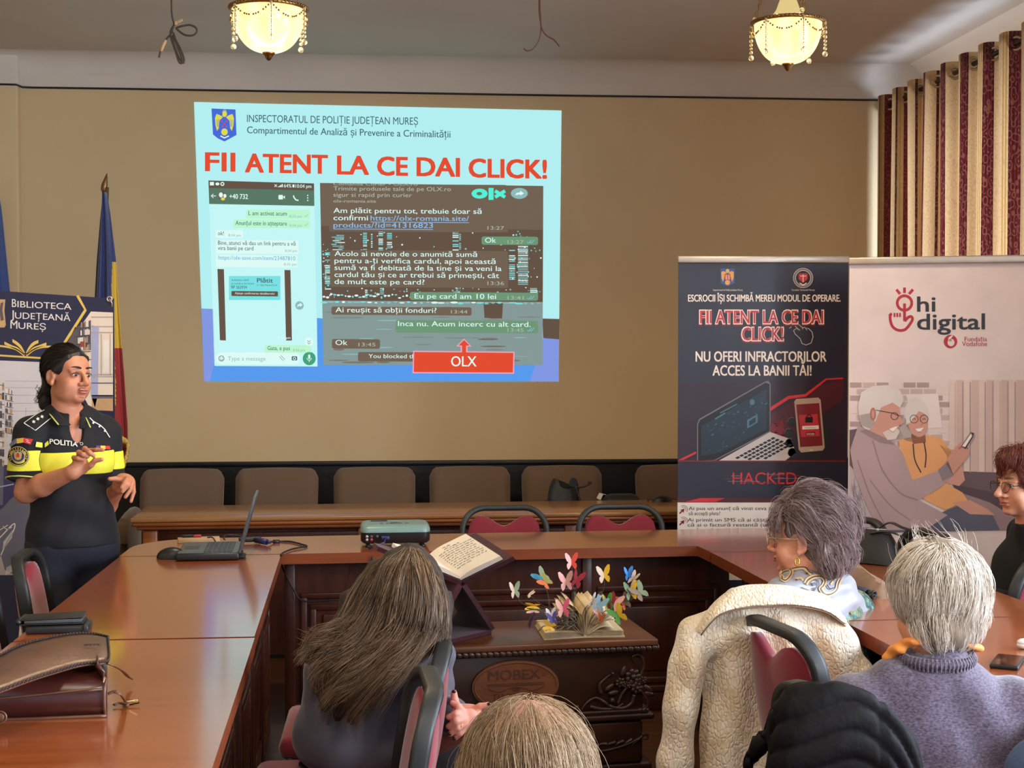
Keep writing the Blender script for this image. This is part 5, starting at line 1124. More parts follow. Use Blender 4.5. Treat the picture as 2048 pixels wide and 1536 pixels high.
for i in range(46): mb.ell(cp(-.012 - i * .0217, -.004, CH - .032), (.014, .006, .010), 0, 8, 6, R=RC @ rotm(0, .5, 0))
for i in range(18): mb.ell(cp(.003, .01 + i * .0225, CH - .032), (.006, .014, .010), 0, 8, 6, R=RC @ rotm(.5, 0, 0))
obj('lid_moulding', mb, M_CARVE, chest)
obj('body', MB().box(cp(-LW / 2, .205, .465), (LW - .09, .35, .235), bev=.004, R=RC).box(cp(-LW / 2, .2, .345), (LW - .02, .4, .022), bev=.008, R=RC).box(cp(-LW / 2, .2, .362), (LW - .05, .38, .018), bev=.007, R=RC), M_WALN, chest)
obj('drawer', MB().box(cp(-LW / 2, .04, .255), (LW - .1, .06, .145), bev=.008, R=RC).box(cp(-LW / 2, .22, .255), (LW - .09, .33, .16), R=RC), M_WALN, chest)
obj('plinth', MB().box(cp(-LW / 2, .2, .165), (LW - .03, .39, .03), bev=.01, R=RC).box(cp(-LW / 2, .21, .10), (LW - .1, .34, .12), R=RC).box(cp(-LW / 2, .2, .03), (LW - .02, .4, .06), bev=.012, R=RC), M_WALN, chest)
# oval leather plaque
pcx = -.505; oc = cp(pcx, .026, .472)
M_PLQ = mat('tan_leather', (112, 62, 30), rough=.5, var=.15, scale=20, bump=.2, bscale=90); M_PLQD = mat('tooled_leather', (78, 40, 20), rough=.55, var=.2)
ov = lambda r1, r2, n=40: [(r1 * math.cos(2 * PI * i / n), r2 * math.sin(2 * PI * i / n)) for i in range(n)]
ux = RC @ np.array([1, 0, 0]); uz = np.array([0, 0, 1.0]); nf = RC @ np.array([0, -1, 0])
plq = obj('plaque', MB().prism(ov(.153, .088), .014, org=oc, ux=ux, uy=uz).tube([oc + nf * .014 + ux * .145 * math.cos(a) + uz * .081 * math.sin(a) for a in np.linspace(0, 2 * PI, 48, endpoint=False)], .003, 6, closed=True), M_PLQ, chest)
TPn = Panel(lambda x, y: oc + ux * x + uz * -y + nf * .0145, nf, [M_PLQD], .0008)
TPn.text('MOBEX', -.098, -.022, .086, .034, 0, 1, 0, .03); TPn.ring(.1, -.04, .009, .002, 0, 1); TPn.text('R', .096, -.036, .104, .008, 0, 1)
for y in (-.008, -.002): TPn.line([(-.1, y), (.1, y)], .003, 0, 1)
TPn.line(bez([(-.1, .006), (-.06, .02), (-.03, .01), (0, .006), (.03, .01), (.06, .02), (.1, .006)], 6), .004, 0, 1); TPn.ell(0, .012, .014, .008, 0, 1)
TPn.text('TARGU MURES', -.082, .052, .078, .026, 0, 1, 0, .03)
o = TPn.build('plaque_lettering', plq, label='tooled letters on the oval leather plaque')
# carved acanthus and roses at the right end
mb = MB()
def cv(pts, r0, r1): mb.tube([cp(x, .026 - .006, z) for x, z in bez([(a_, b_ + .03) for a_, b_ in pts], 8)], np.linspace(r0, r1, 8 * (len(pts) - 1) + 1), 8)
cv([(-.27, .345), (-.25, .37), (-.22, .385), (-.19, .37), (-.16, .35), (-.12, .345), (-.09, .36), (-.08, .39)], .004, .008); cv([(-.28, .36), (-.3, .345), (-.29, .32), (-.27, .325)], .007, .003); cv([(-.24, .355), (-.2, .345), (-.15, .345), (-.12, .36)], .008, .004)
cv([(-.2, .40), (-.205, .43), (-.18, .455), (-.155, .47)], .008, .003); cv([(-.08, .42), (-.055, .46), (-.045, .5), (-.06, .53), (-.085, .525), (-.08, .505)], .007, .003); cv([(-.14, .36), (-.12, .4), (-.09, .43)], .006, .005)
cv([(-.04, .33), (-.03, .36), (-.045, .39), (-.06, .41)], .006, .003); cv([(-.085, .57), (-.06, .575), (-.045, .565)], .005, .003)
for (x, z, r) in ((-.085, .455, .03), (-.07, .415, .024), (-.13, .435, .02), (-.105, .425, .016), (-.05, .44, .016)):
    for k in range(7): a = 2 * PI * k / 7; mb.ell(cp(x + r * .62 * math.cos(a), .02, z + .03 + r * .62 * math.sin(a)), (r * .4, .008, r * .34), 0, 8, 6, R=RC @ rotm(0, -a, 0))
    mb.ell(cp(x, .014, z + .03), (r * .4, .012, r * .4), 0, 8, 6)
for (x, z, r) in ((-.16, .375, .01), (-.045, .335, .011), (-.275, .33, .009), (-.16, .47, .007)): mb.ell(cp(x, .016, z + .03), (r, .01, r), 0, 10, 6)
for x, z, a in ((-.17, .42, .6), (-.155, .40, .2), (-.03, .41, -.7), (-.025, .39, -.3), (-.12, .475, 1.2)): mb.ell(cp(x, .02, z + .03), (.022, .006, .009), 0, 8, 6, R=RC @ rotm(0, -a, 0))
obj('carving', mb, M_CARVE, chest)
mb = MB()
def cv2(pts, r0, r1): mb.tube([cp(x, .008, z + .10) for x, z in bez(pts, 8)], np.linspace(r0, r1, 8 * (len(pts) - 1) + 1), 8)
for k in range(6): cv2([(-.06 - .03 * k, .17 - .004 * k), (-.08 - .03 * k, .155), (-.09 - .03 * k, .14 + .003 * k)], .007, .003)
cv2([(-.27, .135), (-.2, .13), (-.12, .145), (-.06, .17), (-.05, .185)], .004, .006); cv2([(-.05, .18), (-.035, .18), (-.035, .165), (-.05, .165)], .006, .003)
obj('carving', mb, M_CARVE, chest); mb = MB()
for s in (-.95,): cv2([(s, .13), (s + .07, .125), (s + .15, .14), (s + .22, .17)], .004, .006)
obj('carving', mb, M_CARVE, chest)
obj('side_carving', MB().ell(cp(-.03, .17, .47), (.02, .05, .02), R=RC).ell(cp(-.022, .22, .45), (.02, .03, .015), R=RC), M_CARVE, chest)

# ================================================================== burgundy book stand and guest book
M_VEL = mat('burgundy_velvet', (62, 20, 30), rough=.95, var=.3, scale=60, sheen=.15, bump=.25, bscale=160)
S1, S0 = onz(925, 1163, .845), onz(858, 1113, .878)                        # near and far ends of the fold
RN = onz(1026, 1113, .945); LN = onz(757, 1093, .945)
ax = S0 - S1; RF = RN + ax
stand = thing('book_stand', 'folding burgundy velvet book stand on the chest, holding the open guest book', 'book stand', onz(930, 1265, CH))
def slab(a, b, c, d, th):
    P = np.array([a, b, c, d]); n = np.cross(P[1] - P[0], P[3] - P[0]); n /= np.linalg.norm(n); mb = MB()
    Q = P - n * th; k = 4
    return MB().add(np.concatenate([P, Q]), [(0, 1, 2, 3), (7, 6, 5, 4)] + [(i, i + 4, (i + 1) % 4 + 4, (i + 1) % 4) for i in range(4)])
obj('cradle_board', slab(S1, RN, RF, S0, .016), M_VEL, stand, label='right board under the guest book')
LF2 = LN + ax * .16
obj('cradle_board', slab(S1, S0, LF2, LN, .016), M_VEL, stand, label='left board, seen nearly edge-on')
A1 = S1 + (0, .0, -.018); A0 = S0 + (0, 0, -.018)
RB1 = onz(983, 1262, CH + .012); LB1 = onz(862, 1290, CH + .012); RB0 = RB1 + ax * (1, 1, 0); LB0 = LB1 + ax * (1, 1, 0)
obj('leg_board', slab(A1, A0, RB0, RB1, .016), M_VEL, stand); obj('leg_board', slab(A1, LB1, LB0, A0, .016), M_VEL, stand)
obj('base_board', slab(LB1 + (0, 0, .004), RB1 + (0, 0, .004), RB0 + (0, 0, .004), LB0 + (0, 0, .004), .015), M_VEL, stand)
bk = thing('guest_book', 'open guest book with handwriting on its right page, on the velvet stand', 'book', (S1 + S0) / 2)
M_PAGE = mat('page_paper', (236, 228, 218), rough=.8, var=.03, scale=8)
nR = np.cross(RN - S1, S0 - S1); nR /= np.linalg.norm(nR); nLb = np.cross(S0 - S1, LN - S1); nLb /= np.linalg.norm(nLb)
def page(s, n, fr, nm, lift):
    c0_, c1_ = (RN, RF) if s > 0 else (LN, LF2); P = np.zeros((14, 6, 3)); Q = P.copy()
    for i in range(14):
        u = i / 13; h = .006 + lift * math.sin(min(1, u * 2.2) * PI / 2) * (1 - .35 * u)
        for j in range(6):
            v = .03 + .94 * j / 5; a_ = S1 + (S0 - S1) * v; b_ = c0_ + (c1_ - c0_) * v; base = a_ + (b_ - a_) * u * fr; P[i, j] = base + n * (h + .004); Q[i, j] = base + n * .003
    mb = MB().grid(P if s > 0 else P[:, ::-1]); mb.grid(Q[:, ::-1] if s > 0 else Q)
    for j in (0, 5): mb.grid(np.stack([P[:, j], Q[:, j]], 1)[:, ::(1 if (j == 5) == (s > 0) else -1)], sm=False)
    mb.grid(np.stack([P[-1], Q[-1]], 1)[:, ::(1 if s < 0 else -1)], sm=False)
    return obj(nm, mb, M_PAGE, bk), P
rpg, RPg = page(1, nR, .84, 'page_block', .013); page(-1, nLb, .7, 'page_block', .010)
M_INK = mat('blue_black_ink', (74, 66, 84), rough=.7); mb = MB(); rw = random.Random(5)
def onpage(u, v):   # u away from the fold, v from the near end
    i = u * 13; a = int(min(12, i)); f_ = i - a; j = v * 5; b = int(min(4, j)); g = j - b
    return (RPg[a, b] * (1 - f_) + RPg[a + 1, b] * f_) * (1 - g) + (RPg[a, b + 1] * (1 - f_) + RPg[a + 1, b + 1] * f_) * g + nR * .0016
for ln in range(12):
    v = .9 - ln * .062; u = .14 + (.2 if ln in (0, 1) else 0) ; end = {0: .5, 1: .72, 11: .5}.get(ln, .9)
    while u < end:
        wl = rw.uniform(.03, .11); pts = []
        for q in range(int(wl * 130) + 3): pts.append(onpage(min(.97, u + wl * q / (int(wl * 130) + 2)), v + rw.uniform(-.014, .014)))
        mb.tube(pts, .0006, 3); u += wl + .03
obj('handwriting', mb, M_INK, rpg)

# ================================================================== paper sculpture: an open book with butterflies on wires
bc = onz(1168, 1270, CH)
M_OLDP = mat('yellowed_paper', (214, 192, 152), rough=.85, var=.1, scale=60, bump=.2, bscale=300); M_COV = mat('worn_book_board', (196, 176, 140), rough=.7, var=.12)
M_PRINT = mat('printed_scraps', (132, 122, 104), rough=.85, col2=(60, 54, 48), scale=240)
sculp = thing('book_sculpture', 'open old book with fanned pages and coloured paper butterflies on wires, on the chest lid', 'paper sculpture', bc)
cl, cm, crr = onz(1088, 1278, CH + .004), onz(1170, 1273, CH + .004), onz(1250, 1272, CH + .004); bl_, br_ = onz(1070, 1250, CH + .004), onz(1222, 1243, CH + .004)
bm_ = (bl_ + br_) / 2 + (.01, 0, 0)
obj('cover', slab(cl, cm, bm_, bl_, .006).add(*[(lambda m: (m.v, m.f))(slab(cm, crr, br_, bm_, .006))][0]).tube([cm + (0, 0, -.002), bm_ + (0, 0, -.002)], .007, 8), M_COV, sculp)
def leaf(ang, L, k):      # a page standing at an angle around the spine
    d = crr - cm; d = d / np.linalg.norm(d); P = np.zeros((8, 2, 3)); e = np.array([d[0], d[1], 0])
    for i in range(8):
        u = i / 7; r = L * u; aa = ang + .25 * math.sin(u * PI) * (1 if ang < PI / 2 else -1)
        off = e * r * math.cos(aa) + np.array([0, 0, 1]) * r * math.sin(aa)
        P[i, 0] = cm + off + (0, 0, .004); P[i, 1] = bm_ + off + (0, 0, .004)
    return P
mb = MB()
for k in range(17):
    a = math.radians(14 + 146 * k / 16 + rnd.uniform(-3, 3)); mb.grid(leaf(a, .12 + rnd.uniform(-.012, .008) - .02 * (k % 5 == 0), k), thick=.0006)
for s, (a, b, c, d) in ((0, (cl, cm, bm_, bl_)), (1, (cm, crr, br_, bm_))):
    for k in range(9):
        t = k * .0022; q = [a + (0, 0, t), b + (0, 0, t), c + (0, 0, t), d + (0, 0, t)]
        q = [np.array(v) * 1.0 for v in q]; cc = sum(q) / 4
        mb.add(*[(lambda m: (m.v, m.f))(slab(*[cc + (v - cc) * (.95 - .01 * (k % 3)) + (0, 0, .002) for v in q], .0008))][0])
obj('pages', mb, M_OLDP, sculp)
mb = MB()
for k in range(46):   # curled paper ruff left of the fan
    p = at(rnd.uniform(1100, 1152), rnd.uniform(1222, 1252), 4.93 + rnd.uniform(-.05, .05)); s_ = rnd.uniform(.006, .013); a = rnd.uniform(0, 6)
    mb.tube([p + s_ * np.array([math.cos(a + t_), math.sin(a * 2) * .5 * math.sin(t_), math.sin(a + t_)]) for t_ in np.linspace(0, 4.2, 9)], .0035, 5, flat=.2)
for k in range(5): mb.tube(bez([at(1078 + 14 * k, 1262 - k, 4.86), at(1088 + 14 * k, 1252, 4.9), at(1100 + 13 * k, 1256 - k, 4.9)], 5), .004, 5, flat=.3)
obj('paper_ruff', mb, M_PRINT, sculp)
BF = {'salmon': (220, 80, 60), 'pink': (236, 176, 168), 'teal': (60, 136, 156), 'mint': (176, 200, 168), 'olive': (172, 168, 84), 'crimson': (140, 22, 34), 'cream': (222, 200, 178), 'yellow': (232, 182, 48), 'sky': (64, 140, 214), 'green': (84, 148, 60), 'rose': (226, 96, 124), 'white': (230, 224, 224), 'violet': (92, 84, 156), 'orange': (196, 96, 44), 'greyblue': (142, 176, 192), 'plum': (100, 66, 84), 'taupe': (140, 124, 104), 'sage': (124, 152, 116)}
for n, c in BF.items(): mat('paper_' + n, c, rough=.75, var=.06, scale=40)
M_WIRE = mat('thin_florist_wire', (92, 78, 62), rough=.5)
def wing(s, k=1.0):   # upper and lower lobes of one wing, outward along +x
    return [(0, .010), (s * .006, .024), (s * .016, .034), (s * .022, .033), (s * .021, .020), (s * .016, .008), (s * .010, .002), (s * .016, -.002), (s * .017, -.010), (s * .013, -.020), (s * .008, -.018), (s * .003, -.010), (0, -.004)]
def butterfly(px, py, Z, cl_, cr_, size=1.0, roll=0, open_=.5, yaw=0, root=None):
    c = at(px, py, Z); k = size * 1.02; mats = [MATS['paper_' + cl_], MATS['paper_' + cr_], M_WIRE]; mb = MB()
    Ry = rotm(0, -roll, yaw)
    for i, s in ((0, -1), (1, 1)):
        W2 = wing(s); V = []
        for (x, y) in W2: V.append(Ry @ np.array([x * math.cos(open_), -abs(x) * math.sin(open_), y]) * k + c)
        V = np.array(V); n = Ry @ np.array([s * math.sin(open_), math.cos(open_), 0]) * .0012
        m = len(V); mb.add(np.concatenate([V, V + n]), [tuple(range(m))[::-1], tuple(range(m, 2 * m))] + [(j, (j + 1) % m, m + (j + 1) % m, m + j) for j in range(m)], i)
    mb.tube([c + Ry @ np.array([0, .001, -.012]) * k, c + Ry @ np.array([0, .001, .014]) * k], .0014, 5, m=2)
    o = obj('butterfly', mb, mats, sculp)
    if root is not None:
        w = MB().tube(bez([c + (0, .002, -.008 * k)] + [at(*q) for q in root], 6), .0008, 4); obj('wire', w, M_WIRE, o)
    return o
Zb = 4.9
for a in [
    (1143, 1126, Zb, 'pink', 'salmon', 1.0, .05, .35, 0, [(1145, 1145, Zb), (1147, 1158, Zb), (1150, 1235, Zb)]), (1085, 1156, Zb, 'teal', 'mint', 1.05, .75, .3, 0, [(1091, 1175, Zb), (1096, 1190, Zb), (1098, 1215, Zb), (1105, 1245, Zb)]),
    (1092, 1165, Zb - .03, 'orange', 'olive', .95, .9, .4, .3, [(1093, 1178, Zb), (1097, 1195, Zb), (1105, 1245, Zb)]), (1132, 1166, Zb, 'pink', 'pink', 1.15, .1, .4, 0, [(1130, 1176, Zb), (1122, 1190, Zb), (1122, 1205, Zb), (1125, 1218, Zb), (1130, 1240, Zb)]),
    (1152, 1162, Zb - .02, 'crimson', 'crimson', 1.05, -.35, .5, .3, [(1153, 1178, Zb), (1148, 1192, Zb), (1147, 1205, Zb), (1150, 1240, Zb)]), (1208, 1152, Zb, 'cream', 'yellow', 1.05, .15, .3, 0, [(1209, 1168, Zb), (1206, 1182, Zb), (1198, 1195, Zb), (1180, 1240, Zb)]),
    (1256, 1150, Zb, 'sky', 'sky', .85, .1, .6, .2, [(1257, 1165, Zb), (1256, 1180, Zb), (1235, 1210, Zb), (1195, 1245, Zb)]), (1267, 1158, Zb, 'cream', 'cream', .95, -.6, 1.0, -.5, [(1263, 1170, Zb), (1263, 1190, Zb), (1235, 1220, Zb), (1195, 1248, Zb)]),
    (1029, 1183, Zb, 'cream', 'mint', 1.0, .1, .7, .1, [(1034, 1192, Zb), (1042, 1205, Zb), (1055, 1212, Zb), (1100, 1230, Zb), (1130, 1250, Zb)]), (1057, 1189, Zb, 'cream', 'cream', .6, -1.0, 1.3, .8, [(1065, 1195, Zb), (1078, 1206, Zb), (1092, 1214, Zb), (1120, 1222, Zb), (1140, 1250, Zb)]),
    (1068, 1212, Zb, 'yellow', 'yellow', .9, 1.5, 1.0, 0, [(1080, 1214, Zb), (1100, 1222, Zb), (1130, 1250, Zb)]), (1069, 1220, Zb - .02, 'pink', 'green', .8, 1.5, 1.1, 0, [(1080, 1218, Zb), (1100, 1224, Zb), (1130, 1250, Zb)]),
    (1058, 1243, Zb - .02, 'plum', 'plum', .95, -.4, 1.25, .3, [(1075, 1243, Zb), (1100, 1246, Zb)]), (1102, 1232, Zb - .05, 'white', 'white', .8, .1, .5, 0, None), (1105, 1240, Zb - .07, 'violet', 'violet', .8, .2, .5, 0, None),
    (1126, 1220, Zb - .04, 'pink', 'rose', 1.1, .1, .4, 0, [(1127, 1232, Zb), (1135, 1250, Zb)]), (1102, 1253, Zb - .08, 'yellow', 'yellow', .75, 1.3, .4, 0, None),
    (1186, 1204, Zb, 'white', 'white', .95, -.5, .9, 0, [(1180, 1210, Zb), (1172, 1216, Zb), (1170, 1250, Zb)]), (1198, 1212, Zb - .02, 'greyblue', 'greyblue', 1.05, -.4, .5, 0, [(1190, 1225, Zb), (1176, 1250, Zb)]), (1215, 1207, Zb, 'olive', 'green', 1.05, .2, .8, .1, [(1210, 1222, Zb), (1180, 1250, Zb)]),
    (1228, 1208, Zb, 'crimson', 'pink', 1.1, -.4, .4, 0, [(1222, 1218, Zb), (1205, 1226, Zb), (1180, 1250, Zb)]), (1249, 1206, Zb + .02, 'orange', 'taupe', 1.0, .5, .5, 0, [(1240, 1222, Zb), (1218, 1238, Zb), (1185, 1252, Zb)]), (1261, 1185, Zb, 'sage', 'yellow', 1.15, .15, .5, .1, [(1257, 1200, Zb), (1235, 1218, Zb), (1185, 1252, Zb)]),
    (1281, 1186, Zb, 'taupe', 'mint', 1.15, .7, .4, 0, [(1270, 1195, Zb), (1258, 1202, Zb), (1220, 1225, Zb), (1180, 1252, Zb)]), (1238, 1232, Zb - .03, 'green', 'yellow', 1.2, .6, .4, 0, [(1230, 1238, Zb), (1210, 1242, Zb), (1180, 1255, Zb)]),
    (1197, 1228, Zb - .05, 'pink', 'cream', .7, .5, .8, 0, [(1190, 1236, Zb), (1176, 1254, Zb)]), (1201, 1237, Zb - .06, 'orange', 'orange', .6, -.2, .7, 0, None)]:
    butterfly(*a[:5], size=a[5] * 1.06, roll=a[6], open_=a[7], yaw=a[8], root=a[9])

# ================================================================== brown leather satchel
M_LEA = mat('brown_saddle_leather', (88, 54, 38), rough=.38, var=.28, scale=7, bump=.25, bscale=60, spec=.55); M_LEA2 = mat('dark_bag_leather', (58, 24, 20), rough=.3, var=.25, scale=6, spec=.55)
M_STI = mat('dark_stitching', (40, 24, 18), rough=.7, var=.3, scale=100)
bg = thing('satchel', 'brown leather satchel with laced flap lying on the left table', 'bag', onz(60, 1400, TT))
# the body: sections along the bag's length, right end at the seen end
xR = onz(214, 1434, TT); xdir = np.array([-1, -.035, 0.0]); xdir /= np.linalg.norm(xdir); yd = np.array([-.185, .98, 0.0])
def sec(u, w_, hf, hb, lean=0):
    """closed cross-section at distance u from the right end: bottom front, front, top, back"""
    b = xR + xdir * u; return [b + yd * (w_ * p[0]) + np.array([0, 0, p[1] * (hf if p[0] < .5 else hb)]) for p in ((.06, 0), (0, .1), (-.02, .55), (.03, .93), (.08, 1.0), (.5, 1.0), (.92, 1.0), (1.0, .9), (1.0, .1), (.94, 0))]
us_ = [0, .012, .05, .14, .24, .34, .44, .52]
G = np.array([sec(u, .235 - (.02 if u == 0 else 0), (.082 + .016 * min(1, u / .3)) * (.93 if u == 0 else 1), .1 * (.93 if u == 0 else 1)) for u in us_])
mb = MB().grid(G[:, ::-1], cv=True, m=0); mb.add(G[0], [tuple(range(10))], 0); mb.add(G[-1], [tuple(range(10))[::-1]], 0)
obj('body', mb, [M_LEA2], bg)
mb = MB().tube([xR + xdir * (.004) + yd * .006 * 0 + p for p in bez([(0, 0, .006), (0, -.008, .03), (0, -.006, .07), (0, .02, .084)], 4)], .004, 6); mb.tube(bez([xR + (.0, -.004, .004), xR + xdir * .1 + (0, -.006, .003), xR + xdir * .3 + (0, -.006, .002), xR + xdir * .52 + (0, -.006, .002)], 5), .0045, 6)
mb.tube(bez([xR + xdir * .01 + (0, -.008, .074), xR + xdir * .12 + (0, -.012, .064), xR + xdir * .3 + (0, -.012, .05), xR + xdir * .5 + (0, -.012, .03)], 5), .0028, 6)
obj('piping', mb, M_LEA, bg)
# flap: a domed sheet from the back, laced around its edge
FP = {}
edge_f = [(-30, 1392), (0, 1383), (60, 1361), (110, 1345), (160, 1331), (205, 1326), (222, 1321)]
edge_b = [(-30, 1330), (0, 1313), (40, 1293), (90, 1279), (140, 1270), (185, 1269), (223, 1277)]
nF = 30; P = np.zeros((nF, 9, 3)); ef = bez(edge_f, 5)[:nF]; eb = bez(edge_b, 5)[:nF]
for i in range(nF):
    i1 = min(i, len(ef) - 1); 
    a = onz(ef[i1][0], ef[i1][1], TT + .128 - .016 * (i / nF)); b = onz(eb[i1][0], eb[i1][1], TT + .118 + .015 * math.sin(PI * i / nF))
    for j in range(9):
        v = j / 8; P[i, j] = a + (b - a) * v + np.array([0, 0, .012 * math.sin(PI * v)])
flap = obj('flap', MB().grid(P, thick=.005), M_LEA, bg)
mb = MB(); rim = [P[i, 0] for i in range(nF)] + [P[-1, j] for j in range(1, 9)] + [P[i, 8] for i in range(nF - 1, -1, -1)]
rim = bez(np.array(rim)[::2], 12)
for i in range(0, len(rim) - 3, 4):
    mb.tube([rim[i] + (0, 0, .002), rim[i + 2] + (0, 0, .0045), rim[i + 3] + (0, 0, .0005)], .003, 5)
obj('lacing', mb, M_STI, flap)
c = onz(186, 1291, TT + .137); mb = MB()
for k in range(4): mb.tube([c + np.array([-.016 + .01 * k + .006 * math.cos(a), .002 + .004 * math.sin(a), .002]) for a in np.linspace(0, 2 * PI, 10)], .0012, 4)
obj('embossed_mark', mb, M_LEA2, flap)
obj('gusset', MB().grid(np.array([[xR + xdir * .012 + yd * (.02 + .2 * k / 5) + (0, 0, .06), xR + xdir * (.004 + .03 * math.sin(PI * k / 5)) + yd * (.02 + .2 * k / 5) + (0, 0, .105), xR + xdir * .02 + yd * (.02 + .19 * k / 5) + (0, 0, .122)] for k in range(6)]), thick=.004), M_LEA2, bg)
obj('strap', MB().tube(bez([onz(214, 1327, TT + .11), onz(228, 1332, TT + .1), onz(244, 1341, TT + .06), onz(256, 1353, TT + .025), onz(263, 1357, TT + .02)], 6), .0085, 8, flat=.3, up=(0, 0, 1)), M_LEA, bg)
obj('strap', MB().tube(bez([onz(216, 1388, TT + .05), onz(228, 1383, TT + .055), onz(240, 1387, TT + .05), onz(250, 1402, TT + .015)], 6), .0095, 8, flat=.3).tube(bez([onz(228, 1410, TT + .006), onz(240, 1406, TT + .008), onz(256, 1411, TT + .006)], 4), .006, 6, flat=.4), M_LEA, bg)
b0, b1_, b2_, b3_ = onz(248, 1403, TT + .008), onz(274, 1400, TT + .018), onz(279, 1405, TT + .008), onz(254, 1411, TT + .004)
obj('buckle', MB().tube([b0, b1_, b2_, b3_], .0024, 6, closed=True).tube([b0 + (0, 0, .003), b2_], .0018, 5), mat('buckle_brass', (190, 160, 100), rough=.25, metal=1), bg)
c = onz(3, 1432, TT + .03); obj('snap_ring', MB().tube([c + np.array([.014 * math.cos(a), -.012, .014 * math.sin(a)]) for a in np.linspace(0, 2 * PI, 18, endpoint=False)], .0025, 6, closed=True).ell(c + (0, -.01, 0), (.011, .004, .011)), M_LEA, bg)
# two dark wallets stacked behind it
q1, q2 = onz(48, 1270, TT), onz(174, 1266, TT); d = q2 - q1; L = np.linalg.norm(d); d /= L; Rn = np.stack([d, np.array([-d[1], d[0], 0]), np.array([0, 0, 1])], 1); c = (q1 + q2) / 2 + (0, .05, 0)
M_DKL = mat('black_leather', (26, 26, 28), rough=.45, var=.2, scale=30, bump=.15, bscale=150)
t = thing('notebook', 'flat black leather notebook, the lower of the two beside the satchel', 'notebook', c); obj('cover', MB().box(c + (0, 0, .012), (L, .1, .023), bev=.005, R=Rn), M_DKL, t); obj('elastic_band', MB().box(c + d * (L * .42) + (0, 0, .0125), (.006, .104, .026), R=Rn), M_BLK, t)
c2 = c + (-.02, .012, .024)
t = thing('document_wallet', 'black folded document wallet lying on the black notebook', 'wallet', c2); obj('cover', MB().box(c2 + (0, 0, .02), (L * 1.02, .1, .004), bev=.0015, R=Rn @ rotm(0, -.03, 0)).box(c2 + (0, 0, .004), (L * 1.02, .1, .004), bev=.0015, R=Rn).tube([c2 - d * L * .51 + (0, -.05, .012), c2 - d * L * .51 + (0, .05, .012)], .009, 8), M_DKL, t); obj('inner_sheets', MB().box(c2 + (.005, 0, .012), (L * .92, .094, .011), bev=.002, R=Rn), M_GRAPH, t)

# ================================================================== bags and phone on the right arm
h0 = onz(1745, 1128, TT); hb = thing('handbag', 'black leather handbag with two flat handles on the far right table', 'handbag', h0)
nu, nv = 28, 12; P = np.zeros((nu, nv, 3))
a_, b_ = onz(1672, 1124, TT), onz(1798, 1135, TT); ex = (b_ - a_); LH = np.linalg.norm(ex); ex /= LH; ey = np.array([-ex[1], ex[0], 0]); hc = (a_ + b_) / 2 + ey * .06
for i in range(nu):
    a = 2 * PI * i / nu; sq = lambda q, e: math.copysign(abs(q) ** e, q)
    for j in range(nv):
        v = j / (nv - 1); wd = LH / 2 * (1 - .28 * v ** 1.5); dd = .062 * (1 - .72 * v ** 1.3); z = .135 * v
        P[i, j] = hc + ex * (wd * sq(math.cos(a), .55) - .02 * v) + ey * dd * sq(math.sin(a), .7) + np.array([0, 0, z * (1 - .08 * math.cos(a) ) + .006 * math.sin(3 * a)])
obj('body', MB().grid(P, cu=True).add(P[:, 0], [tuple(range(nu))[::-1]]).add(P[:, -1], [tuple(range(nu))], 0, True), M_DKL, hb)
for k in (0, 1):
    pts = bez([hc + ex * .0 + ey * (.03 - .06 * k) + (0, 0, .125), hc + ex * .06 + ey * (.03 - .05 * k) + (0, 0, .165 - .03 * k), hc + ex * .12 + ey * (.02 - .03 * k) + (0, 0, .15 - .03 * k), hc + ex * .19 + ey * (.05 - .06 * k) + (0, 0, .12 - .05 * k), hc + ex * .16 + ey * (.05 - .08 * k) + (0, 0, .05 - .02 * k)], 6)
    obj('handle', MB().tube(pts, .011, 8, flat=.35), M_DKL, hb)
obj('zip', MB().tube([hc - ex * .1 + (0, 0, .135), hc + ex * .06 + (0, 0, .14)], .003, 6).ell(hc + ex * .02 + (0, -.01, .137), (.007, .005, .007)), M_SILV, hb)
c = onz(1712, 1172, TT); cb_ = thing('clutch_bag', 'soft beige pouch lying behind the purple-haired woman', 'pouch', c)
a_, b_ = onz(1690, 1150, TT), onz(1752, 1196, TT); ex = b_ - a_; LH = np.linalg.norm(ex); ex /= LH; ey = np.array([-ex[1], ex[0], 0]); cc = (a_ + b_) / 2 + ey * .03; P = np.zeros((24, 10, 3))
for i in range(24):
    a = 2 * PI * i / 24
    for j in range(10):
        v = j / 9; P[i, j] = cc + ex * (LH / 2 * 1.1 * math.copysign(abs(math.cos(a)) ** .6, math.cos(a)) * (1 - .25 * v)) + ey * (.055 * math.copysign(abs(math.sin(a)) ** .7, math.sin(a)) * (1 - .8 * v * v)) + np.array([0, 0, .048 * v + .006 * math.sin(3 * a) * v])
obj('body', MB().grid(P, cu=True).add(P[:, 0], [tuple(range(24))[::-1]]).add(P[:, -1], [tuple(range(24))], 0, True), mat('beige_leather', (146, 118, 100), rough=.5, var=.15, bump=.3, bscale=40), cb_)
obj('zip', MB().tube([cc - ex * .1 + (0, 0, .049), cc + ex * .11 + (0, 0, .047)], .003, 6), mat('tan_zip', (170, 140, 104)), cb_); obj('pull_tag', MB().tube(bez([cc + ex * .12 + (0, 0, .042), cc + ex * .15 + (0, .01, .036), cc + ex * .165 + (0, -.01, .03)], 4), .008, 6, flat=.4), MATS['tan_zip'], cb_)
u0, u1 = onz(1700, 1180, TT + .016), onz(1744, 1188, TT + .016); um = thing('folding_umbrella', 'folded dark umbrella with round hollow handle end, beside the beige pouch', 'umbrella', (u0 + u1) / 2)
dd = (u1 - u0) / np.linalg.norm(u1 - u0)
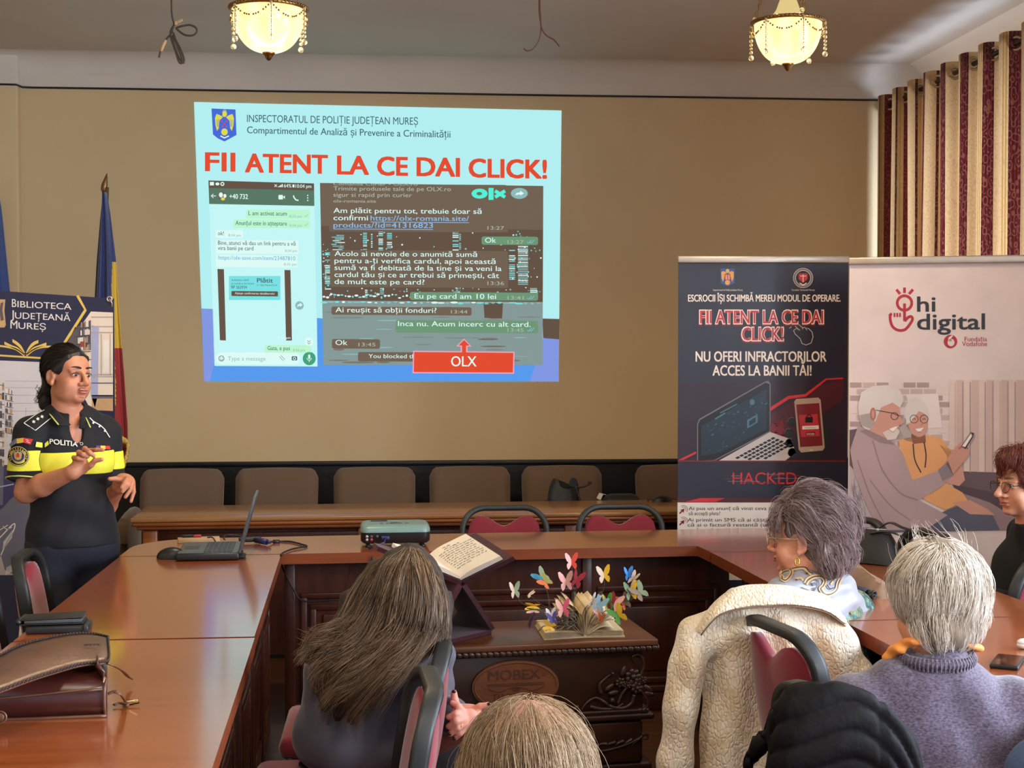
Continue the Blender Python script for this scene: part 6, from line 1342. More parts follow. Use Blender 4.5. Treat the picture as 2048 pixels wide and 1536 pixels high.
obj('canopy', MB().tube([u0 - dd * .12, u0, u1 - dd * .02], [.014, .021, .018], 12), mat('navy_umbrella_cloth', (32, 36, 48), rough=.6, bump=.3, bscale=60), um)
s_, t_, _ = frame(dd); mb = MB()
for (o_, r) in ((np.zeros(3), .013), (np.array([.012, -.0, -.006]) + s_ * .02, .009)):
    ring = [(r, -.02), (r, .012), (r * .7, .012), (r * .65, -.005)]
    mb.lathe(ring, 14, u1 + o_, R=np.stack([s_, t_, dd], 1))
obj('handle', mb, M_BLK, um)
p1, p2 = onz(1968, 1325, TT), onz(2052, 1340, TT); c = onz(2015, 1328, TT); ph = thing('smartphone', 'black smartphone lying face up on the right table', 'phone', c)
Rn = rotm(0, 0, -.55)
obj('case', MB().box(c + (0, 0, .006), (.076, .155, .011), bev=.004, R=Rn, seg=3), M_BLK, ph); obj('display', MB().box(c + (0, 0, .0117), (.066, .143, .0006), R=Rn), mat('black_screen_glass', (12, 12, 14), rough=.05, spec=.8), ph)
c = onz(2043, 1298, TT); e = thing('earbud_case', 'small white rounded case at the right photo edge, beyond the phone', 'case', c); obj('lower_shell', MB().ell(c + (.01, .0, .012), (.024, .02, .012), nu=20), mat('white_gloss', (226, 224, 220), rough=.25), e); obj('lid', MB().ell(c + (.01, 0, .02), (.0235, .0195, .011), nu=20), MATS['white_gloss'], e)
# ================================================================== soft bodies from blended volumes
def smin(a, b, k):
    if k <= 0: return np.minimum(a, b)
    h = np.clip(.5 + .5 * (b - a) / k, 0, 1); return b + (a - b) * h - k * h * (1 - h)
def surface_nets(F, o, h):
    s = F < 0; nx, ny, nz = F.shape
    c = np.zeros((nx - 1, ny - 1, nz - 1), np.uint8)
    for a in (0, 1):
        for b in (0, 1):
            for d in (0, 1): c += s[a:nx - 1 + a, b:ny - 1 + b, d:nz - 1 + d]
    I = np.argwhere((c > 0) & (c < 8)); n = len(I)
    idx = np.full(c.shape, -1, np.int32); idx[I[:, 0], I[:, 1], I[:, 2]] = np.arange(n)
    acc = np.zeros((n, 3)); cnt = np.zeros(n)
    f = {}
    for a in (0, 1):
        for b in (0, 1):
            for d in (0, 1): f[a, b, d] = F[I[:, 0] + a, I[:, 1] + b, I[:, 2] + d]
    for ax in range(3):
        for p in (0, 1):
            for q in (0, 1):
                k0 = [p, q]; k0.insert(ax, 0); k1 = [p, q]; k1.insert(ax, 1)
                f0, f1 = f[tuple(k0)], f[tuple(k1)]; m = (f0 < 0) != (f1 < 0)
                t = np.where(m, f0 / np.where(m, f0 - f1, 1), 0); pt = np.array(k0, float)[None].repeat(n, 0); pt[:, ax] = t
                acc[m] += pt[m]; cnt[m] += 1
    V = (I + acc / cnt[:, None]) * h + np.array(o)
    Q = []
    for ax in range(3):
        sl0 = [slice(None)] * 3; sl1 = [slice(None)] * 3; sl0[ax] = slice(0, -1); sl1[ax] = slice(1, None)
        m = s[tuple(sl0)] != s[tuple(sl1)]; E_ = np.argwhere(m); b, d = [(1, 2), (2, 0), (0, 1)][ax]
        ok = (E_[:, b] > 0) & (E_[:, d] > 0) & (E_[:, b] < F.shape[b] - 1) & (E_[:, d] < F.shape[d] - 1); E_ = E_[ok]
        def g(db, dd):
            J = E_.copy(); J[:, b] += db; J[:, d] += dd; return idx[J[:, 0], J[:, 1], J[:, 2]]
        q = np.stack([g(-1, -1), g(0, -1), g(0, 0), g(-1, 0)], 1); fl = ~s[E_[:, 0], E_[:, 1], E_[:, 2]]
        q[fl] = q[fl][:, ::-1]; Q.append(q[(q >= 0).all(1)])
    Q = np.concatenate(Q)
    for _ in range(1):      # one light smoothing pass
        A = np.zeros_like(V); w_ = np.zeros(len(V))
        for i in range(4):
            for j in (1, 3): np.add.at(A, Q[:, i], V[Q[:, (i + j) % 4]]); np.add.at(w_, Q[:, i], 1)
        V = V * .6 + .4 * A / np.maximum(w_, 1)[:, None]
    return V, Q
class Vol:
    """a list of rounded shapes blended into one field"""
    def __init__(s): s.p = []
    def cap(s, a, b, ra, rb=None, k=.02, op=1, grow=1):
        s.p.append(('c', np.array(a, float), np.array(b, float), ra, ra if rb is None else rb, k, op, grow)); return s
    def ell(s, c, r, R=None, k=.02, op=1, grow=1):
        s.p.append(('e', np.array(c, float), np.array(r, float), np.eye(3) if R is None else np.array(R), k, op, grow)); return s
    def chain(s, P, r, k=.008, **kw):
        for i in range(len(P) - 1): s.cap(P[i], P[i + 1], r[i], r[i + 1], k, **kw)
        return s
    def copy(s): q = Vol(); q.p = list(s.p); return q
    def bounds(s, infl=0):
        lo = np.full(3, 1e9); hi = -lo
        for p in s.p:
            if p[-2] < 0: continue
            if p[0] == 'c': r = max(p[3], p[4]) + infl; lo = np.minimum(lo, np.minimum(p[1], p[2]) - r); hi = np.maximum(hi, np.maximum(p[1], p[2]) + r)
            else: r = np.abs(p[3]) @ p[2] + infl; lo = np.minimum(lo, p[1] - r); hi = np.maximum(hi, p[1] + r)
        return lo - .02, hi + .02
    def field(s, lo, hi, h, infl=0, fk=1):
        n = np.ceil((hi - lo) / h).astype(int) + 1; F = np.full(n, .06, np.float32)
        ax = [lo[i] + h * np.arange(n[i]) for i in range(3)]
        for p in s.p:
            k, op, gr = p[-3], p[-2], p[-1]; g = infl * gr * (1 if op > 0 else 0)
            if p[0] == 'c': r = max(p[3], p[4]) + g; a0 = np.minimum(p[1], p[2]) - r; a1 = np.maximum(p[1], p[2]) + r
            else: r = np.abs(p[3]) @ (p[2] + g); a0 = p[1] - r; a1 = p[1] + r
            m = .03 + k; i0 = np.clip(((a0 - m - lo) / h).astype(int), 0, n - 1); i1 = np.clip(((a1 + m - lo) / h).astype(int) + 2, 1, n)
            if (i1 <= i0).any(): continue
            X = ax[0][i0[0]:i1[0], None, None]; Y = ax[1][None, i0[1]:i1[1], None]; Z = ax[2][None, None, i0[2]:i1[2]]
            if p[0] == 'c':
                a, b = p[1], p[2]; ab = b - a; L2 = max(ab @ ab, 1e-12)
                t = np.clip(((X - a[0]) * ab[0] + (Y - a[1]) * ab[1] + (Z - a[2]) * ab[2]) / L2, 0, 1)
                d = np.sqrt((X - a[0] - t * ab[0]) ** 2 + (Y - a[1] - t * ab[1]) ** 2 + (Z - a[2] - t * ab[2]) ** 2) - (p[3] + (p[4] - p[3]) * t + g)
            else:
                R = p[3]; c = p[1]; rr_ = p[2] + g; u = [((X - c[0]) * R[0, j] + (Y - c[1]) * R[1, j] + (Z - c[2]) * R[2, j]) for j in range(3)]
                k0 = np.sqrt(sum((u[j] / rr_[j]) ** 2 for j in range(3))); k1 = np.sqrt(sum((u[j] / rr_[j] ** 2) ** 2 for j in range(3)))
                d = k0 * (k0 - 1) / np.maximum(k1, 1e-6)
            sl = tuple(slice(i0[j], i1[j]) for j in range(3))
            F[sl] = smin(F[sl], d, k * fk) if op > 0 else -smin(-F[sl], d, k * fk)
        return F, ax
    def mesh(s, h=.005, infl=0, cut=None, disp=None, lo=None, hi=None, fk=1, joins=()):
        """cut(X,Y,Z) gives extra fields that trim the volume (positive = outside)"""
        l, u = s.bounds(infl + .01)
        for v_, _c in joins: a_, b_ = v_.bounds(infl + .01); l = np.minimum(l, a_); u = np.maximum(u, b_)
        lo = l if lo is None else np.maximum(l, lo); hi = u if hi is None else np.minimum(u, hi)
        F, ax = s.field(lo, hi, h, infl, fk)
        X, Y, Z = ax[0][:, None, None], ax[1][None, :, None], ax[2][None, None, :]
        for v_, c_ in joins:
            F2, _ = v_.field(lo, lo + h * (np.array(F.shape) - 1.5), h, infl, fk); F2 = F2[:F.shape[0], :F.shape[1], :F.shape[2]]
            for q in c_: F2 = np.maximum(F2, q(X, Y, Z))
            F = smin(F, F2, .015)
        if disp is not None: F = F + disp(X, Y, Z)
        if cut is not None:
            for c in cut(X, Y, Z): F = np.maximum(F, c)
        F[0] = F[-1] = 1; F[:, 0] = F[:, -1] = 1; F[:, :, 0] = F[:, :, -1] = 1
        V, Q = surface_nets(F, lo, h); mb = MB(); mb.v = V; mb.f = [tuple(q) for q in Q.tolist()]; mb.m = [0] * len(Q); mb.s = [True] * len(Q)
        return mb
def plane(p, n): 
    n = np.array(n, float); n /= np.linalg.norm(n); p = np.array(p, float)
    return lambda X, Y, Z: (X - p[0]) * n[0] + (Y - p[1]) * n[1] + (Z - p[2]) * n[2]

def facing(fx, fy, pitch=0, roll=0):
    """columns right, forward, up for a figure looking along (fx, fy)"""
    f = np.array([fx, fy, 0.0]); f /= np.linalg.norm(f); r = np.array([f[1], -f[0], 0]); u = np.array([0, 0, 1.0])
    f2 = f * math.cos(pitch) + u * math.sin(pitch); u2 = u * math.cos(pitch) - f * math.sin(pitch)
    r2 = r * math.cos(roll) + u2 * math.sin(roll); u3 = u2 * math.cos(roll) - r * math.sin(roll)
    return np.stack([r2, f2, u3], 1)
def head(B, c, R, s=1.0, mouth=0, nose=1.0):
    """skull, face, ears; local x right, y forward, z up; eyes at z = 0"""
    c = np.array(c, float); L = lambda x, y, z: c + R @ (np.array([x, y, z]) * s)
    e = lambda p, r, k=.015, op=1, RR=None: B.ell(L(*p), np.array(r) * s, R if RR is None else R @ RR, k, op, 0)
    e((0, -.018, .034), (.074, .094, .086)); e((0, .030, -.030), (.057, .058, .080), .03); e((0, .040, -.075), (.038, .042, .034), .03)
    e((0, .072, -.098), (.020, .018, .014), .02); e((0, .052, .040), (.052, .030, .035), .03)
    for x in (-1, 1):
        e((x * .040, .058, -.042), (.022, .022, .022), .025)
        e((x * .046, .028, -.07), (.016, .030, .024), .03)
        B.cap(L(x * .012, .090, .014), L(x * .044, .074, .012), .009 * s, .007 * s, .012, 1, 0)
        e((x * .031, .097, -.004), (.017, .016, .011), .010, -1)
        e((x * .031, .076, -.004), (.0155, .0125, .0125), .004)
        e((x * .014, .097, -.041), (.0095, .011, .0085), .006)
        ER = rotm(0, x * .12, x * .35)
        e((x * .076, -.010, -.012), (.0085, .020, .031), .006, 1, ER); e((x * .083, -.008, -.006), (.005, .011, .017), .004, -1, ER)
        e((x * .078, .0, -.036), (.008, .009, .011), .005)
    B.cap(L(0, .093, .004), L(0, .113 * nose, -.034), .0085 * s, .0105 * s, .010, 1, 0); e((0, .110 * nose, -.038), (.0115, .011, .0095), .008)
    e((0, .090 + mouth, -.061), (.021, .012, .0055), .006); e((0, .088 + mouth, -.0745), (.018, .012, .0065), .006)
    e((0, .098 + mouth, -.067), (.019, .007, .002), .003, -1); e((0, .086, -.087), (.02, .008, .006), .01, -1)
    return L
def face_parts(root, c, R, s, brow=(40, 28, 24), iris=(70, 46, 34), lip=(168, 90, 84), mouth=0, brow_w=1.0, pre=''):
    L = lambda x, y, z: np.array(c) + R @ (np.array([x, y, z]) * s)
    mw = mat('eye_white', (226, 220, 214), rough=.15, var=.02); mi = mat('iris_%d' % iris[0], iris, rough=.15); mk = mat('pupil', (10, 9, 9), rough=.1)
    ml = mat('lips_%d' % lip[0], lip, rough=.45, var=.06); mbw = mat('brow_%d' % brow[0], brow, rough=.8, var=.3, scale=200)
    for x in (-1, 1):
        mb = MB().ell(L(x * .031, .0795, -.004), (.0125 * s, .0125 * s, .0054 * s), 0, 16, 12, R=R); g = R @ np.array([x * .08, 1, -.05]); g /= np.linalg.norm(g)
        mb.ell(L(x * .031, .0795, -.004) + g * .0085 * s, (.0074 * s, .0048 * s, .0058 * s), 1, 14, 10, R=R).ell(L(x * .031, .0795, -.004) + g * .0115 * s, (.0033 * s, .0024 * s, .0033 * s), 2, 10, 8, R=R)
        mb.tube([L(x * (.031 + q), .0915 - 1.1 * q * q * 14 - abs(q) * .12, .0045 - q * q * 22 + .0) for q in np.linspace(-.017, .019, 8)], [.001, .0016, .002, .002, .002, .002, .0018, .001], 6, m=3)
        obj('eye', mb, [mw, mi, mk, mbw], root)
        obj('eyebrow', MB().tube([L(x * q, .1005 - 7.2 * (q - .012) ** 2 - .004, .0225 + .0045 * math.sin((q - .012) / .04 * PI * .75)) for q in np.linspace(.012, .052, 9)], np.array([.0025, .0038, .0042, .004, .0036, .003, .0026, .002, .001]) * brow_w * s, 8, flat=1.0), mbw, root)
    up_ = [(q, .0995 + mouth - 18 * q * q, -.0625 - abs(q) * .10 + .002 * math.exp(-(q / .006) ** 2) * -1) for q in np.linspace(-.022, .022, 11)]; lo_ = [(q, .0985 + mouth - 18 * q * q, -.0735 + 9.0 * q * q) for q in np.linspace(-.02, .02, 11)]
    prof = np.sin(np.linspace(.12, PI - .12, 11))
    if mouth: obj('mouth_opening', MB().ell(L(0, .0955 + mouth, -.0675), (.013 * s, .006 * s, .0035 * s), R=R), mat('mouth_dark', (70, 26, 26), rough=.5), root)
    obj('lips', MB().tube([L(*q) for q in up_], .0036 * prof * s + .0003, 8).tube([L(*q) for q in lo_], .0048 * prof * s + .0003, 8), ml, root)

def strands_obj(name, S, r, m, parent, taper=True):
    """S: (N, K, 3) strand paths -> one mesh of thin three-sided hairs"""
    N, K = S.shape[:2]; T = np.gradient(S, axis=1); T /= np.maximum(np.linalg.norm(T, axis=2, keepdims=True), 1e-9)
    a = np.cross(T, np.array([.3, .2, 1.0])); a /= np.maximum(np.linalg.norm(a, axis=2, keepdims=True), 1e-6); b = np.cross(T, a)
    rad = r * (np.linspace(1, .25, K) if taper else np.ones(K)); rad = rad[None, :, None] * (np.ones((N, 1, 1)) if np.ndim(r) == 0 else 1)
    V = np.stack([S + rad * (math.cos(t) * a + math.sin(t) * b) for t in (0, 2.094, 4.189)], 2).reshape(-1, 3)
    base = (np.arange(N) * K * 3)[:, None, None] + (np.arange(K - 1) * 3)[None, :, None]
    j = np.arange(3); j2 = (j + 1) % 3
    Q = np.stack([base + j, base + j2, base + 3 + j2, base + 3 + j], -1).reshape(-1, 4)
    mb = MB(); mb.v = V; mb.f = [tuple(q) for q in Q.tolist()]; mb.m = [0] * len(Q); mb.s = [True] * len(Q)
    o = obj(name, mb, m, parent)
    at_ = o.data.attributes.new('strand', 'FLOAT', 'POINT'); at_.data.foreach_set('value', np.repeat(np.random.rand(N), K * 3))
    return o
def hair_mat(name, c1, c2, c3, rough=.45):
    m, nt, b = new_mat(name); N = nt.nodes; L = nt.links
    a = N.new('ShaderNodeAttribute'); a.attribute_name = 'strand'; r = N.new('ShaderNodeValToRGB')
    E = r.color_ramp.elements; E[0].color = (*lin(c1), 1); E[1].color = (*lin(c3), 1); e = E.new(.5); e.color = (*lin(c2), 1)
    nz = N.new('ShaderNodeTexNoise'); nz.inputs['Scale'].default_value = 25; tc = N.new('ShaderNodeTexCoord'); L.new(tc.outputs['Object'], nz.inputs['Vector'])
    ad = N.new('ShaderNodeMath'); ad.operation = 'MULTIPLY_ADD'; ad.inputs[1].default_value = .6; L.new(a.outputs['Fac'], ad.inputs[0])
    m2 = N.new('ShaderNodeMath'); m2.operation = 'MULTIPLY'; m2.inputs[1].default_value = .4; L.new(nz.outputs[0], m2.inputs[0]); L.new(m2.outputs[0], ad.inputs[2])
    L.new(ad.outputs[0], r.inputs[0]); L.new(r.outputs[0], b.inputs['Base Color']); b.inputs['Roughness'].default_value = rough; b.inputs['Specular IOR Level'].default_value = .35
    return m
def crop_hair(c, R, s, cen, rad, crown, n, steps, length, rng, keep, lift=.12, swirl=.3, grav=.25, fuzz=.004, flip=0, clump=1):
    """short hair: paths run over an ellipsoid away from the crown; keep(local root) -> bool"""
    cen = np.array(cen); rad = np.array(rad); cr = np.array(crown, float); out = []
    while len(out) < n:
        d = rng.normal(size=3); d /= np.linalg.norm(d); p0 = cen + d * rad
        if not keep(p0): continue
        lf0 = lift * rng.uniform(0, 1) ** 1.6; ph = rng.uniform(0, 6.28); ln0 = length * rng.uniform(.6, 1.15); nz0 = rng.normal(size=3) * .35; am = rng.uniform(.008, .03) if clump > 1 else .006; w00 = rng.uniform(.99, 1.04); fq = rng.uniform(4, 8)
        for _k in range(min(clump, n - len(out))):      # a lock of hair shares its bend and lift
            p = p0 + rng.normal(size=3) * (.0065 if clump > 1 else 0); q = (p - cen) / rad; p = cen + q / np.linalg.norm(q) * rad
            w0 = w00 * rng.uniform(.985, 1.01); st = ln0 * rng.uniform(.85, 1.1) / (steps - 1); path = []; lf = lf0 * rng.uniform(.8, 1.1); nz_ = nz0 + rng.normal(size=3) * .08
            for i in range(steps):
                u = i / (steps - 1)
                q = (p - cen) / rad; qn = np.linalg.norm(q); path.append(cen + q / qn * rad * (w0 + lf * math.sin(u * PI * .75) + flip * u * u + am * math.sin(ph + fq * u)))
                nrm = q / rad; nrm /= np.linalg.norm(nrm)
                v = (p - cr); v = v / max(np.linalg.norm(v), .03) * .1; v = v + np.array([0, 0, -1]) * grav * .1 * (1 + 2 * u) + np.cross(nrm, v) * (swirl + .5 * am / .03 * math.sin(ph * 2 + fq * .7 * u)) + nz_ * .03
                v -= nrm * (v @ nrm); v /= max(np.linalg.norm(v), 1e-6); p = p + v * st
            out.append(np.array(path))
    S = np.array(out) + rng.normal(size=(n, 1, 3)) * fuzz * .3
    S += np.cumsum(rng.normal(size=S.shape) * fuzz * .12, axis=1)
    return np.array(c) + (S * s) @ R.T
def mesh_bvh(o):
    from mathutils.bvhtree import BVHTree
    me = o.data; off = np.array(o.parent['wo']) if o.parent is not None and 'wo' in o.parent else np.zeros(3)
    V = [tuple(np.array(v.co) + off) for v in me.vertices]; return BVHTree.FromPolygons(V, [tuple(p.vertices) for p in me.polygons])
def on_surface(bvh, lift=.0015, Zfall=6.0):
    """lays a point of the art on the cloth under it"""
    def f(x, y):
        r = ray(x, y); rn = r / np.linalg.norm(r); h = bvh.ray_cast(Vector(CAM), Vector(rn))
        if h[0] is None: return at(x, y, Zfall)
        n = np.array(h[1]); n = -n if n @ rn > 0 else n
        return np.array(h[0]) + n * lift
    return f
def seated_legs(B, hipL, hipR, fwd, knee_len=.42, drop=None, r=(.082, .06, .05, .038), spread=.0, foot=True):
    for hp, s_ in ((hipL, -1), (hipR, 1)):
        hp = np.array(hp); f = np.array(fwd, float); f = f / np.linalg.norm(f); kn = hp + f * knee_len + np.array([0, 0, .0]); an = np.array([kn[0] + f[0] * .03, kn[1] + f[1] * .03, .085])
        B.cap(hp, kn, r[0], r[1], .04).cap(kn, an, r[2], r[3], .03); B.cap(an + (0, 0, -.04), an + np.array([f[0] * .16, f[1] * .16, -.05]), .04, .03, .03)
def relaxed_hand(B, wrist, d, nrm, k=1.0, side=1):
    """palm and five fingers along d; nrm = back-of-hand direction"""
    d = np.array(d, float); d /= np.linalg.norm(d); n = np.array(nrm, float); n -= d * (n @ d); n /= np.linalg.norm(n); x = np.cross(d, n) * side; w0 = np.array(wrist)
    B.ell(w0 + d * .05 * k, np.array([.04, .05, .014]) * k, np.stack([x, d, n], 1), .015)
    for i, (o, ln) in enumerate(((.028, .07), (.010, .08), (-.009, .074), (-.027, .058))):
        a = w0 + d * .088 * k + x * o * k; b = a + (d * .9 - n * .35) * ln * .5 * k; c = b + (d * .6 - n * .8) * ln * .45 * k
        B.chain([a - d * .02, a, b, c], [.0095 * k, .009 * k, .008 * k, .007 * k], .005, grow=0)
    a = w0 + d * .03 * k + x * .034 * k; B.chain([a, a + (d * .5 + x * .6 - n * .2) * .045 * k, a + (d * .9 + x * .4 - n * .4) * .075 * k], [.012 * k, .0105 * k, .009 * k], .008, grow=0)
def skin_mat(name, c, c2=None): 
    m = mat(name, c, rough=.5, var=.07, scale=45, bump=.06, bscale=300, spec=.4)
    b = m.node_tree.nodes['Principled BSDF']; b.inputs['Subsurface Weight'].default_value = .12; b.inputs['Subsurface Radius'].default_value = (.012, .005, .003)
    return m
def A3(*l): return [at(*q) for q in l]
def lens_sheet(Lf, x, z, a, b):
    mb = MB()
    for s_ in (-1, 1): mb.add([Lf(s_ * x + a * math.cos(t), .1105, z + b * math.sin(t)) for t in np.linspace(0, 2 * PI, 20, endpoint=False)], [tuple(range(20))])
    return mb
# ================================================================== the policewoman
pw = thing('person', 'person in dark police polo shirt with yellow band, gesturing, black hair tied back', 'person', (*at(140, 1090, 6.02)[:2], 0))
RP_ = facing(.54, -.84); HS = 1.05; hc_ = at(135, 750, 5.99); RH = facing(.79, -.61, .05, .06)
SKIN = skin_mat('light_olive_skin', (192, 128, 98))
B = Vol(); Tl = lambda px, py, Z, x=0, y=0, z=0: at(px, py, Z) + RP_ @ np.array([x, y, z])
ch, wa, hi = at(138, 905, 6.02), at(143, 1000, 6.03), at(146, 1080, 6.03)
def torso(V):
    V.ell(ch, (.165, .108, .165), RP_, .04).ell(wa, (.160, .122, .16), RP_, .06).ell(hi, (.188, .142, .14), RP_, .06)
    for x in (-1, 1): V.ell(ch + RP_ @ np.array([x * .075, .075, -.035]), (.078, .062, .075), RP_, .04)
    V.ell(wa + RP_ @ np.array([0, .05, -.02]), (.12, .085, .11), RP_, .05)
sR, sL = at(66, 868, 5.93), at(206, 866, 6.11); nk = at(139, 826, 6.0)
def shoulders(V): V.cap(sR, at(138, 850, 6.02), .058, .065, .04).cap(at(138, 850, 6.02), sL, .065, .058, .04).cap(at(112, 838, 6.0), at(168, 838, 6.04), .042, .042, .05)
eR, wR = at(52, 984, 5.87), at(146, 944, 5.73); eL, wL = at(214, 1008, 6.12), at(239, 972, 5.98)
torso(B); shoulders(B); B.cap(nk + (0, 0, -.06), hc_ + RH @ np.array([0, -.02, -.07]), .06, .055, .03)
head(B, hc_, RH, HS, mouth=.005)
B.cap(sR, eR, .052, .043, .03).cap(eR, eR + (wR - eR) * .35, .044, .045, .02).cap(eR + (wR - eR) * .35, wR, .045, .028, .02)
B.cap(sL, eL, .05, .042, .03).cap(eL, wL, .042, .028, .02)
# right hand: palm towards us, three fingers folded, index and thumb pointing right
B.ell(at(162, 929, 5.745), (.031, .018, .040), np.stack([np.array([.93, 0, .35]), np.array([0, 1, 0]), np.array([-.35, 0, .93])], 1), .012).cap(wR, at(158, 934, 5.74), .029, .028, .015)
for P_, r_ in (([(153, 926, 5.75), (147.5, 915, 5.725), (156, 917, 5.700), (166, 919, 5.705)], (.0095, .0092, .0088, .008)), ([(158, 920, 5.755), (157.5, 904.5, 5.725), (166, 909, 5.695), (175, 913, 5.70)], (.0105, .0102, .0098, .0088)),
              ([(166, 915, 5.76), (169.5, 897, 5.73), (179, 905, 5.695), (187, 911, 5.70)], (.0108, .0105, .0098, .0088)), ([(174, 913, 5.765), (180, 901, 5.75), (193, 899.5, 5.73), (206, 900, 5.72)], (.0105, .01, .009, .0078)),
              ([(168, 938, 5.74), (182, 930, 5.72), (190, 921, 5.71), (203, 919, 5.705)], (.016, .0125, .0108, .009))): B.chain(A3(*P_), r_, .004)
# left hand: back of the hand up, fingers hanging
B.ell(at(251, 961, 5.955), (.040, .020, .030), np.stack([np.array([.85, -.2, -.3]), np.array([.2, .98, .0]), np.array([.3, 0, .95])], 1), .014).cap(wL, at(247, 964, 5.96), .028, .026, .015)
for P_, r_ in (([(244, 963, 5.945), (231, 957.5, 5.92), (219, 958, 5.905)], (.0135, .0105, .0085)), ([(255, 957, 5.93), (250, 966, 5.895), (243.5, 975, 5.885)], (.0105, .0098, .0085)), ([(260, 958, 5.945), (256, 971, 5.90), (245, 983, 5.89)], (.0108, .01, .0086)),
              ([(264, 962, 5.965), (261.5, 978, 5.92), (251, 994, 5.905)], (.0105, .0098, .0084)), ([(266.5, 966, 5.99), (267.5, 984, 5.955), (262, 1003, 5.945)], (.0095, .0088, .0076))): B.chain(A3(*P_), r_, .004)
fd = RP_ @ np.array([0, 1, 0]); rd = RP_ @ np.array([1, 0, 0])
for s_ in (-1, 1):
    h_ = hi + rd * .09 * s_ + (0, 0, -.04); kn = np.array([h_[0] + fd[0] * .02, h_[1] + fd[1] * .02, .46]); an = np.array([kn[0] - fd[0] * .01, kn[1] - fd[1] * .01, .09])
    B.cap(h_, kn, .095, .062, .04).cap(kn, an, .058, .042, .03).cap(an + (0, 0, -.045), an + fd * .15 + (0, 0, -.05), .042, .034, .03)
obj('body', B.mesh(.0038), SKIN, pw)
face_parts(pw, hc_, RH, HS, lip=(184, 104, 96), mouth=.005, brow_w=1.0)
# polo shirt
M_POLO = mat('navy_black_polo', (13, 14, 21), rough=.85, var=.12, scale=300, sheen=.04, bump=.15, bscale=12)
S_ = Vol(); torso(S_); shoulders(S_)
zh = at(146, 1089, 6.0)[2]; slv = (eR - sR); slv /= np.linalg.norm(slv); slL = (eL - sL) / np.linalg.norm(eL - sL); endR = sR + (eR - sR) * .80; endL = sL + (eL - sL) * .72
JO = [(Vol().cap(sR, eR, .066, .074, .03), [plane(endR, slv)]), (Vol().cap(sL, eL, .064, .07, .03), [plane(endL, slL)])]
hcut = plane((0, 0, zh), (0, 0, -1)); ncut = Vol().cap(nk + (0, 0, -.05), nk + (0, 0, .2), .058, .06, 0).ell(nk + RP_ @ np.array([.0, .10, -.05]), (.03, .07, .075), RP_, .02)
fold = lambda X, Y, Z: .0035 * np.sin(38 * Z + 14 * X + 9 * Y) * np.clip((1.12 - Z) * 6, 0, 1) + .002 * np.sin(60 * X - 25 * Z)
def shirt_cut(X, Y, Z):
    l = np.array([X.ravel()[0], Y.ravel()[0], Z.ravel()[0]]); hh = X.ravel()[1] - X.ravel()[0]; u = np.array([X.ravel()[-1], Y.ravel()[-1], Z.ravel()[-1]])
    F2, _ = ncut.field(l, u - hh * .4, hh); return [hcut(X, Y, Z), -F2[:X.size, :Y.size, :Z.size]]
shirt = obj('polo_shirt', S_.mesh(.004, infl=.013, cut=shirt_cut, disp=fold, joins=JO), M_POLO, pw)
M_HIVIS = mat('fluorescent_yellow', (226, 222, 60), rough=.6, var=.06, scale=200, bump=.05)
def slab_cut(z0, z1, extra=()): return lambda X, Y, Z: [plane((0, 0, z1), (0, .0, 1))(X, Y, Z), plane((0, 0, z0), (0, 0, -1))(X, Y, Z)] + [q(X, Y, Z) for q in extra]
zb0, zb1 = at(120, 950, 5.9)[2], at(120, 904, 5.9)[2]
ST = Vol(); torso(ST); ST.cap(nk + (0, 0, -.07), nk + (0, 0, .0), .06, .06, .03)
obj('reflective_band', ST.mesh(.004, infl=.0165, cut=slab_cut(zb0, zb1), disp=fold), M_HIVIS, pw, label='yellow reflective chest band')
SA = Vol().cap(sR, eR, .066, .074, .03); SB = Vol().cap(sL, eL, .064, .07, .03)
obj('sleeve_band', SA.mesh(.004, infl=.0165, cut=slab_cut(at(50, 939, 5.9)[2], at(50, 899, 5.9)[2], [plane(endR, slv)]), disp=fold), M_HIVIS, pw); obj('sleeve_band', SB.mesh(.004, infl=.0165, cut=slab_cut(at(210, 938, 6.1)[2], at(210, 902, 6.1)[2], [plane(endL, slL)]), disp=fold), M_HIVIS, pw)
e_ = endR - slv * .002; mb = MB(); s1, t1, d1 = frame(slv)
mb.tube([e_ + .0855 * (math.cos(a) * s1 + math.sin(a) * t1) - slv * .0 for a in np.linspace(0, 2 * PI, 40, endpoint=False)], .0032, 6, closed=True); obj('sleeve_piping', mb, mat('pale_lime_piping', (206, 214, 120), rough=.6), pw)
# trousers
TR = Vol(); TR.ell(hi, (.188, .142, .14), RP_, .06)
for s_ in (-1, 1):
    h_ = hi + rd * .09 * s_ + (0, 0, -.04); kn = np.array([h_[0] + fd[0] * .02, h_[1] + fd[1] * .02, .46]); an = np.array([kn[0], kn[1], .09]); TR.cap(h_, kn, .1, .08, .03).cap(kn, an, .078, .07, .03)
obj('trousers', TR.mesh(.007, infl=.006, cut=lambda X, Y, Z: [plane((0, 0, zh + .03), (0, 0, 1))(X, Y, Z), plane((0, 0, .05), (0, 0, -1))(X, Y, Z)]), mat('dark_navy_trousers', (26, 28, 42), rough=.8, var=.15, scale=80), pw)
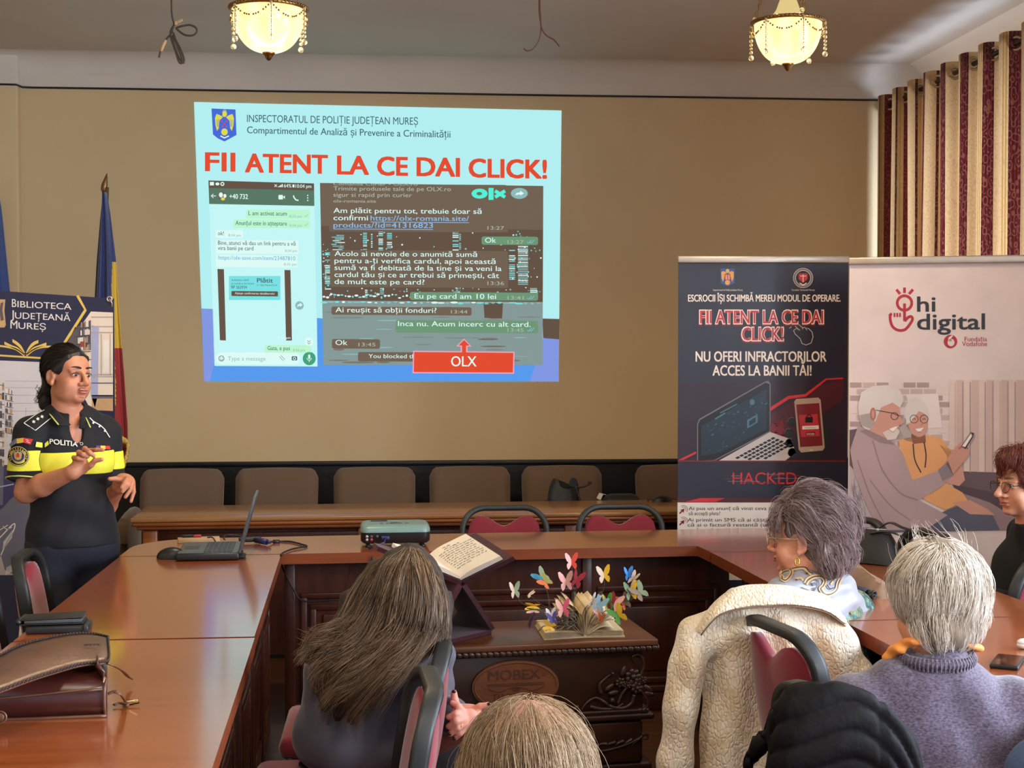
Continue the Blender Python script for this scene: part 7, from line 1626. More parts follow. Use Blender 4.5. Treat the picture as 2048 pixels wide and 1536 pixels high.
# collar: two flaps and a lime stripe on each
def strip(name, top, bot, m, root, th=.004, n=6, bulge=0):
    a, b = bez(top, n), bez(bot, n); P = np.array([[a[i] + (b[i] - a[i]) * v + np.array([0, -1, 0]) * bulge * math.sin(PI * v) for v in np.linspace(0, 1, 5)] for i in range(len(a))]); return obj(name, MB().grid(P, thick=th), m, root)
strip('collar', A3((96, 816, 6.07), (104, 815, 5.97), (117, 825, 5.92), (131, 840, 5.89), (141, 850, 5.89)), A3((90, 824, 6.08), (96, 829, 5.95), (104, 839, 5.89), (116, 851, 5.865), (136, 853, 5.875)), M_POLO, pw)
strip('collar', A3((176, 826, 6.08), (168, 824, 5.99), (162, 832, 5.95), (160, 845, 5.92), (157, 856, 5.91)), A3((184, 830, 6.09), (182, 838, 6.0), (178, 846, 5.95), (172, 852, 5.92), (163, 857, 5.905)), M_POLO, pw)
for cl_, l_ in zip([c_ for c_ in pw.children if c_.name.startswith('collar')], ([(97, 825), (104, 834), (111, 843), (117, 850)], [(171, 836), (174, 842), (178, 849), (181, 855)])):
    fcl = on_surface(mesh_bvh(cl_), .002, 5.9); obj('collar_stripe', MB().tube([fcl(*q) for q in l_], .0028, 6), MATS['pale_lime_piping'], cl_)
bv = mesh_bvh(shirt); PD_ = Panel(on_surface(bv, .004), -FW, [mat('badge_' + n, c, rough=.6, var=.05) for n, c in (('white', (222, 218, 210)), ('black', (20, 20, 24)), ('gold', (186, 158, 100)), ('blue', (42, 54, 110)), ('yellow', (222, 184, 70)), ('red', (196, 44, 44)), ('lime', (216, 216, 70)), ('greyblue', (120, 126, 150)), ('silver', (176, 178, 186)))], .0006)
def sub(P, n=6):
    out = []
    for i in range(len(P)):
        a, b = np.array(P[i]), np.array(P[(i + 1) % len(P)]); out += [tuple(a + (b - a) * t / n) for t in range(n)]
    return out
PD_.line([(49, 847), (71, 861), (102, 837)], 1.6, 0, 3); PD_.line([(49, 847), (60, 839), (75, 829), (90, 821)], 1.3, 0, 3)
for x, y in ((68, 844.5), (76, 839), (84.5, 834.5)): PD_.poly([(x + (4.2 if k % 2 == 0 else 1.7) * math.cos(PI / 6 * k + .3), y + (4.0 if k % 2 == 0 else 1.6) * math.sin(PI / 6 * k + .3)) for k in range(12)], 0, 4)
PD_.line([(179, 836), (186, 843), (200, 851), (209, 859), (219, 875)], 1.8, 0, 3)
for x, y in ((186, 846), (198, 853), (209, 862)): PD_.poly([(x + (3 if k % 2 == 0 else 1.3) * math.cos(PI / 5 * k), y + (3 if k % 2 == 0 else 1.3) * math.sin(PI / 5 * k)) for k in range(10)], 0, 4)
PD_.build('shoulder_boards', pw, label='white-edged shoulder boards with stars')
PD_.text('POLIȚIA' if 0 else 'POLITIA', 100, 888.5, 155, 10, 0, 3, .10, .03); PD_.ring(163, 888, 2.6, .8, 0, 3, 12); PD_.build('chest_lettering', pw)
for k, m in enumerate((3, 4, 5)): PD_.poly([(191.5 + k * 9, 892 + k * .3), (200.5 + k * 9, 892.3 + k * .3), (201.5 + k * 9, 899 + k * .3), (193 + k * 9, 898.5 + k * .3)], m, 3)
PD_.build('flag_patch', pw, label='blue yellow red flag patch')
bvs = mesh_bvh([c_ for c_ in pw.children if c_.name.startswith('sleeve_band')][0])
PD2 = Panel(lambda x, y: on_surface(bv, .008)(x, y), -FW, PD_.mats, .0006)
PD2.ell(38.5, 913, 20, 20, 1, 3); PD2.ring(38.5, 913, 18.5, 1.6, 2, 4); PD2.ring(38.5, 913, 12, 1.2, 2, 4); PD2.ell(38.5, 913, 11, 11, 3, 4)
for s_ in (-1, 1): PD2.poly([(38.5 + s_ * 1, 906), (38.5 + s_ * 5, 904), (38.5 + s_ * 7.5, 907), (38.5 + s_ * 6, 917), (38.5 + s_ * 3, 921)], 2, 5)
PD2.ell(38.5, 905, 2, 2.4, 2, 5); PD2.rect(36, 909, 41, 915, 5, 6); PD2.ell(38.5, 918, 2.5, 3, 2, 6)
for k in range(14):
    a = math.radians(150 + k * 17.5); PD2.rect(38.5 + 15 * math.cos(a) - 1, 913 + 15 * math.sin(a) - 1.4, 38.5 + 15 * math.cos(a) + 1, 913 + 15 * math.sin(a) + 1.4, 2, 5)
PD2.build('sleeve_badge', pw, label='round dark badge with gold eagle')
PD2.poly([(23, 889), (32, 879), (36, 878), (37, 887), (30, 891), (25, 895)], 7, 3); PD2.poly([(36, 878), (49, 876.5), (49, 886), (37, 888)], 4, 3); PD2.poly([(49, 876.5), (66, 879), (61, 890), (48, 886)], 5, 3); PD2.line([(53, 880), (58, 882), (54, 884), (60, 886)], 1.2, 0, 4)
PD2.build('sleeve_flag', pw)
PD2.poly(sub([(72, 884), (84, 886), (86.5, 897), (70, 894)], 3), 6, 3); PD_.poly(sub([(90, 888), (97, 882), (99, 890), (91, 896)], 3), 6, 3); PD2.build('yellow_tab', pw); PD_.build('yellow_tab', pw)
obj('ring', MB().tube([at(261.5, 974, 5.925) + .0105 * np.array([math.cos(a) * .9, math.sin(a), math.cos(a) * -.35]) for a in np.linspace(0, 2 * PI, 16, endpoint=False)], .0018, 5, closed=True), mat('gold_ring', (220, 180, 90), rough=.2, metal=1), pw)
# hair: smooth cap pulled back into a low curly tail
LHp = lambda x, y, z: hc_ + RH @ (np.array([x, y, z]) * HS)
M_BH = hair_mat('black_brown_hair', (12, 9, 9), (24, 17, 15), (48, 34, 28), .4)
HV = Vol().ell(LHp(0, -.022, .036), np.array([.0815, .102, .092]) * HS, RH, .01)
HV.ell(LHp(0, .108, -.032), np.array([.060, .078, .092]) * HS, RH, .012, -1).ell(LHp(.075, .0, -.05), np.array([.03, .035, .055]) * HS, RH, .012, -1).ell(LHp(-.075, .0, -.05), np.array([.03, .035, .055]) * HS, RH, .012, -1)
for x in (-1, 1): HV.cap(LHp(x * .046, .058, .066), LHp(x * .070, .018, .016), .010, .010, .012).cap(LHp(x * .046, .054, .068), LHp(0, .064, .082), .009, .009, .012)
tail = A3((101, 774, 6.06), (95, 792, 6.08), (96, 808, 6.08), (104, 822, 6.07)); HV.cap(tail[0], tail[1], .026, .034, .02).cap(tail[1], tail[2], .036, .032, .02).cap(tail[2], tail[3], .034, .018, .02).cap(LHp(0, -.1, .0), tail[0], .04, .03, .03)
hair = obj('hair', HV.mesh(.004), mat('black_brown_hair_base', (20, 15, 14), rough=.5, var=.4, scale=90), pw)
rg = np.random.default_rng(4)
kp = lambda p: (p[1] < .045 + .35 * max(0, p[2] - .05)) and p[2] > -.03 and (p[2] > .02 or p[1] < -.03)
S1_ = crop_hair(hc_, RH, HS, (0, -.022, .036), (.082, .1025, .0925), (0, .25, .1), 900, 8, .10, rg, kp, .012, 0, .2, .002)
g = bez(tail, 6); sg = []
for i in range(320):
    off = rg.normal(size=3) * np.array([.016, .016, .012]); ph, am = rg.uniform(0, 6.28), rg.uniform(.004, .012); e0 = rg.integers(0, 6); pth = []
    for j in range(12):
        q = g[min(len(g) - 1, int(e0 + j * 1.2))]; pth.append(q + off * (1 + .03 * j) * (1.3 - .04 * j) + am * np.array([math.sin(ph + j * .9), math.cos(ph + j * .8), .4 * math.sin(ph + j * 1.1)]))
    sg.append(pth)
strands_obj('hair_strands', S1_, .0009, M_BH, hair); strands_obj('hair_strands', np.array(sg), .0012, M_BH, hair)

# ================================================================== woman with purple-grey hair
pu = thing('person', 'person with short purple-grey hair, glasses and a white patterned scarf, seen from behind', 'person', (*at(1640, 1300, 4.72)[:2], 0))
RHu = facing(-.87, .50, -.02, -.03); hcu = at(1609, 1077, 4.6); RBu = facing(-.55, .83)
SK2 = skin_mat('aged_fair_skin', (212, 146, 118))
B = Vol(); chu, hiu = at(1632, 1270, 4.68), np.array([*at(1640, 1300, 4.74)[:2], .56])
shL, shR = at(1556, 1210, 4.5), at(1704, 1222, 4.84)
def torso_u(V): V.ell(chu, (.165, .115, .17), RBu, .05).ell((chu + hiu) / 2, (.165, .13, .17), RBu, .06).ell(hiu, (.185, .16, .11), RBu, .06).cap(shL, shR, .055, .055, .05).cap(at(1590, 1180, 4.6), at(1668, 1186, 4.74), .04, .04, .05)
torso_u(B); B.cap(at(1626, 1190, 4.66), hcu + RHu @ np.array([0, -.02, -.07]), .062, .054, .03); head(B, hcu, RHu, 1.0)
fu = RBu[:, 1]; elL, elR = shL + (-.02, .06, -.26), shR + (.02, -.02, -.27); hL_, hR_ = elL + fu * .22 + (.05, 0, -.02), elR + fu * .22 + (-.06, 0, -.02)
B.cap(shL, elL, .05, .042, .03).cap(elL, hL_, .04, .028, .02).cap(shR, elR, .05, .042, .03).cap(elR, hR_, .04, .028, .02); relaxed_hand(B, hL_, fu, (0, 0, 1)); relaxed_hand(B, hR_, fu, (0, 0, 1), 1, -1)
ru = np.array([.8, .6, 0]); seated_legs(B, hiu - RBu[:, 0] * .09 + (0, 0, -.02), hiu + RBu[:, 0] * .09 + (0, 0, -.02), (-.1, 1, 0))
obj('body', B.mesh(.005), SK2, pu)
face_parts(pu, hcu, RHu, 1.0, brow=(120, 96, 84), lip=(176, 104, 92), brow_w=.7)
def paisley():
    m, nt, b = new_mat('teal_print_dress'); N = nt.nodes; L = nt.links; tc = N.new('ShaderNodeTexCoord'); nz = N.new('ShaderNodeTexNoise'); nz.inputs['Scale'].default_value = 34; nz.inputs['Detail'].default_value = 4; nz.inputs['Distortion'].default_value = 1.5
    L.new(tc.outputs['Object'], nz.inputs['Vector']); r = N.new('ShaderNodeValToRGB'); E = r.color_ramp.elements; E[0].position = .35; E[0].color = (*lin((24, 44, 46)), 1); E[1].position = .7; E[1].color = (*lin((70, 150, 130)), 1); e = E.new(.5); e.color = (*lin((38, 96, 90)), 1); e = E.new(.58); e.color = (*lin((120, 110, 70)), 1)
    L.new(nz.outputs[0], r.inputs[0]); L.new(r.outputs[0], b.inputs['Base Color']); b.inputs['Roughness'].default_value = .6; return m
D = Vol(); torso_u(D); D.cap(shL, elL, .058, .056, .03).cap(elL, hL_, .054, .04, .02).cap(shR, elR, .058, .056, .03).cap(elR, hR_, .054, .04, .02); seated_legs(D, hiu - RBu[:, 0] * .09 + (0, 0, -.02), hiu + RBu[:, 0] * .09 + (0, 0, -.02), (-.1, 1, 0), r=(.09, .075, .07, .07))
zn = at(1620, 1172, 4.65)[2]
dress = obj('dress', D.mesh(.006, infl=.012, cut=lambda X, Y, Z: [plane((0, 0, zn), (0, 0, 1))(X, Y, Z), plane((0, 0, .28), (0, 0, -1))(X, Y, Z)]), paisley(), pu)
# scarf: a soft shawl over the shoulders with a point down the right side of the back
SCV = Vol().cap(at(1548, 1205, 4.50), at(1610, 1168, 4.60), .062, .064, .04).cap(at(1610, 1168, 4.60), at(1668, 1180, 4.70), .066, .064, .04).cap(at(1668, 1180, 4.70), at(1700, 1222, 4.80), .066, .062, .04).ell(at(1660, 1215, 4.62), (.105, .06, .085), RBu, .05).ell(at(1590, 1200, 4.52), (.09, .06, .06), RBu, .05).cap(at(1600, 1152, 4.62), at(1655, 1150, 4.72), .058, .055, .04)
SCV.cap(at(1625, 1155, 4.66), at(1615, 1105, 4.62), .057, .056, .012, -1)
fs = lambda X, Y, Z: .004 * np.sin(52 * X + 40 * Z) + .003 * np.sin(90 * Z - 30 * X + 20 * Y)
def scarf_mat():
    m, nt, b = new_mat('white_silk_scarf'); b.inputs['Base Color'].default_value = (*lin((222, 222, 224)), 1); b.inputs['Roughness'].default_value = .42; b.inputs['Sheen Weight'].default_value = .2
    N = nt.nodes; L = nt.links; tc = N.new('ShaderNodeTexCoord'); nz = N.new('ShaderNodeTexNoise'); nz.inputs['Scale'].default_value = 6; L.new(tc.outputs['Object'], nz.inputs['Vector']); r = N.new('ShaderNodeValToRGB'); r.color_ramp.elements[0].color = (*lin((140, 140, 144)), 1); r.color_ramp.elements[1].color = (*lin((156, 158, 168)), 1); L.new(nz.outputs[0], r.inputs[0]); L.new(r.outputs[0], b.inputs['Base Color']); return m
scarf = obj('scarf', SCV.mesh(.0045, disp=fs), scarf_mat(), pu)
bs = mesh_bvh(scarf); PS = Panel(on_surface(bs, .0035, 4.6), -FW, [mat('scarf_print_' + n, c, rough=.5, var=.06) for n, c in (('brown', (84, 62, 48)), ('sand', (204, 172, 126)), ('white', (228, 226, 224)), ('gold', (170, 132, 60)), ('black', (44, 38, 36)))], .0012)
for l, w_, m in (([(1565, 1158), (1561, 1148), (1568, 1140), (1580, 1138), (1584, 1146), (1578, 1156), (1570, 1162), (1562, 1158)], 7, 1), ([(1565, 1158), (1561, 1148), (1568, 1140), (1580, 1138), (1584, 1146), (1578, 1156), (1570, 1162), (1562, 1158)], 2, 0),
                 ([(1584, 1140), (1596, 1138), (1608, 1138), (1616, 1146), (1622, 1150)], 6, 1), ([(1584, 1138), (1596, 1135.5), (1610, 1136), (1618, 1145), (1625, 1148)], 2, 0), ([(1590, 1160), (1600, 1157), (1606, 1162)], 3, 1),
                 ([(1610, 1168), (1616, 1160), (1628, 1154), (1642, 1154), (1648, 1162), (1645, 1172), (1640, 1178), (1648, 1188), (1660, 1188), (1672, 1180), (1676, 1168), (1682, 1156)], 8, 1),
                 ([(1610, 1168), (1616, 1160), (1628, 1154), (1642, 1154), (1648, 1162), (1645, 1172), (1640, 1178), (1648, 1188), (1660, 1188), (1672, 1180), (1676, 1168), (1682, 1156)], 2.2, 0), ([(1616, 1170), (1622, 1162), (1632, 1160), (1636, 1168), (1632, 1176), (1624, 1176)], 2, 0), ([(1622, 1168), (1628, 1166), (1630, 1171)], 3.5, 4),
                 ([(1660, 1170), (1668, 1160), (1676, 1154), (1680, 1150)], 4, 1), ([(1600, 1175), (1612, 1180), (1622, 1184), (1630, 1178)], 3, 0), ([(1652, 1170), (1658, 1178), (1666, 1176)], 2, 4), ([(1700, 1222), (1704, 1232), (1699, 1242)], 5, 3)):
    PS.line(bez(l, 5), w_, m, 1 + (w_ < 4) + (m == 4))
for x, y in ((1613, 1148), (1592, 1161), (1678, 1152), (1626, 1170)): PS.ell(x, y, 2.4, 2, 0, 3, 10)
for k in range(9): PS.rect(1641 + k * 3, 1130 + (k % 2) * 3, 1644 + k * 3, 1138 + (k % 3), 3, 2)
PS.build('scarf_print', scarf, label='brown and sand paisley scrolls')
PG = mat('pale_gold_frame', (214, 184, 140), rough=.25, metal=.6); LHu = lambda x, y, z: hcu + RHu @ np.array([x, y, z])
gl = obj('glasses', MB().tube([LHu(-.078, .0, .006), LHu(-.074, .05, .004), LHu(-.06, .1, .003)], [.0022, .003, .0028], 6).tube([LHu(.078, .0, .006), LHu(.06, .1, .003)], .0024, 6).tube([LHu(-.033 + .024 * math.cos(a), .112 - .004 * math.cos(a) ** 2, -.004 + .019 * math.sin(a)) for a in np.linspace(0, 2 * PI, 24, endpoint=False)], .0018, 6, closed=True).tube([LHu(.033 + .024 * math.cos(a), .112 - .004 * math.cos(a) ** 2, -.004 + .019 * math.sin(a)) for a in np.linspace(0, 2 * PI, 24, endpoint=False)], .0018, 6, closed=True).tube([LHu(-.01, .114, .002), LHu(.01, .114, .002)], .0018, 6), PG, pu)
obj('lenses', lens_sheet(LHu, .033, -.004, .022, .017), glass_mat('lens_glass', gl=.12), pu)
obj('earring', MB().tube([LHu(-.083, .004, -.052) + RHu @ np.array([.002 * math.sin(a), .007 * math.cos(a), -.013 + .013 * math.sin(a)]) for a in np.linspace(0, 2 * PI, 18, endpoint=False)], .0032, 7, closed=True), mat('gold_ring', (220, 180, 90)), pu)
HV = Vol().ell(LHu(0, -.036, .052), (.100, .124, .122), RHu, .02).ell(LHu(0, -.085, -.03), (.085, .075, .075), RHu, .04)
HV.ell(LHu(0, .115, -.05), (.12, .085, .104), RHu, .015, -1).ell(LHu(-.1, .010, -.042), (.052, .052, .060), RHu, .02, -1).ell(LHu(.1, .010, -.042), (.052, .052, .060), RHu, .02, -1)
hair = obj('hair', HV.mesh(.005, infl=-.006, disp=lambda X, Y, Z: .007 * np.sin(60 * X + 33 * Z) * np.sin(47 * Z - 20 * Y)), mat('purple_grey_hair_base', (96, 78, 80), rough=.6, var=.3, scale=60), pu)  # base coloured darker than the locks to paint shade between them
M_PH = hair_mat('purple_grey_hair', (84, 66, 68), (140, 118, 118), (200, 178, 170), .45)
kp = lambda p: (p[1] < .055 + .3 * max(0, p[2] - .08)) and (p[2] > -.02 or p[1] < -.05) and not (p[1] > -.045 and p[2] < .045)
S_1 = crop_hair(hcu, RHu, 1, (0, -.036, .052), (.100, .124, .122), (0, .14, .11), 2600, 12, .13, rg, kp, .20, .45, .5, .010, clump=16)
S_2 = crop_hair(hcu, RHu, 1, (0, -.085, -.03), (.087, .078, .077), (.0, -.05, .2), 900, 9, .09, rg, lambda p: p[1] < -.04, .14, .4, .5, .010, .16, clump=14)
S_0 = crop_hair(hcu, RHu, 1, (0, -.030, .05), (.098, .122, .118), (0, -.02, .2), 700, 10, .055, rg, lambda p: p[1] > .015 and p[2] > .055, .25, .5, .3, .010, .05, clump=14)
strands_obj('hair_strands', np.concatenate([S_1]), .0011, M_PH, hair); strands_obj('hair_strands', S_0, .0011, M_PH, hair); strands_obj('hair_strands', S_2, .0011, M_PH, hair)

# ================================================================== woman with white hair and lilac sweater
wh = thing('person', 'person with short white hair, lilac sweater and orange scarf, seen from behind', 'person', (*at(1860, 1500, 3.55)[:2], 0))
RHw = facing(-.33, .94, -.10, .03); hcw = at(1868, 1209, 3.47); RBw = facing(-.02, 1); LHw = lambda x, y, z: hcw + RHw @ np.array([x, y, z])
B = Vol(); chw = at(1862, 1475, 3.50); hiw = np.array([*at(1862, 1500, 3.5)[:2], .55]); shL, shR = at(1708, 1425, 3.46), at(2020, 1432, 3.46)
def torso_w(V): V.ell(chw + (0, 0, .0), (.185, .125, .175), RBw, .05).ell((chw + hiw) / 2, (.19, .15, .18), RBw, .06).ell(hiw, (.2, .17, .11), RBw, .06).cap(shL, shR, .066, .066, .06).cap(at(1800, 1372, 3.45), at(1925, 1374, 3.45), .05, .05, .06)
torso_w(B); B.cap(at(1866, 1370, 3.45), LHw(0, -.02, -.07), .062, .055, .03); head(B, hcw, RHw, 1.0)
elL, elR = shL + (-.03, .06, -.24), shR + (.04, .06, -.24); hL_, hR_ = elL + (.16, .19, .02), np.array([1.52, 3.88, .79])
B.cap(shL, elL, .055, .045, .03).cap(elL, hL_, .042, .03, .02).cap(shR, elR, .055, .045, .03).cap(elR, hR_, .042, .03, .02); relaxed_hand(B, hL_, (.3, 1, 0), (0, 0, 1)); relaxed_hand(B, hR_, (-.3, 1, 0), (0, 0, 1), 1, -1)
seated_legs(B, hiw + (-.1, 0, -.02), hiw + (.08, 0, -.02), (.25, 1, 0), .40)
obj('body', B.mesh(.005), SK2, wh)
face_parts(wh, hcw, RHw, 1.0, brow=(170, 160, 150), lip=(176, 104, 92), brow_w=.7)
def knit(name, c1, c2):
    m, nt, b = new_mat(name); N = nt.nodes; L = nt.links; tc = N.new('ShaderNodeTexCoord'); mp = N.new('ShaderNodeMapping'); mp.inputs['Scale'].default_value = (130, 130, 260); L.new(tc.outputs['Object'], mp.inputs[0])
    nz = N.new('ShaderNodeTexNoise'); nz.inputs['Scale'].default_value = 1; nz.inputs['Detail'].default_value = 4; L.new(mp.outputs[0], nz.inputs['Vector']); r = N.new('ShaderNodeValToRGB'); r.color_ramp.elements[0].position = .3; r.color_ramp.elements[1].position = .72; r.color_ramp.elements[0].color = (*lin(c1), 1); r.color_ramp.elements[1].color = (*lin(c2), 1)
    L.new(nz.outputs[0], r.inputs[0]); L.new(r.outputs[0], b.inputs['Base Color']); b.inputs['Roughness'].default_value = .95; b.inputs['Sheen Weight'].default_value = .4; bp = N.new('ShaderNodeBump'); bp.inputs['Strength'].default_value = .4; bp.inputs['Distance'].default_value = .003; L.new(nz.outputs[0], bp.inputs['Height']); L.new(bp.outputs[0], b.inputs['Normal']); return m
M_LIL = knit('lilac_wool', (54, 46, 60), (112, 102, 124))
SWV = Vol(); torso_w(SWV); SWV.cap(at(1868, 1355, 3.45), at(1870, 1330, 3.45), .072, .062, .04); SWV.cap(shL, elL, .066, .066, .04).cap(elL, hL_, .06, .045, .03).cap(shR, elR, .066, .066, .04).cap(elR, hR_, .06, .045, .03)
nkc = at(1870, 1318, 3.45); necut = lambda X, Y, Z: [-(np.sqrt((X - nkc[0]) ** 2 + (Y - nkc[1]) ** 2 + ((Z - nkc[2]) * .6) ** 2) - .062)]
sweat = obj('sweater', SWV.mesh(.005, infl=.016, disp=lambda X, Y, Z: .005 * np.sin(26 * Z + 14 * np.abs(X - chw[0]) * 3) * np.clip((1.0 - Z) * 4, 0, 1) + .003 * np.sin(40 * X + 22 * Z), cut=lambda X, Y, Z: necut(X, Y, Z) + [plane((0, 0, .50), (0, 0, -1))(X, Y, Z)]), M_LIL, wh)
rim = [nkc + np.array([.084 * math.cos(a), .079 * math.sin(a), .008 + .006 * math.sin(a)]) for a in np.linspace(0, 2 * PI, 60, endpoint=False)]
mb = MB().tube(rim, .0125, 10, closed=True)
for p_ in rim: mb.tube([p_ + (p_ - nkc) * .12 + (0, 0, -.016), p_ + (p_ - nkc) * .165 + (0, 0, .0), p_ + (p_ - nkc) * .06 + (0, 0, .014)], .0026, 4)
obj('ribbed_neckband', mb, M_LIL, wh)
M_ORG = mat('orange_scarf', (222, 140, 62), rough=.7, var=.1, scale=30)
OS = Vol(); pts = [at(1862, 1279, 3.385), at(1828, 1282, 3.40), at(1799, 1294, 3.425), at(1780, 1312, 3.46), nkc + np.array([-.052, .065, -.012]), nkc + np.array([0, .082, -.012]), nkc + np.array([.06, .058, -.002]), at(1957, 1296, 3.45), at(1934, 1287, 3.40)]
for i in range(8): OS.cap(pts[i], pts[i + 1], (.008, .011, .014, .016, .016, .016, .012, .010)[i], (.011, .014, .016, .016, .016, .012, .010, .007)[i], .006)
obj('neck_scarf', OS.mesh(.004, disp=lambda X, Y, Z: .003 * np.sin(180 * Z + 60 * X)), M_ORG, wh)
tr = Vol(); seated_legs(tr, hiw + (-.1, 0, -.02), hiw + (.08, 0, -.02), (.25, 1, 0), .40, r=(.09, .075, .065, .06)); tr.ell(hiw, (.2, .17, .11), RBw, .06)
obj('trousers', tr.mesh(.008, infl=.01, cut=lambda X, Y, Z: [plane((0, 0, .56), (0, 0, 1))(X, Y, Z), plane((0, 0, .07), (0, 0, -1))(X, Y, Z)]), mat('dark_trousers', (34, 32, 38), rough=.85), wh)
obj('earring', MB().ell(LHw(-.082, .0, -.046), (.003, .003, .004)), MATS['gold_ring'], wh)
HV = Vol().ell(LHw(0, -.026, .044), (.104, .116, .118), RHw, .02).ell(LHw(0, -.055, -.04), (.076, .055, .062), RHw, .06)
HV.ell(LHw(0, .118, -.045), (.13, .09, .12), RHw, .015, -1).ell(LHw(-.105, .01, -.06), (.05, .05, .05), RHw, .02, -1).ell(LHw(.105, .01, -.06), (.05, .05, .05), RHw, .02, -1)
hair = obj('hair', HV.mesh(.005, disp=lambda X, Y, Z: .004 * np.sin(55 * X + 30 * Z) * np.sin(40 * Z - 20 * Y)), mat('white_hair_base', (140, 126, 110), rough=.6, var=.22, scale=70), wh)
M_WH = hair_mat('white_hair', (160, 146, 128), (222, 211, 196), (250, 244, 236), .42)
kp = lambda p: p[1] < .06 + .3 * max(0, p[2] - .05) and (p[2] > -.03 or p[1] < -.03)
S_1 = crop_hair(hcw, RHw, 1, (0, -.026, .044), (.104, .116, .118), (-.012, -.06, .158), 3600, 13, .17, rg, kp, .13, -.3, .35, .006, clump=20)
S_2 = crop_hair(hcw, RHw, 1, (0, -.045, -.022), (.096, .074, .080), (.0, -.05, .2), 1300, 9, .085, rg, lambda p: p[1] < -.03, .1, .2, .5, .006, .14, clump=14)
strands_obj('hair_strands', S_1, .0010, M_WH, hair); strands_obj('hair_strands', S_2, .0010, M_WH, hair)
# flyaway hairs on top
S_3 = crop_hair(hcw, RHw, 1, (0, -.02, .05), (.100, .112, .118), (0, -.2, .0), 45, 8, .05, rg, lambda p: p[2] > .09, .2, .2, -.6, .008, .28); strands_obj('hair_strands', S_3, .0007, M_WH, hair)

# ================================================================== woman with long wavy hair
lo_ = thing('person', 'person with long wavy light brown hair and grey top, seen from behind', 'person', (*at(735, 1560, 3.98)[:2], 0))
RHl = facing(.10, 1, -.22, .10); hcl = at(806, 1206, 3.96); RBl = facing(.25, .97); LHl = lambda x, y, z: hcl + RHl @ np.array([x, y, z])
B = Vol(); chl = at(758, 1405, 3.99); hil = np.array([*at(722, 1500, 3.98)[:2], .56]); hil[0] = at(722, 1540, 3.98)[0]; shL, shR = at(664, 1338, 3.96), at(855, 1312, 3.98)
def torso_l(V): V.ell(chl, (.17, .11, .17), RBl, .05).ell((chl + hil) / 2, (.155, .118, .17), RBl, .06).ell(hil, (.185, .15, .11), RBl, .06).cap(shL, shR, .054, .054, .05).cap(at(720, 1300, 3.96), at(820, 1292, 3.97), .045, .045, .05)
torso_l(B); B.cap(at(775, 1305, 3.97), LHl(0, -.02, -.07), .058, .052, .03); head(B, hcl, RHl, 1.0)
elL, elR = at(640, 1470, 4.15), at(868, 1420, 4.14); wRl, wLl = at(908, 1434, 3.92), at(946, 1452, 3.94); elL2 = at(700, 1500, 4.35)
B.cap(shL, elL, .048, .04, .03).cap(elL, at(850, 1500, 4.25), .04, .034, .02).cap(at(850, 1500, 4.25), wLl, .034, .026, .02); B.cap(shR, elR, .048, .04, .03).cap(elR, wRl, .039, .027, .02)
# pointing right hand
B.ell(at(930, 1428, 3.90), (.042, .022, .026), np.stack([np.array([.95, 0, .28]), np.array([0, 1, 0]), np.array([-.28, 0, .95])], 1), .014).cap(wRl, at(922, 1430, 3.9), .027, .026, .015)
for P_, r_ in (([(944, 1422, 3.895), (960, 1413, 3.885), (977, 1409, 3.88)], (.0115, .0098, .0075)), ([(945, 1429, 3.90), (956, 1428, 3.88), (950, 1434, 3.865)], (.0105, .0095, .008)), ([(943, 1434, 3.905), (952, 1438, 3.885), (944, 1441, 3.87)], (.0105, .0095, .008)), ([(940, 1438, 3.91), (947, 1445, 3.89), (939, 1446, 3.88)], (.0095, .0085, .0075)), ([(915, 1418, 3.90), (909, 1400, 3.895), (908, 1385, 3.895)], (.013, .011, .009))): B.chain(A3(*P_), r_, .004)
# left hand laid across it, fingers to the left
B.ell(at(934, 1441, 3.855), (.030, .018, .036), np.stack([np.array([.8, 0, -.6]), np.array([0, 1, 0]), np.array([.6, 0, .8])], 1), .012).cap(wLl, at(938, 1446, 3.87), .026, .025, .015)
for P_, r_ in (([(928, 1428, 3.85), (916, 1413, 3.84), (904, 1406, 3.845)], (.0125, .0105, .008)), ([(927, 1431, 3.845), (911, 1428, 3.825), (897, 1434, 3.83)], (.0105, .0098, .0085)), ([(929, 1438, 3.84), (912, 1443, 3.82), (897, 1453, 3.83)], (.0108, .01, .0085)), ([(930, 1446, 3.84), (915, 1456, 3.825), (900, 1468, 3.83)], (.0105, .0096, .0082)), ([(931, 1454, 3.845), (920, 1467, 3.835), (909, 1477, 3.84)], (.0095, .0085, .0075))): B.chain(A3(*P_), r_, .004)
seated_legs(B, hil - RBl[:, 0] * .09 + (0, 0, -.02), hil + RBl[:, 0] * .09 + (0, 0, -.02), (.35, 1, 0), .40)
obj('body', B.mesh(.0042), skin_mat('rosy_skin', (208, 142, 122)), lo_)
face_parts(lo_, hcl, RHl, 1.0, brow=(110, 80, 60))
mb = MB(); M_NAIL = mat('dark_nail_polish', (40, 18, 24), rough=.2)
for q in ((978.5, 1408, 3.874), (899, 1468, 3.823), (908.5, 1477.5, 3.833), (908, 1383, 3.888)): mb.ell(at(*q), (.006, .004, .005), nu=10, nv=8)
obj('nails', mb, M_NAIL, lo_); obj('ring', MB().tube([at(921, 1452, 3.832) + .0112 * np.array([math.cos(a) * .5, math.sin(a), math.cos(a) * .8]) for a in np.linspace(0, 2 * PI, 16, endpoint=False)], .0018, 5, closed=True), MATS['gold_ring'], lo_)
M_GT = mat('slate_grey_jersey', (78, 76, 86), rough=.85, var=.07, scale=250, bump=.25, bscale=14, sheen=.2)
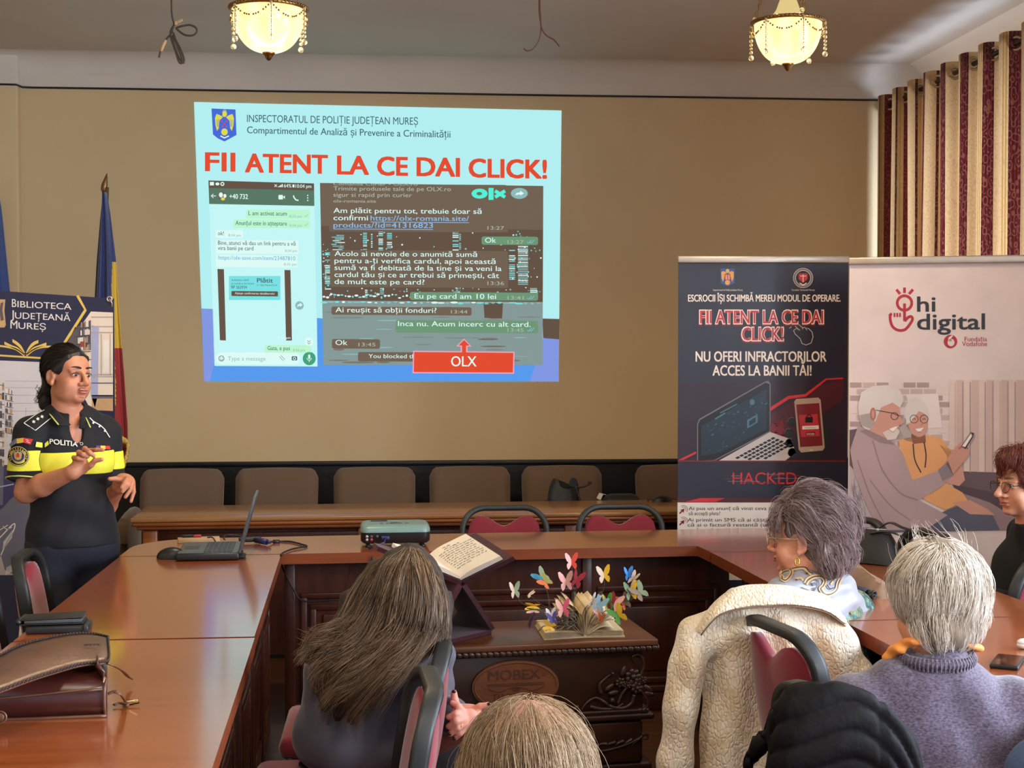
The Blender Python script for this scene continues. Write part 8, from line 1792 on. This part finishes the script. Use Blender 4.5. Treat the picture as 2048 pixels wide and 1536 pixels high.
GV = Vol(); torso_l(GV); GV.cap(shL, elL, .056, .052, .03).cap(elL, at(850, 1500, 4.25), .05, .045, .02).cap(shR, elR, .056, .05, .03).cap(elR, at(904, 1432, 3.93), .048, .038, .02)
nk2 = at(778, 1282, 3.97)
obj('grey_top', GV.mesh(.005, infl=.012, disp=lambda X, Y, Z: .004 * np.sin(55 * Z + 30 * X) * np.clip((X - chl[0]) * 8 + .2, 0, 1) + .003 * np.sin(30 * X - 26 * Z), cut=lambda X, Y, Z: [plane((0, 0, .45), (0, 0, -1))(X, Y, Z), -(np.sqrt((X - nk2[0]) ** 2 + (Y - nk2[1]) ** 2 + (Z - nk2[2]) ** 2) - .075)]), M_GT, lo_)
tr = Vol(); seated_legs(tr, hil - RBl[:, 0] * .09 + (0, 0, -.02), hil + RBl[:, 0] * .09 + (0, 0, -.02), (.35, 1, 0), .40, r=(.09, .075, .065, .06)); tr.ell(hil, (.19, .155, .11), RBl, .06)
obj('trousers', tr.mesh(.008, infl=.01, cut=lambda X, Y, Z: [plane((0, 0, .48), (0, 0, 1))(X, Y, Z), plane((0, 0, .07), (0, 0, -1))(X, Y, Z)]), MATS['dark_trousers'], lo_)
GUI = [[(800, 1112, 3.95), (757, 1138, 3.88), (728, 1185, 3.84), (704, 1235, 3.82), (668, 1266, 3.80), (632, 1288, 3.79), (612, 1318, 3.79)], [(805, 1110, 3.93), (768, 1138, 3.85), (738, 1200, 3.81), (712, 1262, 3.79), (668, 1300, 3.77), (638, 1335, 3.77), (634, 1378, 3.77)],
       [(812, 1109, 3.92), (786, 1142, 3.82), (764, 1210, 3.78), (735, 1272, 3.77), (692, 1322, 3.75), (658, 1370, 3.75), (648, 1418, 3.76)], [(818, 1108, 3.92), (806, 1148, 3.81), (795, 1215, 3.77), (770, 1285, 3.76), (724, 1342, 3.74), (690, 1390, 3.74), (672, 1438, 3.76)],
       [(824, 1108, 3.92), (832, 1148, 3.81), (838, 1210, 3.77), (822, 1275, 3.75), (775, 1332, 3.73), (730, 1388, 3.73), (706, 1440, 3.75)], [(830, 1109, 3.92), (850, 1150, 3.82), (860, 1208, 3.79), (846, 1262, 3.77), (804, 1312, 3.74), (756, 1358, 3.73), (724, 1405, 3.75)],
       [(834, 1111, 3.94), (864, 1153, 3.86), (879, 1206, 3.84), (874, 1252, 3.83), (846, 1290, 3.80), (798, 1328, 3.76), (762, 1372, 3.77)], [(836, 1113, 3.97), (868, 1158, 3.92), (884, 1210, 3.90), (884, 1252, 3.88), (868, 1286, 3.86), (832, 1308, 3.82), (796, 1334, 3.80)],
       [(795, 1114, 3.97), (748, 1146, 3.93), (722, 1182, 3.90), (702, 1202, 3.88), (688, 1240, 3.86), (652, 1272, 3.84), (610, 1286, 3.83)]]
GW = np.array([bez(A3(*g_), 4) for g_ in GUI])          # (guides, K, 3)
HV = Vol()
for g_ in GW:
    for j in range(0, 24, 2): HV.cap(g_[j] + (0, .042, -.01), g_[j + 2] + (0, .042, -.01), .026 if j < 14 else .023 - .0012 * (j - 14), .026 if j < 12 else .021 - .0012 * (j - 14), .02)
HV.ell(LHl(0, -.018, .034), (.074, .088, .082), RHl, .02)
hair = obj('hair', HV.mesh(.0055, disp=lambda X, Y, Z: .005 * np.sin(70 * X + 45 * Z) * np.sin(38 * Z + 12)), mat('light_brown_hair_base', (44, 33, 26), rough=.85, var=.35, scale=50), lo_)  # dark base colour paints the shadowed hollows between the strands
M_LB = hair_mat('light_brown_hair', (42, 31, 24), (94, 72, 53), (158, 128, 96), .4)
sg = []; K = GW.shape[1]; ng_ = len(GW); order = [8, 0, 1, 2, 3, 4, 5, 6, 7]; GO = GW[order]; v = np.linspace(0, 1, 20)[:, None]
for cl_i in range(95):
    t = rg.uniform(0, ng_ - 1.001); coff = rg.normal(size=3) * np.array([.010, .010, .011]); ph = rg.uniform(0, 6.28); am = rg.uniform(.008, .024); wv = rg.uniform(8, 14); cl_len = rg.uniform(.72, 1.04); curl = rg.uniform(-.03, .02)
    for i in range(52):
        tt = min(max(t + rg.normal() * .10, 0), ng_ - 1.001); a = int(tt); f_ = tt - a; c = GO[a] * (1 - f_) + GO[a + 1] * f_
        u = np.linspace(0, min(1, cl_len * rg.uniform(.88, 1.05)), 20) * (K - 1); i0 = np.minimum(u.astype(int), K - 2); fr = (u - i0)[:, None]; P = c[i0] * (1 - fr) + c[i0 + 1] * fr
        fq = wv * v + ph + rg.normal() * .25; off = rg.normal(size=3) * .0055
        P = P + coff * (.45 + .9 * v) + off * (.6 + .9 * v) + am * v ** .7 * np.concatenate([.65 * np.sin(fq), .6 * np.cos(fq * .9), np.cos(fq)], 1) + np.array([0, -.006, .003]) + np.array([-.3, -.3, 1]) * curl * v ** 3
        sg.append(P)
strands_obj('hair_strands', np.array(sg), .0011, M_LB, hair)

# ================================================================== man in front, only the crown of his head in the picture
mn = thing('person', 'person with thinning fair grey hair, crown of head at the bottom edge', 'person', (*at(1055, 1500, 1.80)[:2], 0))
RHm = facing(.05, 1, -.10); hcm = at(1056, 1608, 1.76); LHm = lambda x, y, z: hcm + RHm @ np.array([x, y, z]) * 1.08
B = Vol(); head(B, hcm, RHm, 1.08); cm_ = hcm + (0, .02, -.36); him = np.array([hcm[0], hcm[1] + .02, .56])
B.cap(hcm + (0, -.01, -.08), hcm + (0, .0, -.2), .062, .07, .03).ell(cm_, (.19, .125, .18), None, .05).ell((cm_ + him) / 2 + (0, 0, -.02), (.18, .14, .14), None, .06).ell(him, (.19, .16, .11), None, .06).cap(hcm + (-.19, 0, -.24), hcm + (.19, 0, -.24), .06, .06, .05)
for s_ in (-1, 1):
    e_ = hcm + (s_ * .24, .08, -.5); h_ = hcm + (s_ * .1, .30, -.50); B.cap(hcm + (s_ * .19, 0, -.24), e_, .055, .045, .03).cap(e_, h_, .043, .03, .02); relaxed_hand(B, h_, (-.2 * s_, 1, -.1), (0, 0, 1), 1.05, s_)
seated_legs(B, him + (-.1, 0, -.02), him + (.1, 0, -.02), (0, 1, 0), .43)
obj('body', B.mesh(.006), skin_mat('pink_scalp_skin', (178, 134, 112)), mn)
face_parts(mn, hcm, RHm, 1.08, brow=(150, 130, 110))
SH = Vol().ell(cm_, (.19, .125, .18), None, .05).ell((cm_ + him) / 2, (.18, .14, .14), None, .06).cap(hcm + (-.19, 0, -.24), hcm + (.19, 0, -.24), .06, .06, .05)
for s_ in (-1, 1): SH.cap(hcm + (s_ * .19, 0, -.24), hcm + (s_ * .24, .08, -.5), .06, .055, .03).cap(hcm + (s_ * .24, .08, -.5), hcm + (s_ * .12, .27, -.50), .053, .042, .02)
obj('shirt', SH.mesh(.008, infl=.013, cut=lambda X, Y, Z: [plane((0, 0, hcm[2] - .165), (0, 0, 1))(X, Y, Z)]), mat('blue_grey_shirt', (78, 84, 100), rough=.8), mn)
tr = Vol(); seated_legs(tr, him + (-.1, 0, -.02), him + (.1, 0, -.02), (0, 1, 0), .43, r=(.09, .075, .065, .06)); tr.ell(him, (.195, .165, .11), None, .06)
obj('trousers', tr.mesh(.01, infl=.01, cut=lambda X, Y, Z: [plane((0, 0, .58), (0, 0, 1))(X, Y, Z), plane((0, 0, .07), (0, 0, -1))(X, Y, Z)]), MATS['dark_trousers'], mn)
M_MH = hair_mat('fair_grey_hair', (92, 72, 50), (140, 114, 84), (184, 160, 128), .45)
kp = lambda p: p[2] > -.03 and p[1] < .075
S_1 = crop_hair(hcm, RHm, 1.08, (0, -.018, .034), (.077, .097, .089), (.005, -.02, .125), 7000, 11, .10, rg, lambda p: kp(p) and (p[2] < .104 or rg.uniform() < .6), .05, .12, .3, .003)
S_2 = crop_hair(hcm, RHm, 1.08, (0, -.018, .034), (.079, .099, .091), (.005, .02, .14), 350, 11, .07, rg, kp, .12, .3, .2, .004)
strands_obj('hair', np.concatenate([S_1, S_2]), .0004, M_MH, mn)
red_chair(hcm[0] + .02, hcm[1] - .17, 0, 1, 'red chair below the bottom edge, under the man with thinning hair') if 0 else None

# ================================================================== woman with red hair at the right edge
rd_ = thing('person', 'person with dark red hair, round glasses and black top, in profile at the right edge', 'person', (*at(2062, 1150, 5.42)[:2], 0))
RHr = facing(-.97, -.24, -.02); hcr = at(2049, 966, 5.4); RBr = facing(-.85, -.1); LHr = lambda x, y, z: hcr + RHr @ np.array([x, y, z]) * 1.04
B = Vol(); head(B, hcr, RHr, 1.04, nose=1.06); chr_ = at(2066, 1150, 5.46); hir = np.array([chr_[0], chr_[1], .56]); shL, shR = chr_ + (-.02, -.17, .13), chr_ + (.06, .17, .13)
def torso_r(V): V.ell(chr_, (.165, .125, .17), RBr, .05).ell((chr_ + hir) / 2, (.17, .14, .18), RBr, .06).ell(hir, (.19, .16, .11), RBr, .06).cap(shL, shR, .06, .06, .05).cap(chr_ + (-.02, -.06, .17), chr_ + (.03, .06, .17), .055, .055, .05)
torso_r(B); B.cap(chr_ + (.0, 0, .15), LHr(0, -.02, -.07), .06, .054, .03)
for s_, sh in ((-1, shL), (1, shR)):
    e_ = sh + (-.06, s_ * .04, -.26); h_ = e_ + (-.2, -s_ * .05, .07); B.cap(sh, e_, .05, .042, .03).cap(e_, h_, .04, .028, .02); relaxed_hand(B, h_, (-1, -s_ * .1, 0), (0, 0, 1), 1, s_)
seated_legs(B, hir + (0, -.09, -.02), hir + (0, .09, -.02), (-1, 0, 0), .40)
obj('body', B.mesh(.0045), skin_mat('warm_fair_skin', (206, 146, 118)), rd_)
face_parts(rd_, hcr, RHr, 1.04, brow=(110, 70, 56), lip=(170, 96, 84), iris=(60, 50, 46))
BK = Vol(); torso_r(BK)
for s_, sh in ((-1, shL), (1, shR)):
    e_ = sh + (-.06, s_ * .04, -.26); BK.cap(sh, e_, .064, .06, .03).cap(e_, e_ + (-.16, -s_ * .04, .056), .056, .045, .02)
obj('black_top', BK.mesh(.006, infl=.014, disp=lambda X, Y, Z: .003 * np.sin(40 * Z + 20 * X), cut=lambda X, Y, Z: [plane((0, 0, .5), (0, 0, -1))(X, Y, Z), plane(chr_ + (-.05, 0, .215), (-.45, 0, 1))(X, Y, Z)]), mat('black_knit', (13, 13, 15), rough=.95, var=.2, scale=200), rd_)
tr = Vol(); seated_legs(tr, hir + (0, -.09, -.02), hir + (0, .09, -.02), (-1, 0, 0), .40, r=(.09, .075, .065, .06)); tr.ell(hir, (.195, .165, .11), RBr, .06)
obj('trousers', tr.mesh(.01, infl=.01, cut=lambda X, Y, Z: [plane((0, 0, .56), (0, 0, 1))(X, Y, Z), plane((0, 0, .07), (0, 0, -1))(X, Y, Z)]), MATS['dark_trousers'], rd_)
HV = Vol().ell(LHr(0, -.030, .042), (.098, .112, .104), RHr, .02).ell(LHr(0, -.06, -.045), (.088, .075, .075), RHr, .04).ell(LHr(0, .045, .085), (.064, .058, .046), RHr, .03)
HV.ell(LHr(0, .118, -.035), (.13, .085, .105), RHr, .015, -1)
hair = obj('hair', HV.mesh(.005, disp=lambda X, Y, Z: .005 * np.sin(70 * X + 50 * Z) * np.sin(60 * Z - 40 * Y)), mat('dark_red_hair_base', (84, 36, 28), rough=.55, var=.35, scale=60), rd_)
M_RH = hair_mat('dark_red_hair', (62, 22, 18), (112, 50, 36), (168, 96, 72), .4)
S_1 = crop_hair(hcr, RHr, 1.04, (0, -.03, .042), (.098, .112, .104), (0, .0, .17), 1600, 10, .11, rg, lambda p: p[1] < .07 and (p[2] > -.02 or p[1] < 0), .20, .6, .4, .008, clump=14)
S_2 = crop_hair(hcr, RHr, 1.04, (0, -.06, -.045), (.09, .077, .077), (0, .0, .17), 500, 10, .08, rg, lambda p: p[1] < -.0, .18, .5, .4, .008)
S_0 = crop_hair(hcr, RHr, 1.04, (0, .035, .085), (.066, .062, .052), (0, -.06, .1), 420, 10, .08, rg, lambda p: p[2] > .07, .25, .8, .3, .01, .1)
strands_obj('hair_strands', S_0, .0012, M_RH, hair); strands_obj('hair_strands', S_1, .0012, M_RH, hair); strands_obj('hair_strands', S_2, .0012, M_RH, hair)
mg = mat('dark_wire_frame', (70, 62, 54), rough=.3, metal=.7); mb = MB()
for x in (-1, 1):
    mb.tube([LHr(x * .032 + .0215 * math.cos(a), .112 - .004 * math.cos(a) ** 2, -.008 + .019 * math.sin(a)) for a in np.linspace(0, 2 * PI, 24, endpoint=False)], .0014, 6, closed=True); mb.tube([LHr(x * .053, .108, -.002), LHr(x * .075, .05, .0), LHr(x * .078, -.01, .002)], .0014, 6)
mb.tube([LHr(-.011, .114, -.004), LHr(0, .117, -.001), LHr(.011, .114, -.004)], .0014, 6); obj('glasses', mb, mg, rd_)
obj('lenses', lens_sheet(LHr, .032, -.008, .02, .0175), glass_mat('lens_glass', gl=.12), rd_)

# ================================================================== cream quilted jacket on the chair
def quilt(name, c1, c2, sc=1.0, strength=.9):
    m, nt, b = new_mat(name); N = nt.nodes; L = nt.links; tc = N.new('ShaderNodeTexCoord')
    mp = N.new('ShaderNodeMapping'); mp.inputs['Scale'].default_value = (30 * sc, 30 * sc, 22 * sc); L.new(tc.outputs['Object'], mp.inputs[0])
    nz = N.new('ShaderNodeTexNoise'); nz.inputs['Scale'].default_value = .35; L.new(mp.outputs[0], nz.inputs['Vector'])
    ad = N.new('ShaderNodeMix'); ad.data_type = 'RGBA'; ad.blend_type = 'ADD'; ad.inputs[0].default_value = 1.6; L.new(mp.outputs[0], ad.inputs[6]); L.new(nz.outputs['Color'], ad.inputs[7])
    vo = N.new('ShaderNodeTexVoronoi'); vo.feature = 'DISTANCE_TO_EDGE'; vo.inputs['Scale'].default_value = 1; L.new(ad.outputs[2], vo.inputs['Vector'])
    wv = N.new('ShaderNodeTexWave'); wv.inputs['Scale'].default_value = .55; wv.inputs['Distortion'].default_value = 9; wv.inputs['Detail'].default_value = 1; L.new(mp.outputs[0], wv.inputs['Vector'])
    r = N.new('ShaderNodeValToRGB'); r.color_ramp.elements[0].position = 0; r.color_ramp.elements[1].position = .22; L.new(vo.outputs['Distance'], r.inputs[0])
    mu = N.new('ShaderNodeMath'); mu.operation = 'MULTIPLY_ADD'; mu.inputs[1].default_value = .35; L.new(wv.outputs['Fac'], mu.inputs[0]); L.new(r.outputs[0], mu.inputs[2])
    bp = N.new('ShaderNodeBump'); bp.inputs['Strength'].default_value = strength; bp.inputs['Distance'].default_value = .005; L.new(mu.outputs[0], bp.inputs['Height']); L.new(bp.outputs[0], b.inputs['Normal'])
    n2 = N.new('ShaderNodeTexNoise'); n2.inputs['Scale'].default_value = 14; L.new(tc.outputs['Object'], n2.inputs['Vector']); r2 = N.new('ShaderNodeValToRGB'); r2.color_ramp.elements[0].position = .4; r2.color_ramp.elements[1].position = .6; r2.color_ramp.elements[0].color = (*lin(c1), 1); r2.color_ramp.elements[1].color = (*lin(c2), 1)
    L.new(n2.outputs[0], r2.inputs[0]); L.new(r2.outputs[0], b.inputs['Base Color']); b.inputs['Roughness'].default_value = .5; b.inputs['Sheen Weight'].default_value = .35; return m
M_QU = quilt('cream_quilting', (222, 200, 164), (238, 224, 200), 2.3, .55)
jk = thing('jacket', 'cream quilted jacket draped over a chair back, sleeve hanging down', 'jacket', np.array([*at(1530, 1500, 4.33)[:2], 0]))
JV = Vol(); RJ = facing(.1, 1)
a_, b_ = at(1408, 1275, 4.30), at(1678, 1290, 4.34)
JV.cap(a_, at(1480, 1228, 4.32), .06, .062, .05).cap(at(1480, 1228, 4.32), at(1620, 1228, 4.36), .062, .062, .05).cap(at(1620, 1228, 4.36), b_, .062, .06, .05)
JV.ell(at(1530, 1330, 4.34), (.215, .075, .20), RJ, .06).ell(at(1530, 1480, 4.33), (.215, .085, .22), RJ, .06).ell(at(1535, 1620, 4.33), (.225, .09, .22), RJ, .06)
for P_, r_ in (([(1398, 1272, 4.30), (1372, 1330, 4.27), (1358, 1420, 4.25), (1350, 1520, 4.25), (1348, 1620, 4.26)], (.06, .058, .055, .054, .052)), ([(1682, 1292, 4.35), (1706, 1350, 4.34), (1718, 1430, 4.33), (1722, 1540, 4.33)], (.058, .055, .052, .05))): JV.chain(A3(*P_), r_, .03)
jfold = lambda X, Y, Z: .011 * np.sin(42 * X + 1.3 * np.sin(6 * Z)) * np.clip((.98 - Z) * 3.5, 0, 1) + .004 * np.sin(60 * X + 20 * Z)
obj('body', JV.mesh(.006, disp=jfold), M_QU, jk)
ct_ = A3((1392, 1262, 4.24), (1425, 1212, 4.24), (1470, 1180, 4.25), (1530, 1174, 4.26), (1590, 1180, 4.27), (1650, 1204, 4.29), (1690, 1240, 4.33)); cb2 = A3((1400, 1268, 4.22), (1432, 1232, 4.205), (1480, 1216, 4.21), (1540, 1211, 4.22), (1600, 1212, 4.23), (1652, 1224, 4.26), (1688, 1250, 4.31))
ci = A3((1410, 1262, 4.36), (1440, 1220, 4.38), (1480, 1190, 4.40), (1535, 1184, 4.41), (1590, 1190, 4.42), (1640, 1212, 4.42), (1678, 1246, 4.42))
T_, Bt, In = bez(ct_, 6), bez(cb2, 6), bez(ci, 6); P = np.array([[In[i], (In[i] + T_[i]) / 2 + (0, 0, .012), T_[i], T_[i] * .6 + Bt[i] * .4 + (0, -.016, 0), Bt[i] + (0, -.012, 0)] for i in range(len(T_))])
obj('collar', MB().grid(P, thick=.008), M_QU, jk, sub=1)
mb = MB().tube(bez([Bt[i] + (0, -.014, -.001) for i in range(0, len(Bt), 3)], 3), .0022, 5); obj('collar_piping', mb, mat('brown_seam', (112, 84, 64), rough=.8), jk)
# ================================================================== black padded jacket on the nearest chair
M_PUF = mat('black_down_jacket', (15, 13, 15), rough=.7, var=.15, scale=40, spec=.15, sheen=.0, bump=.5, bscale=60)
pj = thing('jacket', 'black padded jacket with curved quilting draped over the nearest chair', 'jacket', np.array([*at(1690, 1530, 3.1)[:2], 0]))
top_ = bez([(1536, 1500), (1552, 1446), (1570, 1412), (1600, 1395), (1645, 1389), (1692, 1395), (1742, 1416), (1792, 1454), (1828, 1500), (1848, 1545)], 6); nT = len(top_)
bot_ = bez([(1490, 1800), (1510, 1800), (1540, 1800), (1580, 1800), (1640, 1800), (1700, 1800), (1750, 1800), (1800, 1800), (1845, 1800), (1870, 1800)], 6)
nv = 90; P = np.zeros((nT, nv, 3))
for i in range(nT):
    u = i / (nT - 1); dome = math.sin(PI * u) ** .6
    for j in range(nv):
        v = (j - 14) / (nv - 15)
        if v < 0:      # over the top of the chair and down its front
            a_ = min(1, -v / .16) * PI * .9; pt = top_[i]; d = .055 * (1 - math.cos(a_)); P[i, j] = at(pt[0], pt[1], 3.03 + .10 * (1 - dome)) + np.array([.35 * 0, 1, 0]) * (d * 1.4) + np.array([0, 0, .018 * math.sin(min(a_, PI / 2) * 2) - .10 * max(0, (-v - .08) / .08)])
        else:
            q = top_[i] + (bot_[i] - top_[i]) * v; P[i, j] = at(q[0], q[1], 3.03 + .10 * (1 - dome) - .03 * math.sin(min(1, v * 3) * PI / 2) * dome)
sv = np.linalg.norm(np.diff(P, axis=1), axis=2).cumsum(1); sv = np.concatenate([np.zeros((nT, 1)), sv], 1); nn_ = np.cross(np.gradient(P, axis=0), np.gradient(P, axis=1)); nn_ /= np.maximum(np.linalg.norm(nn_, axis=2, keepdims=True), 1e-9); nn_ = np.where(nn_[..., 1:2] > 0, -nn_, nn_)
uu = np.linspace(0, 1, nT)[:, None]
ch_ = np.abs(np.sin(PI * (sv + .022 * np.cos(uu * 9.5) - .05 * np.clip(uu - .6, 0, 1) + .02) / .058)) ** .45; seam = np.minimum(1, np.abs(uu - .70) / .02) ** .5 * np.minimum(1, np.abs(uu - .13) / .02) ** .5
fade = np.clip(np.minimum(uu, 1 - uu) / .10, 0, 1)
P = P + nn_ * (.012 * ch_ * seam * fade + .0012 * np.sin(34 * uu + 45 * sv) * fade)[..., None]
obj('body', MB().grid(P[::-1], thick=.02), M_PUF, pj)
# elbow of one more listener at the bottom right corner
sl = thing('person', 'person of whom only a blue denim sleeve shows in the bottom right corner', 'person', (*at(2075, 1600, 2.75)[:2], 0))
c = at(2100, 1560, 2.75)
B = Vol().cap(c, c + (.03, .05, -.2), .05, .045, .03).cap(c + (.03, .05, -.2), c + (.05, .22, -.24), .042, .03, .02).cap(c, c + (.36, 0, .02), .06, .06, .05).ell(c + (.18, 0, -.12), (.17, .115, .17), None, .05).ell(c + (.18, .02, -.3), (.17, .13, .18), None, .06).cap(c + (.36, 0, .02), c + (.4, .06, -.24), .05, .045, .03).cap(c + (.18, 0, .05), c + (.18, .02, .17), .06, .055, .03)
RS_ = facing(0, 1); head(B, c + (.18, .03, .27), RS_, 1.0); relaxed_hand(B, c + (.05, .22, -.24), (-.1, 1, 0), (0, 0, 1)); relaxed_hand(B, c + (.4, .06, -.26), (-.2, .6, -.6), (0, 1, .3), 1, -1)
hp = c + (.18, .02, -.4); hp[2] = .55; B.ell(hp, (.19, .16, .11), None, .06).cap(hp, c + (.18, .02, -.2), .15, .14, .06); seated_legs(B, hp + (-.1, 0, -.02), hp + (.1, 0, -.02), (0, 1, 0), .4)
obj('body', B.mesh(.008), SK2, sl)
DV = Vol().cap(c, c + (.03, .05, -.2), .058, .055, .03).cap(c + (.03, .05, -.2), c + (.05, .18, -.235), .052, .042, .02).cap(c, c + (.36, 0, .02), .066, .066, .05).ell(c + (.18, 0, -.12), (.175, .12, .17), None, .05).ell(c + (.18, .02, -.3), (.175, .135, .18), None, .06).cap(c + (.36, 0, .02), c + (.4, .06, -.24), .058, .052, .03)
obj('denim_jacket', DV.mesh(.008, infl=.012), mat('blue_denim', (58, 76, 112), rough=.85, var=.2, scale=200), sl)
hair = obj('hair', Vol().ell(c + (.18, .01, .30), (.085, .105, .1), None, .01).ell(c + (.18, .13, .24), (.08, .085, .1), None, .01, -1).mesh(.007), MATS['light_brown_hair_base'], sl)
strands_obj('hair_strands', crop_hair(c + (.18, .01, .30), RS_, 1, (0, 0, 0), (.087, .107, .102), (0, 0, .12), 900, 9, .10, rg, lambda p: p[1] < .05, .1, .3, .3, .006, clump=14), .001, M_LB, hair)

bpy.data.objects.remove(_co); bpy.data.curves.remove(_cu)
